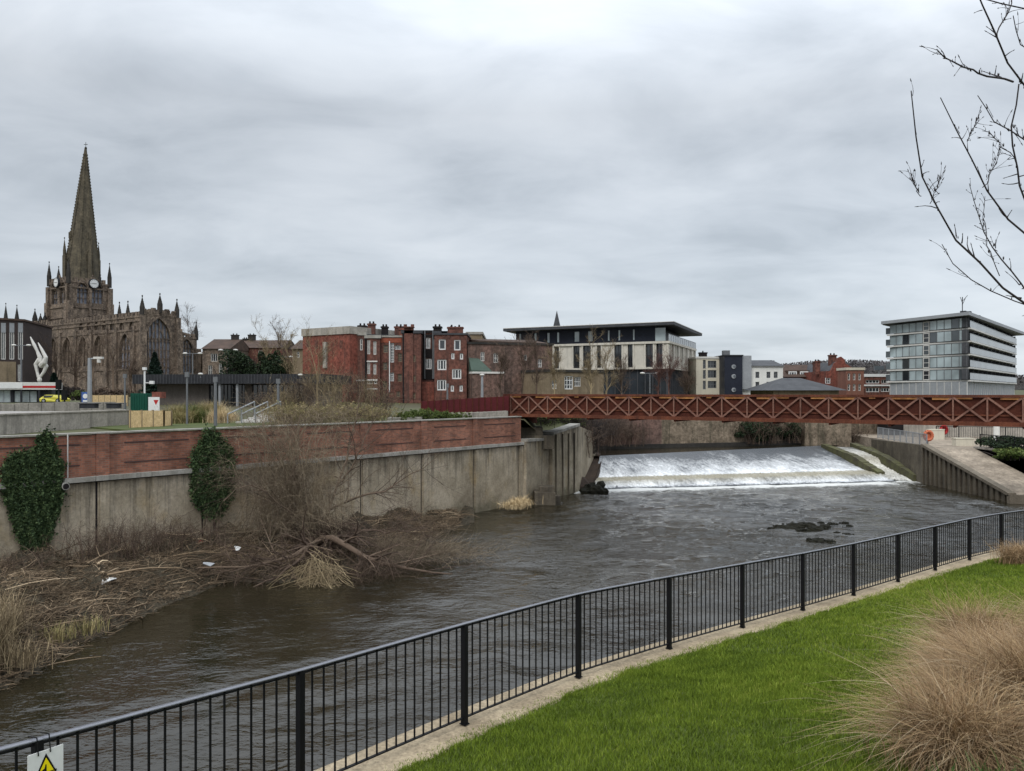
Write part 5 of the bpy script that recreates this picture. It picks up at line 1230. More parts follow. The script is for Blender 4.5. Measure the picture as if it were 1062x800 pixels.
for i in range(5):
    z0, z1 = lev[i]+.15, lev[i+1]-.13; nn_ = 11
    for k in range(nn_):
        if k in (5,): continue
        u0, u1 = fl.L*k/nn_, fl.L*(k+1)/nn_
        gm = 'glass_pale'
        if (i, k) in ((3, 2), (1, 2), (3, 6), (0, 2)): gm = 'glass_dark'
        fl.window([u0+.01, u1-.01, z0, z1], e, 1, 1, fm='pole_grey', gm=gm if random.random() > .12 else 'glass_mid', fw=.025, proud=True, name='glazing_panel')
    u0, u1 = fl.L*5/nn_, fl.L*6/nn_
    fl.window([u0+.05, u1-.05, z0, z1], e, 1, 2, fm='white_trim', gm='glass_dark' if i in (0, 3) else 'glass_mid', fw=.1, proud=True, name='stair_window')
    # balcony side: recessed dark glazing, glass balustrades, dividing fins
    mb = MB(); mb.poly([fr.T(0.1, .56, z0), fr.T(fr.L-.2, .56, z0), fr.T(fr.L-.2, .56, z1), fr.T(.1, .56, z1)]); mb.build('recessed_glazing', 'glass_dark', e)
    mb = MB(); mb.poly([fr.T(0, -.3, z0), fr.T(fr.L, -.3, z0), fr.T(fr.L, -.3, z0+.72), fr.T(0, -.3, z0+.72)]); mb.box(0, fr.L, -.33, -.27, z0+.72, z0+.77, fr.T); mb.build('balustrade', 'glass_rail', e)
    mb = MB()
    for k in range(13): u = fr.L*k/12; mb.box(max(0, u-.09), u+.09, -.15, .55, z0, z1, fr.T)
    mb.build('divider', 'slate', e)
    mb = MB(); mb.box(-.7, -.05, 0, .05, z0, z0+.8, fl.T); mb.build('end_balustrade', 'glass_rail', e)
mb = MB(); o1, o2, o3, o4 = tuple(Lf-fl.n*.9-fl.t*.6), tuple(C+V([-.55, -1.3])), tuple(Rt-fr.n*1.5+fr.t*.3), tuple(back)
mb.prism([o1, o2, o3, o4], CZ+8.9, CZ+9.28); mb.build('roof', 'grey_clad', e)
mb = MB(); mb.prism([tuple(V(o1)+V([.5, .6])), tuple(V(o2)+V([.4, .9])), tuple(V(o3)+V([-1, 1])), tuple(V(o4))], CZ+8.84, CZ+8.9); mb.build('soffit', 'slate', e)
q = V(C)+V([-.2, .6]); mb = MB(); z = CZ+9.28; mb.cyl((*q, z), (*q, z+1.9), .05, n=5)
for a_, b_, c_ in ((-.25, 1.2, 1.9), (.35, 1.0, 1.75), (.6, 1.4, 2.1)): mb.cyl((q[0], q[1], z+b_), (q[0]+a_, q[1], z+c_), .03, n=5)
mb.build('aerial', 'charcoal', e)
mb = MB()
for k in range(12): u = 1+fr.L*k/12.5; mb.box(u, u+.7, .3, .9, CZ+9.28, CZ+9.28+.35*(1+k % 2*.6), fr.T)
mb.build('roof_plant', 'slate', e)

# ------------------------------------------------------------------ low dark roofed hall behind the steps
e, f = block('low_building', 'low building with a black overhanging roof, brown block wall and dark glass', 163, 330, 398.6, 70, 68, 6, 'brown_block',
             [W(239, 412, 30, 27, 8, 1, fm='charcoal', gm='glass_dark'), W(288, 412, 54, 27, 10, 1, fm='charcoal', gm='glass_dark'), W(219, 412, 5, 26, 1, 1, fm='charcoal')], rim=0, zb=5.2)
mb = MB(); a, b = f.T(-1.5, -1.4, 0)[:2], f.T(f.L+1, -1.4, 0)[:2]; c, d = f.T(f.L+.6, 7, 0)[:2], f.T(-1.5, 7, 0)[:2]
mb.prism([a, b, c, d], f.z1+.01, f.z1+.85); mb.build('roof', 'charcoal', e)
mb = MB()
for k in range(60): x = -1.45+(f.L+2.4)*k/60; mb.box(x, x+.05, -1.44, -1.40, f.z1+.03, f.z1+.84, f.T)
mb.build('roof_rib', 'slate', e)
mb = MB(); x0, x1 = f.u(150), f.u(163); mb.box(x0, x1, -1, 3, f.z(155, 398), f.z(155, 395.5), f.T); mb.build('porch_roof', 'charcoal', e)
for px in (234.5, 252.5):
    x = f.u(px); mb = MB(); mb.cyl(f.T(x, -1.1, 5.2), f.T(x, -1.1, f.z1), .13, n=8); mb.build('column', 'galv', e)

# far roofs between church and brick terrace
far = dict(group='distant rooftops behind the dark bushes')
def gabled(name, label, pxa, pxb, ye, yr, d, dep, wm, rm, wins=(), chims=(), **k):
    e, f = block(name, label, pxa, pxb, ye, d, d, dep, wm, wins, rim=0, **k)
    mb = MB(); z = f.z1; zr = CZ-(yr-HOR)/F*(d+dep/2)
    mb.poly([f.T(-.2, -.3, z), f.T(f.L+.2, -.3, z), f.T(f.L+.2, dep/2, zr), f.T(-.2, dep/2, zr)]); mb.poly([f.T(f.L+.2, dep+.3, z), f.T(-.2, dep+.3, z), f.T(-.2, dep/2, zr), f.T(f.L+.2, dep/2, zr)])
    mb.poly([f.T(f.L+.15, -.3, z), f.T(f.L+.15, dep, z), f.T(f.L+.15, dep/2, zr)]); mb.poly([f.T(-.15, dep, z), f.T(-.15, -.3, z), f.T(-.15, dep/2, zr)]); mb.build('pitched_roof', rm, e)
    for px, yt, w_ in chims: chimney(e, f, px, yt, w_, dep/2, mat='dark_stone')
    return e, f
gabled('stone_house', 'stone house with a brown roof immediately right of the church', 210, 238, 362, 352, 140, 12, 'old_stone', 'roof_brown', [W(222, 371, 7, 8, 3, 1), W(229, 383, 4, 12, 2, 2), W(218, 384, 4, 10, 2, 2)], [(231.5, 346, 1.3)], **far)
e, f = gabled('long_house', 'long brown roofed house with a pale gable and two chimneys', 236, 292, 361, 353, 150, 12, 'brick_brown', 'roof_brown', [W(245, 366, 4, 5, 2, 1), W(270, 366, 4, 5, 2, 1)], [(250.5, 346, 1.4), (243.5, 350, .9)], **far)
mb = MB(); mb.add([f.T(f.u(242), -.6, f.z(248, 364)), f.T(f.u(254), -.6, f.z(248, 364)), f.T(f.u(248), -.6, f.z(248, 354)), f.T(f.u(242), .5, f.z(248, 364)), f.T(f.u(254), .5, f.z(248, 364)), f.T(f.u(248), .5, f.z(248, 354))], [(0, 1, 2), (5, 4, 3), (0, 3, 4, 1), (1, 4, 5, 2), (2, 5, 3, 0)]); mb.build('pale_gable', 'grey_clad', e)
gabled('gable_house', 'house with a brown roof and cream wall left of the plain red brick block', 303, 316, 362, 353, 104, 9, 'brick_tan', 'roof_brown', [W(309, 368, 3, 6, 1, 2)], [], **far)

# ------------------------------------------------------------------ left: dark brick building with sculpture, shop front, street things
p0, p1 = xz(-60, 98), xz(24.5, 104); f = Facade(p0, p1, 5.5, CZ+9.6)
e = empty('dark_building', (p0[0], p0[1], 5.5), 'dark brick building with tall white panelled windows at the left edge', 'building')
hl = [f.rect(x-2.6, 335, x+2.6, 373) for x in (-13, -4.5, 3.5, 12.3, 21.3)]+[f.rect(18.5, 378, 23, 395.5)]
mb = MB(); f.wall(mb, hl); q = V(f.p1)+f.n*16+V([-2, 0]); pR = xz(54, 116)
side_faces(mb, [tuple(p0), tuple(p1), tuple(pR), tuple(p0+V([-3, 16]))], 5.5, CZ+9.6, skip=(0,)); mb.build('wall', 'brown_dark', e)
for h_ in hl[:-1]:
    f.window(h_, e, 2, 1, fm='white_trim', gm='glass_teal', fw=.11)
    mb = MB(); mb.box(h_[0], h_[1], .02, .07, h_[3]-1.3, h_[3], f.T); mb.build('white_panel', 'grey_clad', e)
f.window(hl[-1], e, 2, 2, fm='white_trim', fw=.12)
mb = MB(); r = f.rect(-20, 375, 16.5, 397); mb.box(r[0], r[1], -.08, 0, r[2], r[3], f.T); mb.build('brick_band', 'brick_tan', e)
mb = MB(); mb.prism([tuple(p0-f.n*.15), tuple(p1-f.n*.15+f.t*.1), tuple(pR+V([.2, 0])), tuple(p0+V([-3, 16]))], CZ+9.605, CZ+9.85); mb.build('roof', 'roof_brown', e)
# white sculpture of bent limbs on the dark side wall
def limb(pts, mat, par, name):
    mb = MB()
    for (a, ra), (b, rb) in zip(pts[:-1], pts[1:]): mb.cyl(a, b, ra, rb, n=8); mb.blob(b, (rb, rb, rb), n=8, mm=5, jag=0)
    mb.build(name, mat, par)
sd0 = 101.0
S_ = lambda px, py, r, dy=0: (tuple(at(px, py, sd0+dy)), r*.66)
c = at(40.5, 397, sd0); e = empty('sculpture', c, 'white sculpture of a diving figure with long raised limbs beside the dark wall', 'sculpture')
limb([S_(31.5, 349.5, .10), S_(35.5, 358, .32), S_(38.5, 364, .26), S_(41.5, 371, .42), S_(42, 375, .5)], 'white_trim', e, 'left_limb')
limb([S_(39.5, 355.5, .08, -.4), S_(43, 362, .26, -.4), S_(47.5, 371, .38, -.4), S_(46, 376, .5, -.3), S_(43, 379, .55)], 'white_trim', e, 'right_limb')
limb([S_(41, 373, .5), S_(37, 378, .36), S_(38.5, 386, .26), S_(40, 391.5, .3)], 'white_trim', e, 'arm')
limb([S_(45, 376, .5), S_(48, 380, .38), S_(45.5, 386, .3), S_(41.5, 391.5, .26)], 'white_trim', e, 'arm')
mb = MB(); p = at(41, 394, sd0); mb.blob(p, (.3, .3, .38), n=8, mm=6, jag=0); mb.build('head', 'white_trim', e)
mb = MB(); mb.cyl((p[0], p[1], 5.5), (p[0], p[1], p[2]-.2), .25, .18, n=8); mb.build('plinth', 'grey_clad', e)
# shop kiosk with red and white fascia
p0, p1 = xz(-70, 70), xz(50, 74); f = Facade(p0, p1, 5.75, CZ+.25)
e = empty('kiosk', (p0[0], p0[1], 5.75), 'low glazed shop unit with a white and red fascia canopy', 'kiosk')
mb = MB(); f.wall(mb, [f.rect(x-7.5, 404.5, x+7.5, 417.5) for x in (-34, -16, 3.5)]+[f.rect(14, 405, 39, 418)]); side_faces(mb, [tuple(p0), tuple(p1), tuple(p1+f.n*8), tuple(p0+f.n*8)], 5.75, CZ+.25, skip=(0,)); mb.build('wall', 'charcoal', e)
for x in (-34, -16, 3.5): f.window(f.rect(x-7.5, 404.5, x+7.5, 417.5), e, 2, 1, fm='grey_clad', gm='shop_pane', fw=.06)
f.window(f.rect(14, 405, 39, 418), e, 3, 1, fm='charcoal', gm='shop_pane', fw=.08, name='door')
mb = MB(); mb.box(0, f.L+.9, -.45, 4, CZ+.25, CZ+.95, f.T); mb.build('fascia', 'white_trim', e)
mb = MB(); mb.box(0, f.L+.92, -.475, -.45, CZ+.42, CZ+.62, f.T); mb.build('red_stripe', 'red_paint', e)
mb = MB(); r = f.rect(-4, 397.5, 24, 404); mb.box(r[0], r[1], -.49, -.45, CZ+.36, CZ+.86, f.T); mb.build('shop_sign', 'white_paint', e)
for px in (22.5, 41): x = f.u(px); mb = MB(); mb.box(x-.08, x+.08, -.4, -.25, 5.75, CZ+.25, f.T); mb.build('column', 'charcoal', e)
# yellow van, partly hidden behind the low stone wall
CS = .72; p = at(57, 418, 66); e = empty('yellow_car', (p[0], p[1], 5.9), 'small bright yellow car parked behind the low stone wall', 'car')
mb = MB(); w_ = .85; prf = [(-1.3, 0.2), (1.3, .2), (1.35, .55), (1.0, .75), (.55, .8), (.25, 1.15), (-.75, 1.18), (-1.15, .85), (-1.35, .6)]
n = len(prf); mb.add([(p[0]+x*CS, p[1]-w_*CS+.1*(z > .8), 5.9+z*.8*CS) for x, z in prf]+[(p[0]+x*CS, p[1]+w_*CS-.1*(z > .8), 5.9+z*.8*CS) for x, z in prf], [tuple(range(n)), tuple(range(2*n-1, n-1, -1))]+[(i, i+n, (i+1) % n+n, (i+1) % n) for i in range(n)]); mb.build('body', 'yellow_paint', e)
mb = MB(); mb.box(p[0]-.62, p[0]+.16, p[1]-w_*CS+.03, p[1]-w_*CS+.11, 5.9+.46, 5.9+.63); mb.build('side_window', 'glass_dark', e)
for x in (-.6, .6):
    mb = MB(); mb.cyl((p[0]+x, p[1]-w_*CS-.02, 6.08), (p[0]+x, p[1]-w_*CS+.2, 6.08), .19, n=14); o = mb.build('wheel', 'tyre', e); mb = MB(); mb.cyl((p[0]+x, p[1]-w_*CS-.035, 6.08), (p[0]+x, p[1]-w_*CS-.02, 6.08), .11, n=10); mb.build('rim', 'galv', o)
# blue parking sign and black post
p = at(88.5, 412, 55); e = empty('blue_sign', (p[0], p[1], 5.8), 'blue upright sign panel with a white mark next to the tall grey lamp', 'sign')
mb = MB(); mb.box(p[0]-.27, p[0]+.27, p[1], p[1]+.12, 5.95, CZ+.02); mb.build('panel', 'blue_paint', e)
mb = MB(); mb.cyl((p[0], p[1], CZ-.28), (p[0], p[1]-.02, CZ-.28), .17, n=16); mb.box(p[0]-.16, p[0]+.16, p[1]-.02, p[1], CZ-.68, CZ-.56); mb.build('white_mark', 'white_paint', e)
mb = MB(); mb.box(p[0]-.36, p[0]-.27, p[1], p[1]+.1, 5.8, CZ+.1); mb.build('post', 'charcoal', e)
for px, y0, d, h_, lb in ((61, 400, 60, .1, 'dark traffic signal post beside the kiosk canopy'), (67, 411, 60, -.1, 'short dark signal post near the yellow car')):
    p = at(px, y0, d); e = empty('signal_post', (p[0], p[1], 5.8), lb, 'traffic signal'); mb = MB(); mb.cyl((p[0], p[1], 5.8), (p[0], p[1], p[2]), .06, n=6); mb.build('pole', 'charcoal', e)
    mb = MB(); mb.box(p[0]-.17, p[0]+.17, p[1]-.16, p[1]+.1, p[2]-.3, p[2]+.45); mb.build('signal_head', 'black_ink', e)
# green steel cabinet and red and white notice
p = at(144, 425, 46); mb = MB(); mb.box(p[0]-.5, p[0]+.5, p[1], p[1]+1.4, 5.2, CZ-.06)
e = mb.build('green_cabinet', 'green_steel'); tag(e, 'dark green steel storage container beside the boards', 'container')
mb = MB()
for k in range(7): mb.box(p[0]-.47+.15*k, p[0]-.42+.15*k, p[1]-.03, p[1], 5.3, CZ-.12)
mb.build('rib', 'green_steel', e)
p = at(159.5, 420, 45); e = empty('notice_board', (p[0], p[1], 5.2), 'white hoarding notice with a red mark right of the green container', 'sign')
mb = MB(); mb.box(p[0]-.32, p[0]+.32, p[1], p[1]+.06, 5.25, CZ-.28); mb.build('board', 'white_paint', e)
mb = MB(); mb.poly([(p[0]-.02, p[1]-.004, CZ-.45), (p[0]+.12, p[1]-.004, CZ-.75), (p[0]+.28, p[1]-.004, CZ-.45)]); mb.build('red_mark', 'red_paint', e)
mb = MB(); mb.box(p[0]-.25, p[0]+.3, p[1]+.3, p[1]+.9, CZ-.35, CZ+.02); mb.build('red_crate', 'brick_red', e)
p = at(150, 420, 50); e = empty('white_pole', (p[0], p[1], 5.2), 'white pole with a small camera head above the green container', 'pole')
mb = MB(); mb.cyl((p[0], p[1], 5.2), (p[0], p[1], at(0, 385, 50)[2]), .06, n=8); mb.build('shaft', 'white_paint', e)
mb = MB(); z = at(0, 384, 50)[2]; mb.cyl((p[0], p[1], z), (p[0], p[1], z+.18), .14, n=10); mb.box(p[0]+.35, p[0]+.6, p[1]-.1, p[1]+.1, z-.9, z-.7); mb.box(p[0], p[0]+.4, p[1]-.03, p[1]+.03, z-.85, z-.8); mb.build('camera_head', 'white_paint', e)

# ------------------------------------------------------------------ lamp posts
def lamp(px, yb, yt, d, kind, label, mat='pole_grey', r=.06, group=None, zb=None):
    zt = CZ-(yt-HOR)/F*d; zb = CZ-(yb-HOR)/F*d if zb is None else zb; p = at(px, yt, d); e = empty('street_lamp', (p[0], p[1], zb), label, 'street lamp', group)
    mb = MB(); mb.cyl((p[0], p[1], zb), (p[0], p[1], zt), r*1.25, r, n=8)
    if kind == 'twin': mb.cyl((p[0]-.55*d/60, p[1], zt-.05), (p[0]+.55*d/60, p[1], zt-.05), .05, n=6)
    if kind == 'arm': mb.cyl((p[0], p[1], zt-.06), (p[0]+.5, p[1], zt), .05, n=6)
    mb.build('pole', mat, e)
    mb = MB(); k = d/60
    if kind == 'twin':
        for s in (-1, 1): mb.blob((p[0]+s*.58*k, p[1], zt-.02), (.2*k, .15*k, .08*k), n=10, mm=5, jag=0)
    elif kind == 'arm': mb.box(p[0]+.3, p[0]+.85, p[1]-.13, p[1]+.13, zt-.06, zt+.08); mb.cyl((p[0]+.6, p[1], zt-.3), (p[0]+.6, p[1], zt-.06), .12, n=8)
    elif kind == 'single': mb.blob((p[0], p[1], zt), (.2*k, .2*k, .09*k), n=10, mm=5, jag=0)
    else: mb.box(p[0]-.09, p[0]+.09, p[1]-.07, p[1]+.07, zt-.25, zt)
    mb.build('lamp_head', 'white_trim' if kind != 'plain' else 'pole_grey', e)
lamp(93, 421, 371.5, 50, 'arm', 'tall pale grey lamp column with one short arm beside the blue sign', 'galv', .12)
lamp(194, 440, 386, 38, 'plain', 'slim grey post standing in the dry grass behind the parapet', r=.045)
lamp(223.5, 443, 391, 36, 'plain', 'thick grey post just left of the concrete steps', r=.07)
lamp(288.5, 442, 393, 38.5, 'plain', 'grey post to the right of the concrete steps', r=.06)
lamp(129.5, 425, 388, 46, 'plain', 'slim grey post in front of the church, left of the green container', r=.05)
lamp(199.8, 395, 366.5, 95, 'twin', 'twin headed street lamp in front of the church east end', r=.08)
lamp(236.5, 392, 363, 95, 'twin', 'twin headed street lamp above the dark roof, left of the dark bushes', r=.08)
lamp(293.5, 392, 370, 95, 'twin', 'twin headed street lamp over the right hand dark bushes', r=.08)
lamp(22, 400, 358, 80, 'twin', 'twin headed street lamp in front of the tall white windows', r=.08)
lamp(208, 392, 388, 66, 'single', 'small white domed lamp on the low dark roof, left', r=.04)
lamp(311.5, 392, 389, 64, 'single', 'small white domed lamp near the right end of the low dark roof', r=.04)
lamp(464, 430, 398, 47.5, 'plain', 'slim grey post standing before the dark red fence', r=.05)
lamp(500, 412, 389, 50, 'single', 'pale flat headed lamp in front of the ivy covered block', 'galv', r=.07)
lamp(674, 408, 387, 88, 'twin', 'thin lamp standing before the modern block, beside the red stemmed tree', r=.06)
# ------------------------------------------------------------------ the great church
lw_ = V([-.817, .576]); rn_ = V([.576, .817])
N0 = V([-63.6, 132.6])                       # south east corner of the chancel
ch = empty('church', (N0[0], N0[1], 5.5), 'large dark sandstone gothic church with a tall central spire', 'church')
def merlons(mb, f, z, y0=-.12, y1=.35, w=.6, gap=.5, h=.65, u0=0, u1=None):
    u1 = u1 or f.L; mb.box(u0, u1, y0, y1, z-.35, z, f.T); u = u0+.1
    while u+w < u1: mb.box(u, u+w, y0, y1, z, z+h, f.T); u += w+gap
def pinnacle(mb, c, zb, zt, r=.45):
    mb.mark(); c = V(c); zs = zb+(zt-zb)*.38
    mb.box(c[0]-r*.75, c[0]+r*.75, c[1]-r*.75, c[1]+r*.75, zb-.6, zs)
    for k in range(4):
        g = k*math.pi/2+.785; mb.cone((c[0]+math.cos(g)*r*.8, c[1]+math.sin(g)*r*.8), r*.22, zs-.2, zs+(zt-zs)*.25)
    mb.cone(c, r, zs, zt, n=4)
    for k in range(3): z = zs+(zt-zs)*(.25+.2*k); q = r*(1-(.25+.2*k))*1.0; mb.box(c[0]-q*.75, c[0]+q*.75, c[1]-q*.75, c[1]+q*.75, z, z+.12)
    mb.blob((c[0], c[1], zt), (.14, .14, .2), n=6, mm=4, jag=0)
ZT1 = CZ+13.3
fs_ = Facade(N0+lw_*38.5, N0, 5.0, ZT1); fe_ = Facade(N0, N0+rn_*6.6, 5.0, ZT1+.0)
def gwin(f, r, name='window', nx=3, par=ch, gm='lead_window', tr=3, rec=.5):
    u0, u1, a, b = r[:4]; w = u1-u0; mb = MB()
    for k in range(1, nx):
        x = u0+w*k/nx; ht = b-w*.85*(abs(k/nx-.5)*1.5)**1.5
        mb.box(x-.09, x+.09, rec-.3, rec-.12, a, ht-.1, f.T)
    for k in range(1, tr): z = a+(b-a)*.75*k/tr; mb.box(u0, u1, rec-.28, rec-.14, z-.05, z+.05, f.T)
    # tracery heads
    sp = b-w*.85
    for k in range(nx):
        c0 = u0+w*(k+.5)/nx; q = w/nx/2
        for s in (-1, 1): mb.bar(f.T(c0+s*q, rec-.2, sp-.2), f.T(c0, rec-.2, sp+q*1.4), .09)
    for s in (-1, 1): mb.bar(f.T(u0+w*.5+s*w*.3, rec-.2, sp+.2), f.T(u0+w*.5, rec-.2, b-w*.18), .1)
    o = mb.build(name, 'old_stone', par)
    mb = MB(); mb.poly([f.T(u0, rec-.05, a), f.T(u1, rec-.05, a), f.T(u1, rec-.05, b), f.T(u0, rec-.05, b)]); mb.build('leaded_glass', gm, o)
def hood(mb, f, r, t=.22):
    mb.mark(); u0, u1, a, b = r[:4]; w = u1-u0; sp = b-w*.85; N = 8; pts = []
    for k in range(N+1):
        g = (math.pi/3)*k/N; pts.append((u1+.0-math.cos(g)*w, sp+math.sin(g)/.866*(b-sp)))
    for p, q in zip(pts[:-1], pts[1:]):
        mb.bar(f.T(p[0]-.1, -.1, p[1]+.1), f.T(q[0]-.1, -.1, q[1]+.1), .2, t, up=(0, 0, 1)); m_ = lambda x: u0+u1-x
        mb.bar(f.T(m_(p[0])+.1, -.1, p[1]+.1), f.T(m_(q[0])+.1, -.1, q[1]+.1), .2, t)
    mb.box(u0-.25, u0-.02, -.12, .0, sp-1.2, sp, f.T); mb.box(u1+.02, u1+.25, -.12, .0, sp-1.2, sp, f.T)
# chancel body
hs = []
for px, w_, y0, y1 in ((56, 9, 351, 381), (70.5, 10, 350, 381), (87, 10, 349, 380), (103, 11, 348, 380), (130.5, 13, 346, 384)):
    hs.append(fs_.rect(px-w_/2, y0, px+w_/2, y1)+[True])
cl = []
for px in (84, 92, 100, 108, 116, 126, 136): cl.append(fs_.rect(px-2.2, 333, px+2.2, 342.5)+[True])
mb = MB(); fs_.wall(mb, hs+cl, rec=.5)
he = [fe_.rect(151, 330, 177, 390)+[True]]; fe_.wall(mb, he, rec=.5)
E1 = N0+rn_*6.6; W1 = N0+lw_*38.5
side_faces(mb, [tuple(N0), tuple(E1), tuple(E1+lw_*38.5), tuple(W1)], 5, ZT1, skip=(0, 3)); mb.build('chancel_wall', 'old_stone', ch)
for r in hs[:4]: gwin(fs_, r, gm='old_stone', nx=3, tr=1)
gwin(fs_, hs[4], nx=4)
for r in cl: gwin(fs_, r, nx=2, tr=1)
gwin(fe_, he[0], nx=7, tr=5, name='east_window')
mb = MB()
for r in hs: hood(mb, fs_, r)
hood(mb, fe_, he[0], .3); mb.build('hood_mould', 'old_stone', ch)
mb = MB(); merlons(mb, fs_, ZT1); merlons(mb, fe_, ZT1+.5)
for z in (ZT1-.9, fs_.z(110, 345), fs_.z(110, 384)): mb.box(0, fs_.L, -.15, 0, z-.15, z+.12, fs_.T)
mb.build('battlement', 'old_stone', ch)
# low gable top of the east front
mb = MB(); P = [(0, ZT1-.1), (6.6, ZT1-.1), (6.6, ZT1+.3), (3.3, ZT1+1.2), (0, ZT1+.4)]
mb.add([fe_.T(x, -.05, z) for x, z in P]+[fe_.T(x, .4, z) for x, z in P], [(0, 1, 2, 3, 4), (9, 8, 7, 6, 5)]+[(i, i+5, (i+1) % 5+5, (i+1) % 5) for i in range(5)])
for k in range(5): x = .5+k*1.25; mb.box(x, x+.7, -.12, .35, ZT1+.3, ZT1+1.75-abs(x+.35-3.3)*.3, fe_.T)
mb.build('gable', 'old_stone', ch)
mb = MB()
for px in (63, 79, 95, 111.5, 121, 139.5):
    mb.mark(); u = fs_.u(px); mb.box(u-.5, u+.5, -.45, 0, 5, fs_.z(px, 362), fs_.T); mb.box(u-.4, u+.4, -.28, 0, 5, ZT1-1.8, fs_.T)
for u in (0.0, 6.6): mb.mark(); mb.box(u-.5, u+.5, -.7, 0, 5, ZT1-2, fe_.T); mb.box(u-.4, u+.4, -.4, 0, 5, ZT1, fe_.T)
mb.build('buttress', 'old_stone', ch)
mb = MB()
def pin_at(f, px, y, zb, yt, r=.4): u = f.u(px); q = f.T(u, y, 0)[:2]; pinnacle(mb, q, zb, f.z(px, yt), r)
for px, yt in ((122.7, 314), (131.5, 313)): pin_at(fs_, px, .2, ZT1, yt, .32)
pinnacle(mb, fe_.T(0.1, .1, 0)[:2], ZT1+.3, fe_.z(147, 307), .42); pinnacle(mb, fe_.T(3.3, .1, 0)[:2], ZT1+1.2, fe_.z(165, 305), .45); pinnacle(mb, fe_.T(6.5, .1, 0)[:2], ZT1+.3, fe_.z(183, 311), .42)
mb.build('pinnacle', 'dark_stone', ch)
# north chapel at the right, lower
fc = Facade(N0+rn_*6.6+lw_*1.0, N0+rn_*11.0+lw_*1.0, 5, CZ+10.1)
r_ = fc.rect(187.5, 352, 199, 387)+[True]; mb = MB(); fc.wall(mb, [r_], rec=.4)
a, b = fc.p0, fc.p1; side_faces(mb, [tuple(a), tuple(b), tuple(b+lw_*20), tuple(a+lw_*20)], 5, CZ+10.1, skip=(0,)); mb.build('chapel_wall', 'old_stone', ch)
gwin(fc, r_, nx=4, tr=3); mb = MB(); hood(mb, fc, r_); merlons(mb, fc, CZ+10.1, h=.6)
mb.add([fc.T(0, 0, CZ+10.3), fc.T(0, 0, CZ+11.3), fc.T(4.4, 0, CZ+10.3), fc.T(0, .4, CZ+10.3), fc.T(0, .4, CZ+11.3), fc.T(4.4, .4, CZ+10.3)], [(0, 2, 1), (3, 4, 5), (1, 2, 5, 4), (0, 1, 4, 3)])
mb.box(3.9, 4.9, -.6, .5, 5, CZ+8, fc.T); mb.build('chapel_battlement', 'old_stone', ch)
mb = MB(); pinnacle(mb, fc.T(4.35, .1, 0)[:2], CZ+10.2, fc.z(205, 335), .36); mb.build('pinnacle', 'dark_stone', ch)
mb = MB(); q = fc.T(5.2, .3, 0); mb.box(0, 1.2, 0, .4, 5, CZ+7.5, lambda x, y, z: fc.T(4.9+x, y+.2, z)); mb.build('end_wall', 'old_stone', ch)
# nave beyond the tower
TC = V([-92.0, 160.0]); TS = 8.5
NV = TC-rn_*1.5+lw_*5; fn_ = Facade(NV+lw_*30, NV, 5, CZ+14.6); mb = MB()
wn = [fn_.rect(px-2.5, 346, px+2.5, 358)+[True] for px in (5, 15, 25, 35, 44)]; fn_.wall(mb, wn, rec=.4)
side_faces(mb, [tuple(NV+lw_*30), tuple(NV), tuple(NV+rn_*10), tuple(NV+rn_*10+lw_*30)], 5, CZ+14.6, skip=(0,)); mb.build('nave_wall', 'old_stone', ch)
for r in wn: gwin(fn_, r, nx=3, tr=1)
mb = MB(); merlons(mb, fn_, CZ+14.6); mb.build('battlement', 'old_stone', ch)
mb = MB()
for px, yt in ((5, 315), (16.5, 317), (41, 326), (45.5, 325)): pin_at(fn_, px, .2, CZ+14.8, yt, .42)
pin_at(fn_, 35.2, .2, CZ+14.8, 321, .5); mb.build('pinnacle', 'dark_stone', ch)
mb = MB(); u0, u1 = fn_.u(-5), fn_.u(24); um = fn_.u(7)
mb.add([fn_.T(u0, -.1, CZ+14.6), fn_.T(u1, -.1, CZ+14.6), fn_.T(um, -.1, CZ+16.6), fn_.T(u0, .4, CZ+14.6), fn_.T(u1, .4, CZ+14.6), fn_.T(um, .4, CZ+16.6)], [(0, 1, 2), (5, 4, 3), (1, 4, 5, 2), (2, 5, 3, 0)]); mb.build('transept_gable', 'old_stone', ch)
# tower
ZTT = CZ+23.2
ftS = Facade(TC+lw_*TS, TC, 5, ZTT); ftE = Facade(TC, TC+rn_*TS, 5, ZTT)
hE = [ftE.rect(x-5.6, 291, x+5.6, 315)+[True] for x in (85.5, 101)]; hS = []
for k in (.3, .72): hS.append([TS*k-1.35, TS*k+1.35, hE[0][2], hE[0][3], True])
mb = MB(); ftE.wall(mb, hE, rec=.6); ftS.wall(mb, hS, rec=.6)
side_faces(mb, [tuple(TC), tuple(TC+rn_*TS), tuple(TC+rn_*TS+lw_*TS), tuple(TC+lw_*TS)], 5, ZTT, skip=(0, 3)); mb.build('tower', 'old_stone', ch)
for r in hE: gwin(ftE, r, nx=3, tr=3, name='belfry_window', rec=.6)
for r in hS: gwin(ftS, r, nx=3, tr=3, name='belfry_window', rec=.6)
mb = MB()
for r in hE: hood(mb, ftE, r)
for r in hS: hood(mb, ftS, r)
for f in (ftE, ftS):
    for z in (ZTT-1.2, hE[0][2]-.8, hE[0][2]-3): mb.box(-.1, f.L+.1, -.2, 0, z-.14, z+.14, f.T)
    merlons(mb, f, ZTT+.1, h=.8, w=.6, gap=.55)
mb.build('string_course', 'old_stone', ch)
mb = MB()
for f in (ftE, ftS):
    for u in (0, f.L): 
        mb.mark(); mb.box(u-.6, u+.6, -.75, 0, 5, CZ+19, f.T); mb.box(u-.5, u+.5, -.5, 0, 5, ZTT-.8, f.T)
mb.box(TS*.48, TS*.54, -.3, 0, hE[0][2]-2.5, ZTT-1.2, ftE.T); mb.build('tower_buttress', 'old_stone', ch)
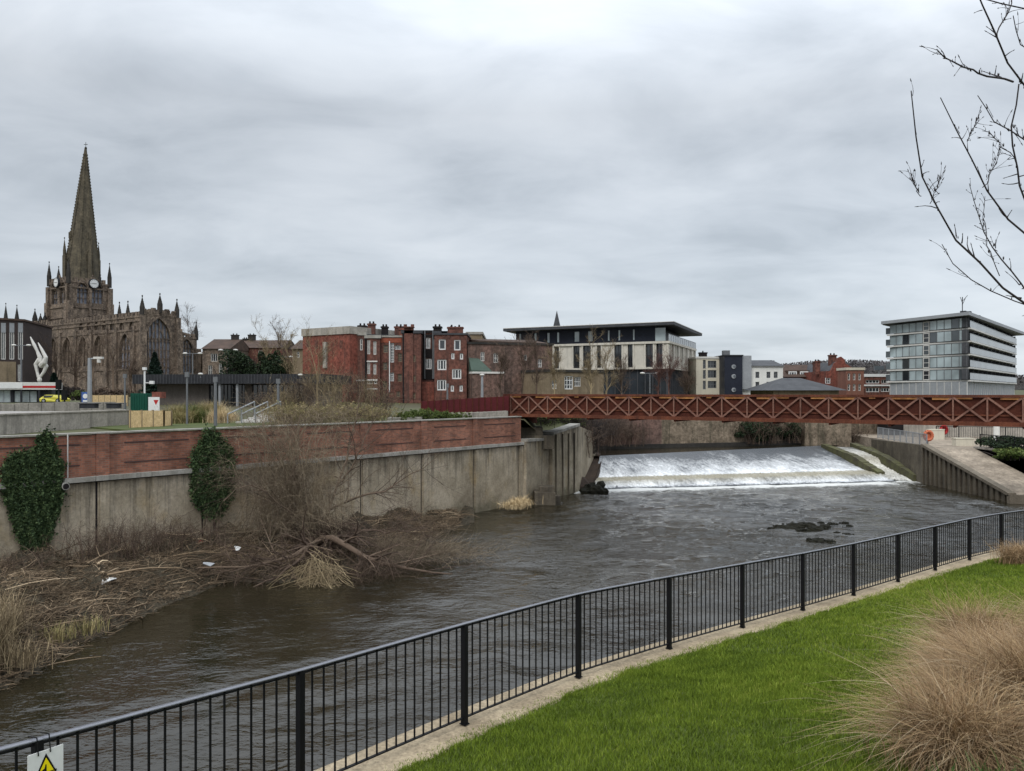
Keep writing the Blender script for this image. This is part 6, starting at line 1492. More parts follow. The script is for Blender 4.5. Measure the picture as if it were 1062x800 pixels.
mb = MB(); tc = TC+(lw_+rn_)*TS/2
for a_, b_ in ((0, 0), (1, 0), (0, 1), (1, 1)): pinnacle(mb, TC+lw_*TS*a_+rn_*TS*b_, ZTT, ZTT+4.6, .42)
pinnacle(mb, TC+lw_*TS*.5-rn_*.0, ZTT, ZTT+3.2, .35); pinnacle(mb, TC+rn_*TS*.75, ZTT, ZTT+2.5, .3)
mb.build('tower_pinnacle', 'dark_stone', ch)
# clock faces on both sides
for f, u, nm in ((ftE, ftE.u(96.3), 'clock'), (ftS, TS*.5, 'clock')):
    z = ZTT-.15; c = V(f.T(u, -.55, z)); c2 = V(f.T(u, -.05, z)); mb = MB(); mb.cyl(c2, c, 1.05, n=24); o = mb.build(nm, 'charcoal', ch)
    c3 = V(f.T(u, -.60, z)); mb = MB(); mb.cyl(c, c3, .88, n=24); mb.build('clock_face', 'white_paint', o)
    mb = MB()
    for k in range(12):
        g = k*math.pi/6; q = lambda r: f.T(u+math.sin(g)*r, -.615, z+math.cos(g)*r); mb.bar(q(.68), q(.80), .07, .02, up=(f.n[0], f.n[1], 0))
    mb.bar(f.T(u, -.63, z), f.T(u+.52, -.63, z+.02), .09, .02, up=(f.n[0], f.n[1], 0)); mb.bar(f.T(u, -.63, z), f.T(u-.62, -.63, z+.02), .06, .02, up=(f.n[0], f.n[1], 0))
    mb.build('clock_hands', 'black_ink', o)
    mb = MB(); mb.add([f.T(u-1.3, -.1, z), f.T(u+1.3, -.1, z), f.T(u, -.1, z+1.9), f.T(u-1.3, .3, z), f.T(u+1.3, .3, z), f.T(u, .3, z+1.9)], [(0, 1, 2), (5, 4, 3), (1, 4, 5, 2), (2, 5, 3, 0)]); mb.build('clock_gable', 'old_stone', ch)
# spire: octagon with ribs, crockets, bands and four spirelets
sc = tc+V([.5, 0]); zs, ztip = ZTT-.2, CZ+52.5
NSP = 26; mb = MB(); lv = np.linspace(0, 1, NSP)
def srad(t): return 3.6*(1-t)**1.0+.10
ring = []
for t in lv:
    r = srad(t)*(1+.012*math.sin(t*40)); ring.append([(sc[0]+.9*t*0.9+math.cos(math.pi/8+k*math.pi/4)*r, sc[1]+math.sin(math.pi/8+k*math.pi/4)*r, zs+(ztip-zs)*t) for k in range(8)])
vv = [p for r in ring for p in r]
mb.add(vv, [(i*8+k, i*8+(k+1) % 8, (i+1)*8+(k+1) % 8, (i+1)*8+k) for i in range(NSP-1) for k in range(8)]); sp = mb.build('spire', 'spire_stone', ch)
mb = MB()
for k in range(8):
    for i in range(NSP-1): mb.bar(ring[i][k], ring[i+1][k], .16)
    for i in range(44):
        t = (i+.5)/46; r = srad(t)+.06; g = math.pi/8+k*math.pi/4; mb.box(*(sum([[sc[0]+.81*t+math.cos(g)*r-.09, sc[0]+.81*t+math.cos(g)*r+.09], [sc[1]+math.sin(g)*r-.09, sc[1]+math.sin(g)*r+.09], [zs+(ztip-zs)*t, zs+(ztip-zs)*t+.3]], [])))
mb.build('spire_rib', 'spire_stone', sp)
mb = MB(); tp = (sc[0]+.85, sc[1], ztip)
mb.cyl((tp[0], tp[1], ztip-.2), (tp[0], tp[1], ztip+1.3), .05, n=5); mb.blob((tp[0], tp[1], ztip), (.26, .26, .3), n=8, mm=5, jag=0); mb.box(tp[0]-.4, tp[0]+.4, tp[1]-.03, tp[1]+.03, ztip+.75, ztip+.85); mb.build('finial', 'dark_stone', sp)
mb = MB()
for k in range(4):
    g = k*math.pi/2+math.atan2(lw_[1]+rn_[1], lw_[0]+rn_[0])+math.pi/4; q = sc+V([math.cos(g), math.sin(g)])*3.55
    pinnacle(mb, q, zs+5.6, zs+9.6, .3); mb.box(q[0]-.3, q[0]+.3, q[1]-.3, q[1]+.3, zs-.2, zs+5.9)
mb.build('spirelet', 'spire_stone', ch)
mb = MB()
for k in range(4):
    g = k*math.pi/2+math.atan2(rn_[1], rn_[0])+math.pi; q = sc+V([math.cos(g), math.sin(g)])*2.9; t2 = V([-math.sin(g), math.cos(g)]); o_ = V([math.cos(g), math.sin(g)])
    for zz2, s_ in ((5, 1.0), (9.5, .7)):
        mb.mark()
        B_ = sc+o_*(srad(zz2/30)*.93+.1); mb.add([(*(B_-t2*.6*s_), zs+zz2), (*(B_+t2*.6*s_), zs+zz2), (*(B_+t2*.6*s_), zs+zz2+1.3*s_), (*B_, zs+zz2+2.6*s_), (*(B_-t2*.6*s_), zs+zz2+1.3*s_)]+[(*(B_-o_*1.2-t2*.6*s_), zs+zz2), (*(B_-o_*1.2+t2*.6*s_), zs+zz2), (*(B_-o_*1.2+t2*.6*s_), zs+zz2+1.3*s_), (*(B_-o_*1.2), zs+zz2+2.6*s_), (*(B_-o_*1.2-t2*.6*s_), zs+zz2+1.3*s_)], [(0, 1, 2, 3, 4)]+[(i, i+5, (i+1) % 5+5, (i+1) % 5) for i in range(5)])
        mb.box(*[B_[0]-.18, B_[0]+.18, B_[1]-.18, B_[1]+.18], zs+zz2+.2, zs+zz2+1.5)
mb.build('lucarne', 'spire_stone', sp)
# ------------------------------------------------------------------ plants
G = np.random.default_rng(21)
def ivy(label, outline, parent_x, nleaf, seed):
    """leafy sheet hanging on the quay wall; outline = photo columns: (px, y_top, y_bottom)"""
    g = np.random.default_rng(seed); o = np.array(outline, float); n = nleaf
    px = g.uniform(o[0, 0], o[-1, 0], n*2); yt = np.interp(px, o[:, 0], o[:, 1]); yb = np.interp(px, o[:, 0], o[:, 2])
    py = g.uniform(0, 1, n*2)**.9*(yb-yt+8)+yt-4+g.normal(0, 2.5, n*2)+3*np.sin(px*1.3); px = px+g.normal(0, 1.5, n*2)*np.where(g.uniform(size=n*2) < .12, 2.6, 1)
    x = (lambda k: (k*QA[1]-QA[0])/(qt[0]-k*qt[1]))((px-CX)/F); d = QA[1]+qt[1]*x
    z = CZ-(py-HOR)/F*d
    th = .05+.08*np.sin(px*.31+z*2.3)**2+.25*np.clip((py-yt)/(yb-yt), 0, 1)*(1-np.clip((py-yt)/(yb-yt), 0, 1))*4*.25
    y = -g.uniform(.02, 1, n*2)**.6*th-.05
    C = np.stack([QA[0]+qt[0]*x+qn[0]*y, QA[1]+qt[1]*x+qn[1]*y, z], 1)
    nz = np.sin(px*.8+2*np.sin(py*.35))*np.sin(py*.62+1.5*np.sin(px*.4))
    keep = g.uniform(-1, 1, n*2) < nz*.5+.62
    C = C[keep]; r = np.clip(g.beta(2, 2, len(C))*.8+.15*nz[keep], 0, 1)
    e = empty('ivy', C[np.argmin(C[:, 2])], label, 'ivy', 'ivy hanging on the river wall')
    c = Cat(); v, q = cards(C, .062, g); c.add((v, q), r, 4); c.build('leaves', 'ivy', e)
    # woody stems
    P = []
    for k in range(14):
        a = g.uniform(o[0, 0]+3, o[-1, 0]-3); xs_ = qx(a); zt_ = CZ-(np.interp(a, o[:, 0], o[:, 1])-HOR)/F*qd(a); zb_ = CZ-(np.interp(a, o[:, 0], o[:, 2])-HOR)/F*qd(a)
        P.append(resample([QT(xs_, -.03, zt_-.3), QT(xs_+g.normal()*.2, -.06, (zt_+zb_)/2), QT(qx((o[0, 0]+o[-1, 0])/2)+g.normal()*.15, -.05, zb_-.8)], 6))
    P = V(P); v, q = tubes(P, np.full(P.shape[:2], .02), 4); npmesh('stems', v, q, 'twig_brown', e)
ivy('broad ivy curtain hanging from the parapet at the far left', [(3, 490, 505), (9, 479, 522), (15, 476, 541), (21, 474, 558), (28, 473, 573), (35, 470, 580), (40, 454, 577), (46, 451, 566), (52, 453, 548), (57, 470, 532), (62, 486, 512)], 0, 13000, 3)
ivy('smaller ivy clump on the brick parapet below the grey post', [(198, 478, 505), (203, 470, 518), (210, 453, 528), (218, 449, 531), (226, 455, 530), (233, 463, 522), (240, 472, 505)], 0, 9000, 4)

# ---- debris bank under the wall: mud mound (structure) and a mat of drift twigs (stuff)
KP = [(-120, 9.5, 1.3), (-60, 8.0, 1.25), (0, 0, 0), (0, 0, 0)]
wl = [(-330, 700, 0), (-60, 742), (0, 715), (60, 682), (140, 641), (235, 603), (300, 603), (340, 598), (400, 577), (440, 560), (492, 541)]
wlp = V([on(p[0], p[1], 0)[:2] for p in wl[1:]]); wallp = V([xz(px, qd(px)) for px in (-60, 0, 60, 140, 235, 300, 340, 400, 440, 492)])
wlp = np.vstack([[wlp[0]+V([-9, -3])], wlp]); wallp = np.vstack([[QA], wallp])
def bank(u, w):
    """u 0..1 along, w 0 at the wall .. 1 at the waterline .. 1.25 under water"""
    k = u*(len(wlp)-1); a = np.stack([np.interp(k, range(len(wlp)), wallp[:, i]) for i in (0, 1)], -1); b = np.stack([np.interp(k, range(len(wlp)), wlp[:, i]) for i in (0, 1)], -1)
    p = a+(b-a)*w[..., None]
    top = np.interp(u, [0, .3, .55, .75, .9, 1], [1.25, 1.1, .95, .8, .5, .12])
    z = np.interp(w, [0, .35, .75, 1, 1.3], [1, .85, .42, 0.02, -.5])*top
    z = z+(.13*np.sin(p[..., 0]*1.9+np.sin(p[..., 1]*1.3)*2)+.13*np.sin(p[..., 1]*2.6+p[..., 0])+.07*np.sin(p[..., 0]*5.1+p[..., 1]*4.3))*np.clip(1.12-w, 0, 1)*1.5
    return np.concatenate([p, z[..., None]], -1)
U, Wd = np.meshgrid(np.linspace(0, 1, 260), np.linspace(0, 1.3, 46), indexing='ij'); v = bank(U.ravel(), Wd.ravel()); v[:, 2] += G.normal(0, .035, len(v))
tag(npmesh('river_bank', v, gridq(46, 260), 'bank_mud', smooth=True), 'muddy bank at the foot of the quay wall', kind='structure')
n = 17000; u = G.uniform(.05, .97, n); w_ = G.beta(1.6, 1.5, n)*1.04; A = bank(u, w_); A[:, 2] += .02
ang = np.where(G.uniform(size=n) < .45, G.normal(.75, .6, n), G.uniform(0, 6.28, n)); L = G.gamma(1.8, .19, n)[:, None]; D = np.c_[np.cos(ang), np.sin(ang), G.normal(.10, .28, n)]
B = A+D*L*.5+np.c_[G.normal(size=(n, 2))*.05, np.abs(G.normal(0, .06, n))]; C = A+D*L; C[:, 2] = np.maximum(bank(u, w_)[:, 2]+G.normal(.05, .10, n), .02)
P = bez(A, B, C, 4); r = G.gamma(2.2, .0040, n)[:, None]*V([1, .9, .75, .4])[None]
pn = .5+.5*np.sin(A[:, 0]*1.7+2*np.sin(A[:, 1]*.9))*np.sin(A[:, 1]*2.1+A[:, 0])
c = Cat(); c.add(tubes(P, r, 3), np.clip(G.beta(1.5, 3.4, n)*(.55+.8*pn)+.1*(L[:, 0] > .9), 0, 1), 12)
# fine stalks and litter
n = 26000; u = G.uniform(.05, .95, n); w_ = G.beta(1.5, 1.6, n)*1.02; A = bank(u, w_); ang = G.uniform(0, 2*np.pi, n); L = G.gamma(2, .11, n)[:, None]
D = np.c_[np.cos(ang), np.sin(ang), G.uniform(.0, .7, n)]; P = bez(A, A+D*L*.6, A+D*L*V([1, 1, .4]), 3)
c.add(ribbons(P, np.full((n, 3), .006), np.c_[-np.sin(ang), np.cos(ang), np.zeros(n)]), G.beta(1.6, 2.2, n), 6)
tag(c.build('driftwood_litter', 'debris'), 'tangled mat of dead twigs and reed litter on the river bank', 'debris', kind='stuff')
gB = np.random.default_rng(4)
DB = []
for k_ in range(16):
    u0 = gB.uniform(.3, .85); a0 = bank(V([u0]), V([gB.uniform(.2, .9)]))[0]; an = gB.uniform(-.3, 1.6); Lb = gB.uniform(.9, 2.2)
    pts = [a0+V([0, 0, .08]), a0+V([math.cos(an)*Lb*.5, math.sin(an)*Lb*.5, .22]), a0+V([math.cos(an)*Lb, math.sin(an)*Lb, .12])]
    P_ = resample(pts, 8)[None]; R_ = np.linspace(.035, .012, 8)[None]*gB.uniform(.6, 1.2); c = Cat(); c.add(tubes(P_, R_, 5), V([.6]), 40); Q_, q_ = twigs_from(P_, R_, 9, .6, gB, K=5, up=.1); c.add(tubes(Q_, q_, 4), gB.uniform(.2, 1, 9), 20)
    DB.append((a0[0]/a0[1], c.build('drift_branch', 'debris')))
for k_, (x_, o_) in enumerate(sorted(DB, key=lambda t: t[0])): tag(o_, nth(k_, 16, 'bare drift branch lying on the bank'), 'branch', 'drift branches on the bank')
# scraps of litter one can see
for px, py, s_, mt, lb in ((113, 604, .35, 'white_paint', 'crumpled white plastic sheet on the twig covered bank'), (104, 602, .2, 'white_trim', 'small white scrap beside the crumpled sheet'), (216, 588, .2, 'grey_clad', 'pale flattened bag caught in the twigs under the wall'), (207, 565, .18, 'red_paint', 'small faded red scrap on the bank below the second ivy'), (246, 571, .12, 'white_paint', 'tiny white bottle among the twigs under the fallen tree')):
    p = on(px, py, .75); mb = MB(); rr = random.Random(px); vs = [(p[0]+s_*math.cos(g)*(.7+rr.random()*.5), p[1]+s_*.7*math.sin(g)*(.7+rr.random()*.5), p[2]+rr.uniform(.0, .18)) for g in np.linspace(0, 6.28, 8)[:-1]]
    mb.add(vs+[(p[0], p[1], p[2]+.16)]+[(x, y, z-.02) for x, y, z in vs], [(i, (i+1) % 7, 7) for i in range(7)]+[(i, 8+i, 8+(i+1) % 7, (i+1) % 7) for i in range(7)]); tag(mb.build('litter_scrap', mt), lb, 'litter')

def woody(name, label, cat, mat, parts, group=None, n=4):
    """parts: list of (P, R) path batches"""
    allp = np.concatenate([p.reshape(-1, 3) for p, _ in parts]); b = allp[np.argmin(allp[:, 2])]
    e = empty(name, b, label, cat, group)
    return e
def addb(c, P, Rr, n=3, lo=0, hi=1, g=G):
    c.add(tubes(P, Rr, n), g.uniform(lo, hi, len(P)), P.shape[1]*n)
# ---- the fallen willow: a few traced limbs, each with its depth, and clouds of thin shoots
e = empty('fallen_tree', on(332, 560, .5), 'big half fallen bare willow sprawling from the debris bank against the wall', 'tree')
L_ = [  # limb way points (px, py, distance) and radii at the ends
 ([(335, 556, 32.2), (343, 525, 33), (352, 500, 33.6), (360, 478, 34), (366, 450, 34), (370, 415, 34), (378, 392, 34)], .075, .01),
 ([(338, 530, 33), (360, 520, 33), (400, 510, 33), (425, 494, 33.2), (452, 475, 33.5)], .06, .01),
 ([(332, 555, 32), (318, 530, 31.4), (300, 500, 31), (285, 470, 31), (270, 445, 31)], .05, .01),
 ([(330, 553, 32), (300, 530, 30.4), (270, 505, 29.6), (245, 500, 29), (232, 520, 28.6)], .045, .01),
 ([(325, 566, 31.2), (334, 557, 30.6), (348, 555, 29.9), (360, 566, 29.2), (378, 580, 28.8), (402, 589, 28.6), (430, 591, 28.7), (472, 596, 28.9)], .17, .02),
 ([(334, 558, 30.8), (318, 570, 29.4), (298, 581, 28.4), (270, 587, 27.8), (235, 590, 27.3), (205, 589, 27.2)], .11, .02),
 ([(318, 570, 29.4), (304, 588, 28.2), (282, 602, 27.4), (255, 612, 26.9), (228, 622, 26.5)], .07, .012),
 ([(372, 580, 29.3), (368, 596, 28.7), (375, 602, 28.5)], .04, .012), ([(380, 584, 29.2), (395, 598, 28.6), (400, 600, 28.5)], .035, .01),
 ([(365, 548, 31), (400, 552, 30), (440, 548, 31)], .04, .01), ([(355, 500, 33.4), (372, 470, 33), (385, 440, 33.4)], .05, .012),
 ([(300, 500, 31), (310, 465, 32), (312, 430, 32.5)], .045, .012)]
PP = np.stack([resample([at(*w) for w in l[0]], 9) for l in L_]); RR = np.stack([np.linspace(l[1], l[2], 9) for l in L_])
PP[:, 1:-1] += G.normal(0, .04, PP[:, 1:-1].shape)
c = Cat(); addb(c, PP, RR, 7, .55, 1); c.build('trunk', 'twig_brown', e, smooth=True)
c = Cat()
P1, R1 = twigs_from(PP, RR, 300, 1.7, G, K=6, up=.25, spread=1, droop=.05, lo=.15, rmin=.008, rk=.45); addb(c, P1, R1, 4)
P2, R2 = twigs_from(P1, R1, 2400, 1.0, G, K=5, up=.15, spread=1.2, droop=.25, rmin=.0045, rk=.55); addb(c, P2, R2, 3)
P3, R3 = twigs_from(P2, R2, 5000, .5, G, K=4, up=.05, spread=1.2, droop=.3, rmin=.003, rk=.6); addb(c, P3, R3, 3)
c.build('branches', 'twig_brown', e)
# drooping pale shoots of the crown on the left
c = Cat(); cen = V([at(x, y, d) for x, y, d in ((262, 505, 30), (240, 520, 29.4), (285, 490, 31), (300, 520, 31), (255, 470, 31.4), (320, 500, 32))])
n = 400; A = at(305, 550, 31.3)+G.normal(size=(n, 3))*V([1.0, .35, .25])
tx = G.uniform(218, 372, n); ty = 405+G.beta(1.5, 1.3, n)*160; td = G.uniform(29.2, 32.6, n); Cc = np.stack([(tx-CX)/F*td, td, CZ-(ty-HOR)/F*td], 1); Cc[:, 2] = np.maximum(Cc[:, 2], .5)
B = A*.55+Cc*.45; B[:, 2] = np.maximum(A[:, 2], Cc[:, 2])+G.uniform(-.1, 1.1, n); P = bez(A, B, Cc, 8)+G.normal(size=(n, 8, 3))*.03
R0 = G.uniform(.006, .016, n)[:, None]*np.linspace(1, .3, 8)[None]; addb(c, P, R0, 4, .3, 1)
P5, R5 = twigs_from(P, R0, 2600, .85, G, K=5, up=.1, spread=1.1, droop=.25, rmin=.004, lo=.3); addb(c, P5, R5, 3, .35, 1)
P4, R4 = twigs_from(P5, R5, 5200, .4, G, K=4, up=-.05, spread=1, rmin=.003); addb(c, P4, R4, 3, .3, 1)
c.build('drooping_shoots', 'twig_grey', e)
# half sunk crown on the right, pale and fine, and hanging root mat in the middle
c = Cat()
for (x, y, d, n, sx, L0) in ((440, 574, 31, 620, 1.0, 1.2), (465, 582, 31.5, 380, .9, 1.1), (418, 572, 30.8, 260, .6, .9), (385, 560, 31.5, 300, .8, .8)):
    A = at(x, y, d)+G.normal(size=(n, 3))*V([sx, .5, .12]); A[:, 2] = np.abs(A[:, 2])*.6+.05; g_ = G.normal(.1, 1.3, n); L = G.uniform(.3, 1, n)*L0
    Cc = A+np.c_[np.cos(g_)*L, np.sin(g_)*L-.2, G.uniform(-.2, .9, n)*L]; Cc[:, 2] = np.maximum(Cc[:, 2], .01); P = bez(A, (A+Cc)/2+V([0, 0, .15]), Cc, 5); addb(c, P, np.full((n, 5), .004), 3, .2, .9)
Q7, q7 = twigs_from(P, np.full((n, 5), .004), 900, .35, G, K=4, up=.2, rmin=.003); addb(c, Q7, q7, 3, .2, 1)
c.build('sunken_crown', 'twig_grey', e)
c = Cat(); n = 300; A = at(328, 596, 27.6)+G.normal(size=(n, 3))*V([.36, .3, .4]); Cc = A+np.c_[G.normal(0, .6, n), G.normal(-.3, .2, n), -G.uniform(.2, 1.1, n)]; Cc[:, 2] = np.maximum(Cc[:, 2], .0)
P = bez(A, (A+Cc)/2+G.normal(size=(n, 3))*.15, Cc, 5); addb(c, P, np.full((n, 5), .008), 3, .2, 1)
c.build('hanging_roots', 'twig_tan', e)
mb = MB()
for k_, (x_, y_, d_, r_) in enumerate(((332, 560, 31.6, .8), (320, 572, 30.4, .55), (355, 560, 31.8, .6))):
    p_ = at(x_, y_, d_); mb.blob((p_[0], p_[1], .5), (r_, r_*.7, .55), seed=k_+90, n=12, mm=8, jag=.3)
mb.build('root_mound', 'soil', e)
c = Cat(); n = 1500; A = at(338, 556, 31.2)+G.normal(size=(n, 3))*V([.8, .4, .35]); g_ = G.uniform(0, 6.28, n); L = G.gamma(2, .2, n); Cc = A+np.c_[np.cos(g_)*L, np.sin(g_)*L*.7, G.normal(.1, .35, n)*L]; Cc[:, 2] = np.maximum(Cc[:, 2], .05); P = bez(A, (A+Cc)/2+G.normal(size=(n, 3))*.08, Cc, 5); addb(c, P, G.uniform(.004, .014, n)[:, None]*np.ones((1, 5)), 3, 0, .7); c.build('tangled_roots', 'twig_brown', e)

def shrub(name, label, base, n, h, spread, mat, r0=.015, tw=3.0, tl=.4, group=None, droop=.1, cat='shrub', K=6, basew=.25, rmin=.003, leaf=None, nleaf=0, lsize=.04, lmat=None, seed=1, up=.35, tw2=1.3):
    g = np.random.default_rng(seed); P, Rr = stems(base, n, h, spread, g, r0, K, droop, basew)
    e = empty(name, base, label, cat, group); c = Cat(); addb(c, P, Rr, 4, 0, 1, g)
    P1, R1 = twigs_from(P, Rr, int(n*tw), tl*h, g, K=5, up=up, spread=.9, rmin=rmin, lo=.2); addb(c, P1, R1, 3, 0, 1, g)
    P2, R2 = twigs_from(P1, R1, int(n*tw*tw2), tl*h*.5, g, K=4, up=up*.6, spread=1.1, rmin=rmin); addb(c, P2, R2, 3, 0, 1, g)
    c.build('branches', mat, e)
    if nleaf:
        k = g.integers(0, len(P2), nleaf); C = P2[k, g.integers(1, 4, nleaf)]+g.normal(size=(nleaf, 3))*.06*h
        c = Cat(); c.add(cards(C, lsize, g), g.uniform(0, 1, nleaf), 4); c.build('leaves', lmat, e)
    return e
# dark red brown brambles along the wall foot
for i, (px, yb, dd, h, l) in enumerate(((95, 578, -1.0, 1.5, 'arching bramble at the wall foot right of the broad ivy'), (130, 572, -1.0, 1.6, 'dense brown bramble against the wall, middle of the bay'), (165, 566, -.9, 1.4, 'brown bramble at the wall foot near the second ivy'), (200, 562, -.9, 1.1, 'low bramble under the second ivy'), (5, 600, -.9, 1.1, 'brown bramble at the wall foot below the far left ivy'), (402, 548, -.7, .7, 'low scrub at the wall foot right of the fallen tree'), (445, 545, -.5, .6, 'small scrub at the narrow end of the debris bank'))):
    d = qd(px)+dd; b = at(px, yb, d); b[2] = min(b[2], .95)
    shrub('bramble', l, b, 85, h, 1.3, 'twig_brown', .010, 3, .35, 'brambles along the wall foot', .5, seed=30+i, basew=.75)
# reeds at the left frame edge
def tuft(name, label, base, n, h, spread, mat, wd, g, group=None, lean=(0, 0), cat='grass clump', bw=.15, K=7, arch=1.0, kind=None):
    A = base+np.c_[G.normal(size=(n, 2))*bw, np.zeros(n)]
    a = g.uniform(0, 2*np.pi, n); e_ = g.uniform(.15, 1, n)**.8*spread; H = h*g.uniform(.55, 1.1, n)
    d = np.c_[np.cos(a), np.sin(a), np.zeros(n)]; d[:, :2] += V(lean)
    t = np.linspace(0, 1, K)[None, :]
    tip = arch*g.uniform(.2, 1.0, n)[:, None]
    P = A[:, None]+d[:, None]*(e_[:, None]*(t**1.7))[..., None]
    P[..., 2] += H[:, None]*(1.35*t-tip*.75*t**2.6)
    P += g.normal(size=P.shape)*.008*t[..., None]
    side = np.c_[-d[:, 1], d[:, 0], np.zeros(n)]; side += g.normal(size=side.shape)*.35; side /= np.linalg.norm(side, axis=1, keepdims=True)
    c = Cat(); r = np.clip(g.beta(2, 2, n), 0, 1); c.add(ribbons(P, wd*g.uniform(.6, 1.3, n)[:, None]*np.interp(t[0], [0, .5, 1], [1, .8, .08])[None], side), r, 2*K)
    o = c.build(name, mat, None, org=np.asarray(base, float)); return tag(o, label, cat, group, kind)
for i, (px, py, z, n, h, l) in enumerate(((2, 668, .35, 340, 1.5, 'tall dry reed clump at the left edge of the bank'), (-14, 690, .3, 420, 1.7, 'dry reed clump cut by the left picture edge'), (22, 690, .25, 200, .7, 'low dry reed tuft at the water, left end of the bank'), (92, 655, .2, 120, .45, 'short greenish tuft on the bank above the water'), (60, 664, .2, 140, .5, 'straw coloured tuft near the waterline of the left bank'))):
    tuft('reed_clump', l, on(px, py, z), n, h, h*.55, 'dry_grass' if i > 2 else 'twig_tan', .008, G, 'reed clumps on the left bank', bw=.25)
# dead grass tuft by the footing
for px, py, l in ((541, 527, 'dead straw tuft hanging at the wall foot near the stone footing'), (533, 531, 'small dead straw tuft left of the other at the wall foot')):
    tuft('straw_tuft', l, on(px, py, .05)+V([0, .3, .15]), 500, .55, .7, 'pale_reed', .012, G, 'straw tufts at the quay corner', arch=1.8, bw=.3)

# ---- planting behind the parapet
grp = 'planting behind the brick parapet'
for i, (px, d, h, s_, m, mt, l) in enumerate((
 (187, 39, .7, .5, 'dry_grass', 0, 'tawny ornamental grass clump beside the chipboard hoarding'), (201, 40, .72, .55, 'dry_grass', 0, 'olive grass mound at the slim grey post'), (213, 40, .72, .5, 'green_shrub', 0, 'greener grass mound left of the thick grey post'), (227, 39.5, .85, .5, 'pale_reed', 0, 'pale straw grass clump right of the thick grey post'), (236, 42.5, .6, .4, 'pale_reed', 0, 'low straw grass left of the steps'), (222, 42, 1.045, .5, 'dry_grass', 0, 'tall tawny grass behind the thick grey post'), (183, 40, 1.0, .8, 'dry_grass', 0, 'tawny grass behind the hoarding end'), (196, 41, 1.0, .8, 'green_shrub', 0, 'green rushes behind the slim grey post'), (209, 42, 1.05, .8, 'dry_grass', 0, 'tawny grass before the brown block wall'), (222, 43, 1.1, .8, 'pale_reed', 0, 'pale grass before the brown block wall'))):
    tuft('grass_clump', l, V([*xz(px, d), 5.1]), 1500, h, s_, m, .008, G, grp, bw=.22)
for i, (px, d, h, l) in enumerate(((290, 37.5, 1.0, 'low tan hedge right of the steps'), (300, 37, 1.0, 'tan hedge left of the bare birch'), (318, 38, 1.0, 'tan hedge at the foot of the bare birch'), (336, 38.5, 1.0, 'tan hedge right of the bare birch'), (354, 39, 1.1, 'tan hedge in front of the low dark building end'), (372, 40, 1.0, 'tan green hedge before the brick terrace'), (390, 41, .9, 'right hand end of the tan green hedge'))):
    b = V([*xz(px, d), 5.1]); shrub('hedge_shrub', l, b, 130, h, .6, 'twig_tan', .008, 4, .3, grp, .1, seed=60+i, basew=.45, nleaf=1300, lsize=.035, lmat='dry_grass')
for i, (px, d, n, h, l) in enumerate(((418, 42.5, 26, .35, 'clipped green shrub behind the parapet, nearest the tan hedge'), (428, 43.5, 26, .42, 'clipped green shrub, second from the tan hedge'), (440, 44, 26, .42, 'clipped green shrub in the middle of the low row'), (451, 44.5, 26, .4, 'clipped green shrub just left of the slim post'), (463, 45, 26, .34, 'clipped green shrub at the slim post'), (474, 45.5, 26, .26, 'lowest clipped green shrub at the right end of the row'))):
    b = V([*xz(px, d), 5.1]); shrub('clipped_shrub', l, b, 60, h*1.4, .55, 'twig_dark', .008, 3, .3, 'clipped green shrubs behind the parapet', 0, seed=80+i, basew=.3, nleaf=2600, lsize=.04, lmat='green_shrub')

def tree(name, label, base, h, r0, crown_from, nb, bl, mat, seed, group=None, cat='tree', spread=.9, up=.5, n2=5, n3=4, lean=0, rmin=.006, forks=0, trunkmat=None, ntw=3):
    g = np.random.default_rng(seed); base = V(base)*1.; top = base+V([lean, 0, h])
    T_ = resample([base, base+V([lean*.3+g.normal()*.03*h, g.normal()*.03*h, h*.5]), top], 9)[None]; TR = np.linspace(r0, r0*.2, 9)[None]
    if forks:
        Pf, Rf = twigs_from(T_, TR, forks, h*.55, g, K=9, up=1.0, spread=.6, lo=.25, rmin=rmin, rk=.7)
        T_ = np.concatenate([T_, Pf]); TR = np.concatenate([TR, Rf])
    e = empty(name, base, label, cat, group); c = Cat(); addb(c, T_, TR, 6, .3, 1, g); c.build('trunk', trunkmat or mat, e)
    c = Cat(); P1, R1 = twigs_from(T_, TR, nb, bl, g, K=6, up=up, spread=spread, lo=crown_from, rmin=rmin, rk=.5); addb(c, P1, R1, 4, 0, 1, g)
    P2, R2 = twigs_from(P1, R1, nb*n2, bl*.5, g, K=5, up=up*.6, spread=spread, rmin=rmin, rk=.6); addb(c, P2, R2, 3, 0, 1, g)
    P3, R3 = twigs_from(P2, R2, nb*n2*n3, bl*.26, g, K=4, up=up*.4, spread=1.0, rmin=rmin*.8, rk=.6); addb(c, P3, R3, 3, 0, 1, g)
    c.build('crown', mat, e); return e
def yb(px, py, d): return at(px, py, d)
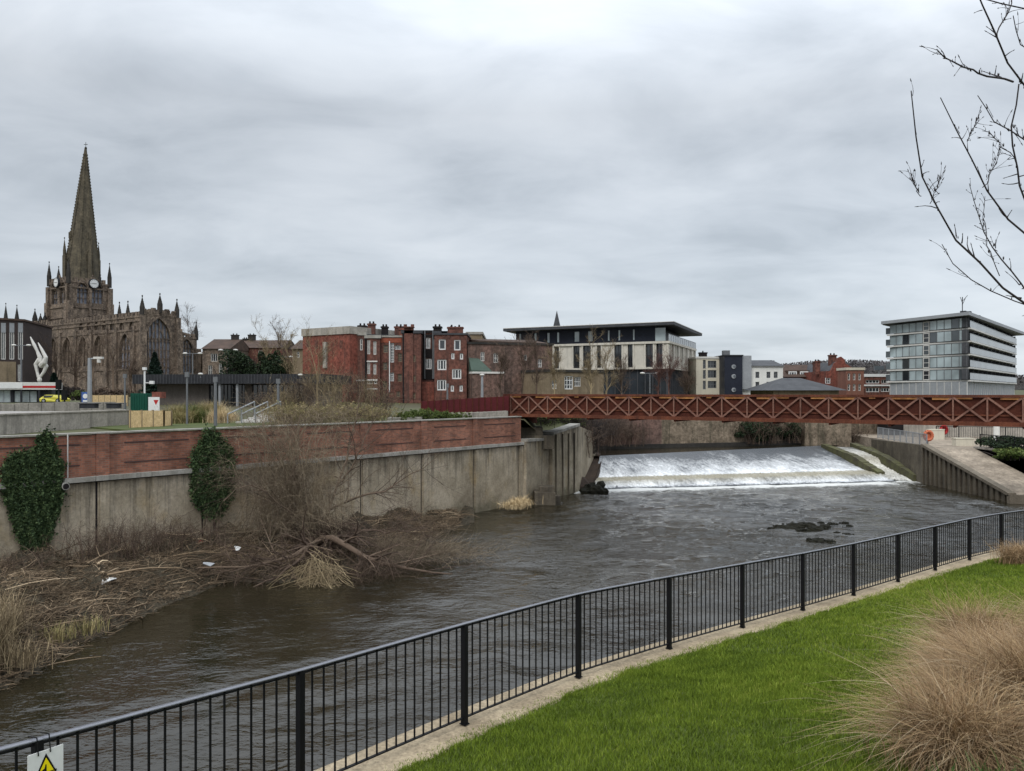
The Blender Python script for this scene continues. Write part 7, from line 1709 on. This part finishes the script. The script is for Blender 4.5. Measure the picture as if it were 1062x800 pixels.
# bare birch like trees behind the parapet
tree('bare_tree', 'pale forked young bare tree in front of the red brick block', V([*xz(331, 42), 5.1]), 3.9, .07, .3, 40, 1.1, 'twig_tan', 5, grp, forks=3, rmin=.005, up=.7)
for i, (px, d, h, l) in enumerate(((276, 47, 1.6, 'thin bare shrub standing behind the steps'), (300, 46, 1.9, 'bare multi stemmed shrub before the low dark building'), (316, 46, 2.3, 'bare multi stemmed shrub left of the pale forked tree'), (345, 46, 2.6, 'taller bare shrub right of the pale forked tree'), (362, 48, 2.4, 'bare shrub before the narrow brown brick back'), (380, 49, 2.2, 'bare shrub before the white sash windows'), (398, 50, 1.7, 'bare shrub before the latticed stair window'), (287, 45, 1.4, 'low bare shrub beside the right hand step rail'))):
    shrub('bare_shrub', l, V([*xz(px, d), 5.15]), 34, h, 1.0, 'twig_tan' if i % 2 else 'twig_brown', .016, 6, .4, 'bare shrubs behind the parapet', 0, seed=100+i, basew=.4, rmin=.006, tw2=3)
# bare trees before the church
for i, (px, d, h, l) in enumerate(((58, 112, 5.5, 'wide dark bare tree before the left part of the church'), (78, 112, 6.5, 'leaning bare tree with thick limbs below the blind arches'), (98, 110, 5.5, 'bare tree before the church wall, right of the leaning one'), (118, 108, 6, 'bare tree below the traceried south window'), (136, 105, 4.5, 'small bare tree left of the dark fir'), (172, 118, 4, 'small bare tree under the great east window'))):
    tree('churchyard_tree', l, V([*xz(px, d), 6.2]), h, .22, .2, 30, 3.0, 'twig_brown', 140+i, 'bare churchyard trees', forks=4, rmin=.013, spread=1.2, up=.25, n2=5)
tree('bare_tree', 'pale bare tree rising behind the church chapel', V([*xz(196, 170), 7]), 12.5, .2, .5, 50, 2.6, 'twig_brown', 151, forks=3, rmin=.018)
tree('bare_tree', 'bare round crowned tree above the distant roofs, left of the red block', V([*xz(291, 150), 7]), 10.2, .2, .5, 50, 2.2, 'twig_brown', 152, forks=3, rmin=.016)
tree('bare_tree', 'brown bare tree between the distant roofs and the bushes', V([*xz(277, 130), 7]), 7.5, .2, .4, 50, 2.2, 'twig_tan', 153, forks=3, rmin=.016)
# fir by the church
def conifer(label, px, yt, d, rad, seed):
    g = np.random.default_rng(seed); b = V([*xz(px, d), 6.0]); zt = at(px, yt, d)[2]; h = zt-b[2]
    e = empty('fir_tree', b, label, 'tree'); c = Cat(); c.add(tubes(resample([b, b+V([0, 0, h])], 5)[None], np.linspace(.14, .03, 5)[None], 6)); c.build('trunk', 'twig_dark', e)
    n = 7500; t = g.uniform(0.08, 1, n)**.9; lay = np.floor(t*13)/13; r = (1-t)*rad*(.55+.45*((t*13) % 1 < .6))*g.uniform(.3, 1, n)**.5+.03; a = g.uniform(0, 6.28, n)
    r = r*(1+.25*np.sin(a*5+lay*17)); C = b+np.c_[np.cos(a)*r, np.sin(a)*r, t*h-r*.25]
    c = Cat(); c.add(cards(C, .13, g, aspect=1.6), g.uniform(0, 1, n), 4); c.build('foliage', 'fir', e)
conifer('dark pointed fir tree before the great east window', 160.5, 366, 85, 1.75, 8)
conifer('small dark fir at the left of the churchyard trees', 56, 388, 88, 1.2, 9)
def bushmass(name, label, px, d, zb, rx, rz, n, mat, seed, group=None, ls=.11, cat='bush', twm='twig_dark', ry=None, sr=.05):
    g = np.random.default_rng(seed); b = V([*xz(px, d), zb]); e = empty(name, b, label, cat, group); ry = ry or rx*.8
    P, Rr = stems(b, 26, rz*1.7, rx*.8, g, sr, 6, .1, rx*.25); c = Cat(); addb(c, P, Rr, 4, 0, 1, g); c.build('stems', twm, e)
    nc = 26; cc = g.normal(size=(nc, 3)); cc /= np.linalg.norm(cc, axis=1, keepdims=True); cc *= g.uniform(.35, .85, nc)[:, None]; k = g.integers(0, nc, n)
    q = g.normal(size=(n, 3)); q /= np.linalg.norm(q, axis=1, keepdims=True); C = cc[k]+q*(g.uniform(.16, .38, nc)[k]*g.uniform(.6, 1, n)**.4)[:, None]
    C = b+V([0, 0, rz])+C*V([rx, ry, rz]); C = C[C[:, 2] > zb]
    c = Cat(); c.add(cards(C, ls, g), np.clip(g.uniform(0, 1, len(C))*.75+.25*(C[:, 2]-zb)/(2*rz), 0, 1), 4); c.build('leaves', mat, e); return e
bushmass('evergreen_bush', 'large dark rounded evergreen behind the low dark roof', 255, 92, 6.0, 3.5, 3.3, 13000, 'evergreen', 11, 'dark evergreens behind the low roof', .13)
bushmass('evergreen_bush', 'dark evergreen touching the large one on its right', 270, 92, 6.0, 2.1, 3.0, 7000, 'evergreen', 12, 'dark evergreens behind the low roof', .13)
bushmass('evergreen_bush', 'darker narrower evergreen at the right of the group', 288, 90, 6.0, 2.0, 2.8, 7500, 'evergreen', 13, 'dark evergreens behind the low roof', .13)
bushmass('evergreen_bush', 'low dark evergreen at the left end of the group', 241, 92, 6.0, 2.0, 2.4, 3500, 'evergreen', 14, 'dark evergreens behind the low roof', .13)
tree('bare_tree', 'thin bare tree against the left edge of the red block', V([*xz(300, 80), 6.0]), 4.4, .12, .3, 40, 1.6, 'twig_tan', 154, forks=3, rmin=.014)
for i_, (px_, rx_, rz_, l_) in enumerate(((62, 1.6, 1.0, 'dark leafless thicket at the church foot beside the sculpture'), (74, 1.5, .8, 'low dark thicket right of the one beside the sculpture'), (104, 1.8, .7, 'low brown thicket behind the tan hoarding'), (124, 1.6, .7, 'low brown thicket left of the green container'))):
    bushmass('thicket', l_, px_, 90, 5.9, rx_, rz_, 2600, 'twig_dark' if i_ < 2 else 'twig_brown', 330+i_, 'thickets at the church foot', .09)
bushmass('green_mound', 'small bright green bush before the churchyard trees', 82, 75, 6.0, 1.1, .5, 1800, 'green_shrub', 15, None, .08)
# trees behind the bridge
for i, (px, d, h, m, l) in enumerate(((520, 78, 4.0, 'twig_brown', 'bare creeper tree against the old block, left'), (540, 77, 5.4, 'twig_brown', 'bare tree against the middle of the old creeper block'), (556, 76, 5.0, 'twig_brown', 'bare tree at the right end of the old creeper block'), (575, 77, 3.6, 'twig_tan', 'pale bare tree left of the large white framed window'), (612, 77, 3.6, 'twig_tan', 'tan bare tree right of the large white framed window'), (628, 78, 3.4, 'twig_tan', 'tan bare tree below the cream panels of the modern block'), (645, 79, 2.7, 'twig_brown', 'bare tree before the dark lower storey of the modern block'), (682, 80, 3.3, 'twig_red', 'reddish bare tree before the corner of the modern block'), (694, 80, 3.0, 'twig_red', 'smaller reddish bare tree at the corner of the modern block'), (712, 82, 1.7, 'twig_brown', 'low bare tree just left of the cream building'))):
    tree('bank_tree', l, V([*xz(px, d), 5.8]), h, .09, .15, 46, 1.5, m, 160+i, 'bare trees along the top of the far wall', forks=4, rmin=.012, up=.6, spread=.8)
for i, (px, d, l) in enumerate(((553, 54, 'bare brown shrub under the left end of the bridge'), (566, 55, 'bare shrub beyond the quay corner under the bridge'), (583, 56, 'bare shrub over the sheet piled corner'), (596, 57, 'bare shrub behind the last timber fender'))):
    shrub('bare_bush', l, V([*xz(px, d), 3.9]), 60, 1.6, .9, 'twig_dark', .018, 6, .4, 'bare bushes by the weir', .2, seed=300+i, basew=.5, rmin=.009, tw2=2.5, nleaf=900, lsize=.06, lmat='green_shrub')
# big bare bush in the corner left of the weir, ivy and scrub along the far wall
for i, (px, d, zb, h, s_, n, l) in enumerate(((612, 61, 2.0, 3.0, 1.8, 120, 'large tangled bare bush in the corner left of the weir'), (633, 66, 2.2, 2.6, 1.6, 90, 'bare bush against the far wall behind the weir crest'), (601, 57, 2.0, 2.6, 1.0, 60, 'bare bush hard against the end of the quay wall'), (655, 68.5, 2.0, 2.0, 1.2, 50, 'thin bare bush on the far wall footing'), (880, 74, 1.9, 1.6, 1.3, 50, 'bare scrub at the far wall above the chute'))):
    shrub('bare_bush', l, V([*xz(px, d), zb]), n, h, s_, 'twig_brown' if i else 'twig_dark', .022, 6, .4, 'bare bushes by the weir', .3, seed=200+i, basew=.5, rmin=.009, tw2=2.5)
mb = MB(); mb.prism([(4.3, 53.2), (5.6, 54.2), (6.6, 58), (7.2, 61.2), (7.0, 67), (3.5, 67), (3.5, 55)], -.5, [.25, .2, 1.2, 1.7, 2.3, 3.2, 2.2]); tag(mb.build('weir_bank', 'soil'), 'dark earth bank between the quay corner and the weir', kind='structure')
for i in range(7):
    p = on(608+i*3, 512-(i % 3)*3, .05); mb = MB(); mb.blob((p[0], p[1]+.3, .1), (.4, .35, .3+.1*(i % 2)), seed=50+i, n=8, mm=5); tag(mb.build('bank_rock', 'wet_rock'), nth(i, 7, 'wet stone at the left foot of the weir'), 'rock', 'stones at the foot of the weir')
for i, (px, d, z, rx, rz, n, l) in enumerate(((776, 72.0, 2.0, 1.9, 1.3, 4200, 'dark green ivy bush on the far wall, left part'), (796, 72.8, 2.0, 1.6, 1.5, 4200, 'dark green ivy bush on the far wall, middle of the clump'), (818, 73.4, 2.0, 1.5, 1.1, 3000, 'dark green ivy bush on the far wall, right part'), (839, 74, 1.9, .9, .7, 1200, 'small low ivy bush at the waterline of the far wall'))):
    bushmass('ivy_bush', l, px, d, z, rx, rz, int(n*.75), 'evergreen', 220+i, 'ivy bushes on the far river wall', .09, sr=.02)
    shrub('wall_scrub', l.replace('dark green ivy bush', 'bare scrub tangled in the ivy').replace('small low ivy bush', 'bare scrub beside the low ivy'), V([*xz(px+6, d-.3), z]), 40, rz*1.7, rx*.7, 'twig_brown', .016, 5, .4, 'scrub on the far river wall', .2, seed=400+i, basew=.5, rmin=.009)
bushmass('hedge', 'dark clipped hedge behind the railing above the slipway', 1050, 55.5, 2.62, 2.4, .55, 5200, 'evergreen', 230, None, .09, 'hedge', ry=3.5)
bushmass('green_mound', 'low green planting right of the hedge, above the slipway wall', 1052, 47.5, 2.62, 1.6, .4, 2600, 'green_shrub', 231, None, .08, 'bush')
# wooded hill on the skyline
xs = np.linspace(70, 380, 140); ys = np.linspace(380, 620, 30); gx, gy = np.meshgrid(xs, ys)
hz = 8+17*np.exp(-((gx-210)/90)**2)*np.sin(np.clip((gy-380)/240, 0, 1)*np.pi)**.8+G.normal(0, .9, gx.shape)
tag(npmesh('hill', np.c_[gx.ravel(), gy.ravel(), hz.ravel()], gridq(140, 30), 'hill_wood'), 'low brown wooded hill on the skyline', kind='structure')
n = 15000; x = G.uniform(90, 330, n); y = G.uniform(390, 520, n); z = np.array(8+17*np.exp(-((x-210)/90)**2)*np.sin(np.clip((y-380)/240, 0, 1)*np.pi)**.8)
c = Cat(); C = np.c_[x, y, z+G.uniform(0, 2.6, n)]; c.add(cards(C, .7, G), G.uniform(0, 1, n), 4); tag(c.build('hillside_wood', 'hill_twig'), 'bare far off woodland covering the skyline hill', 'woodland', kind='stuff')

# ------------------------------------------------------------------ near plants: sedge mounds, strap leaves
g5 = np.random.default_rng(77)
def lawnz(x, y):
    d2 = (FL[:, 0]-x)**2+(FL[:, 1]-y)**2; i = int(np.argmin(d2)); n_ = (V([x, y])-FL[i, :2])@FN[i]; return float(bankpt(dsn[i], n_)[2])
sed = [(5.6, 9.2, 3600, .72, .85, 'tawny sedge mound rising highest on the upper lawn edge'), (3.8, 6.15, 4200, .62, .8, 'tawny sedge mound filling the gap behind the nearest one'), (4.45, 6.95, 4200, .6, .8, 'tawny sedge mound on the lawn edge, third from the camera'), (5.1, 8.2, 3800, .55, .8, 'tawny sedge mound on the upper lawn edge'), (5.5, 6.6, 4000, .8, .85, 'tall tawny sedge mound in the heart of the planting'), (3.25, 5.55, 5200, .62, .80, 'tawny sedge mound nearest the camera, spilling over the lawn'), (4.35, 6.3, 5200, .72, .85, 'tawny sedge mound behind and right of the nearest one'), (4.9, 5.2, 4200, .80, .8, 'tall tawny sedge mound at the lower right corner'), (4.55, 7.5, 4200, .55, .75, 'tawny sedge mound at the upper left of the planting'), (5.75, 7.6, 4600, .72, .85, 'tawny sedge mound in the middle of the right edge'), (6.6, 9.0, 3600, .62, .8, 'farthest tawny sedge mound of the planting'), (3.9, 4.5, 3600, .62, .7, 'tawny sedge mound cut by the bottom right corner'), (6.4, 6.6, 3600, .8, .8, 'tawny sedge mound mostly beyond the right edge')]
for x, y, n, h, s_, l in sed:
    b = V([x, y, lawnz(x, y)]); o = tuft('sedge_mound', l, b, int(n*.72), h, s_*1.1, 'sedge', .0027, g5, 'tawny sedge mounds on the lawn edge', lean=(-.12, -.25), bw=.17, K=8, arch=1.35)
    q = tuft('long_blades', None, b, 260, h*1.12, s_*1.5, 'sedge_pale', .0030, g5, None, lean=(-.2, -.3), bw=.14, K=10, arch=1.75, cat=None); q.parent = o; q.location = (0, 0, 0)
x, y = 12.3, 18.6; tuft('sedge_mound', 'small tawny sedge mound at the far end of the railing', V([x, y, lawnz(x, y)]), 2200, .5, .55, 'sedge', .004, g5, 'tawny sedge mounds on the lawn edge', bw=.2, K=7, arch=1.3)
x, y = 13.6, 18.3; tuft('sedge_mound', 'greenish sedge mound beyond the small far one, at the right edge', V([x, y, lawnz(x, y)]), 2000, .6, .7, 'dry_grass', .004, g5, 'tawny sedge mounds on the lawn edge', bw=.2, K=7, arch=1.3)
for i, (x, y, l) in enumerate(((3.0, 4.75, 'green strap leaved tuft under the sedge at the bottom edge'), (3.45, 4.7, 'green strap leaved tuft right of the other at the bottom edge'), (2.75, 4.7, 'small green tuft at the left foot of the nearest sedge'))):
    tuft('strap_leaf_plant', l, V([x, y, lawnz(x, y)]), 160, .26, .22, 'strap_leaf', .009, g5, 'green tufts under the sedge', bw=.10, arch=.9, cat='plant')

# ------------------------------------------------------------------ bare tree at the upper right, trunk just outside the frame
e_base = V([7.6, 5.9]); zb = lawnz(*e_base)
e = empty('overhanging_tree', (e_base[0], e_base[1], zb), 'bare near tree with budding branches reaching in from the right', 'tree')
tk = [(*e_base, zb), (7.55, 5.9, zb+1.6), (7.4, 5.8, CZ+.3), (7.2, 5.7, CZ+2.4), (6.9, 5.6, CZ+4.6), (6.5, 5.5, CZ+6.5)]
D0 = 5.0
def br(pts, d0, d1, ra, rb, K=14):
    P = []
    m = len(pts)
    for i, (px, py) in enumerate(pts): P.append(at(px, py, d0+(d1-d0)*i/(m-1)))
    return resample(P, K), np.linspace(ra, rb, K)
bl = [  # from the trunk inwards
 br([(1560, 420), (1300, 370), (1150, 345), (1062, 315), (1040, 297), (1015, 274), (985, 238), (964, 212), (953, 178), (948, 140), (946, 93)], 5.8, 4.6, .035, .0035, 22),
 br([(1560, 380), (1300, 330), (1150, 290), (1062, 251), (1040, 221), (1019, 195), (1010, 174), (1002, 147), (989, 123), (976, 102)], 5.8, 5.0, .035, .0035, 20),
 br([(1540, 330), (1300, 240), (1150, 160), (1062, 102), (1051, 83), (1045, 59), (1035, 38), (1023, 21), (1011, 0), (1000, -30)], 5.7, 4.8, .035, .005, 20),
 br([(1051, 85), (1036, 79), (1010, 76), (989, 66), (971, 52)], 4.9, 4.5, .010, .004, 10),
 br([(1053, 89), (1051, 140), (1053, 170), (1059, 196), (1068, 225), (1090, 262)], 4.95, 5.2, .006, .011, 10),
 br([(1150, 170), (1062, 145), (1040, 134), (1025, 119), (1014, 98)], 5.3, 5.0, .010, .003, 10),
 br([(1300, 366), (1150, 348), (1062, 318), (1032, 302), (1006, 293), (991, 281), (976, 254)], 5.8, 5.1, .010, .003, 14),
 br([(1100, 345), (1062, 306), (1049, 281), (1027, 251), (1013, 221), (1006, 191)], 5.5, 5.2, .010, .0025, 12),
 br([(1560, 200), (1300, 60), (1150, 20), (1062, 15), (1040, 8), (1020, -2), (1000, -8)], 5.7, 5.0, .018, .004, 12),
 br([(1150, 60), (1075, 60), (1058, 48), (1052, 34), (1054, 16)], 5.3, 5.0, .007, .003, 10),
 br([(1035, 38), (1043, 18), (1049, 0), (1055, -20)], 4.82, 4.9, .006, .003, 8),
 br([(1019, 195), (1030, 172), (1037, 156)], 5.1, 5.0, .004, .002, 8), br([(1002, 147), (1010, 134), (1015, 121)], 5.1, 5.0, .004, .0025, 8),
 br([(964, 212), (972, 195), (976, 181)], 4.75, 4.7, .003, .0018, 8), br([(956, 205), (948, 192), (944, 180)], 4.72, 4.7, .003, .0018, 8),
 br([(1055, 170), (1040, 150), (1030, 142), (1021, 135)], 5.0, 4.9, .004, .002, 8), br([(1040, 285), (1024, 262), (1020, 235), (1021, 205)], 5.3, 5.2, .004, .002, 10)]
c = Cat(); TP = resample(tk, 14)[None]; c.add(tubes(TP, np.linspace(.13, .05, 14)[None], 10)); c.build('trunk', 'bark_near', e, smooth=True)
c = Cat(); gb = np.random.default_rng(5)
for P, r in bl:
    P = P+gb.normal(0, .008, P.shape); c.add(tubes(P[None], r[None]*np.interp(r, [.003, .012, .035], [.85, .58, .42])[None], 6), gb.uniform(0, 1, 1), len(r)*6)
ups = [(TP[0][k:k+1], 0) for k in (7, 9, 11, 12)]
gg = np.random.default_rng(9)
P1, R1 = twigs_from(TP[:, 5:], np.linspace(.08, .05, 9)[None], 16, 2.0, gg, K=9, up=.5, spread=1.0, lo=0, rmin=.012, rk=.35)
P1 = P1[(P1[:, -1, 0]/P1[:, -1, 1]) > .75]; R1 = R1[:len(P1)]
addb(c, P1, R1, 5, 0, 1, gg); P2, R2 = twigs_from(P1, R1, 90, .7, gg, K=6, up=.3, rmin=.003)
ok = (P2[:, :, 0]/P2[:, :, 1]).min(1) > .68; addb(c, P2[ok], R2[ok], 4, 0, 1, gg); c.build('branches', 'bark_near', e, smooth=True)
# short spurs and buds
c = Cat(); mbq = []
for P, r in bl:
    k = int(len(P)*1.6); A = []
    PB = P[None]; RB = r[None]; Q, q = twigs_from(PB, RB, k, .09, gb, K=4, up=.5, spread=1.1, lo=.15, rmin=.0018, rk=.5); addb(c, Q, q, 4, 0, 1, gb)
    tip = Q[:, -1]; bud = np.stack([tip-(Q[:, -1]-Q[:, -2])*.2, tip, tip+(Q[:, -1]-Q[:, -2])*.45], 1); addb(c, bud, np.tile(V([.0015, .0032, .001]), (len(bud), 1)), 5, 0, .6, gb)
    i = gb.integers(2, len(P)-1, k); on_ = P[i]+gb.normal(0, .003, (k, 3)); bud = np.stack([on_, on_+V([0, 0, .008]), on_+V([0, 0, .02])], 1)+0; addb(c, bud, np.tile(V([.0015, .003, .001]), (k, 1)), 5, 0, .6, gb)
c.build('spurs', 'bark_near', e)
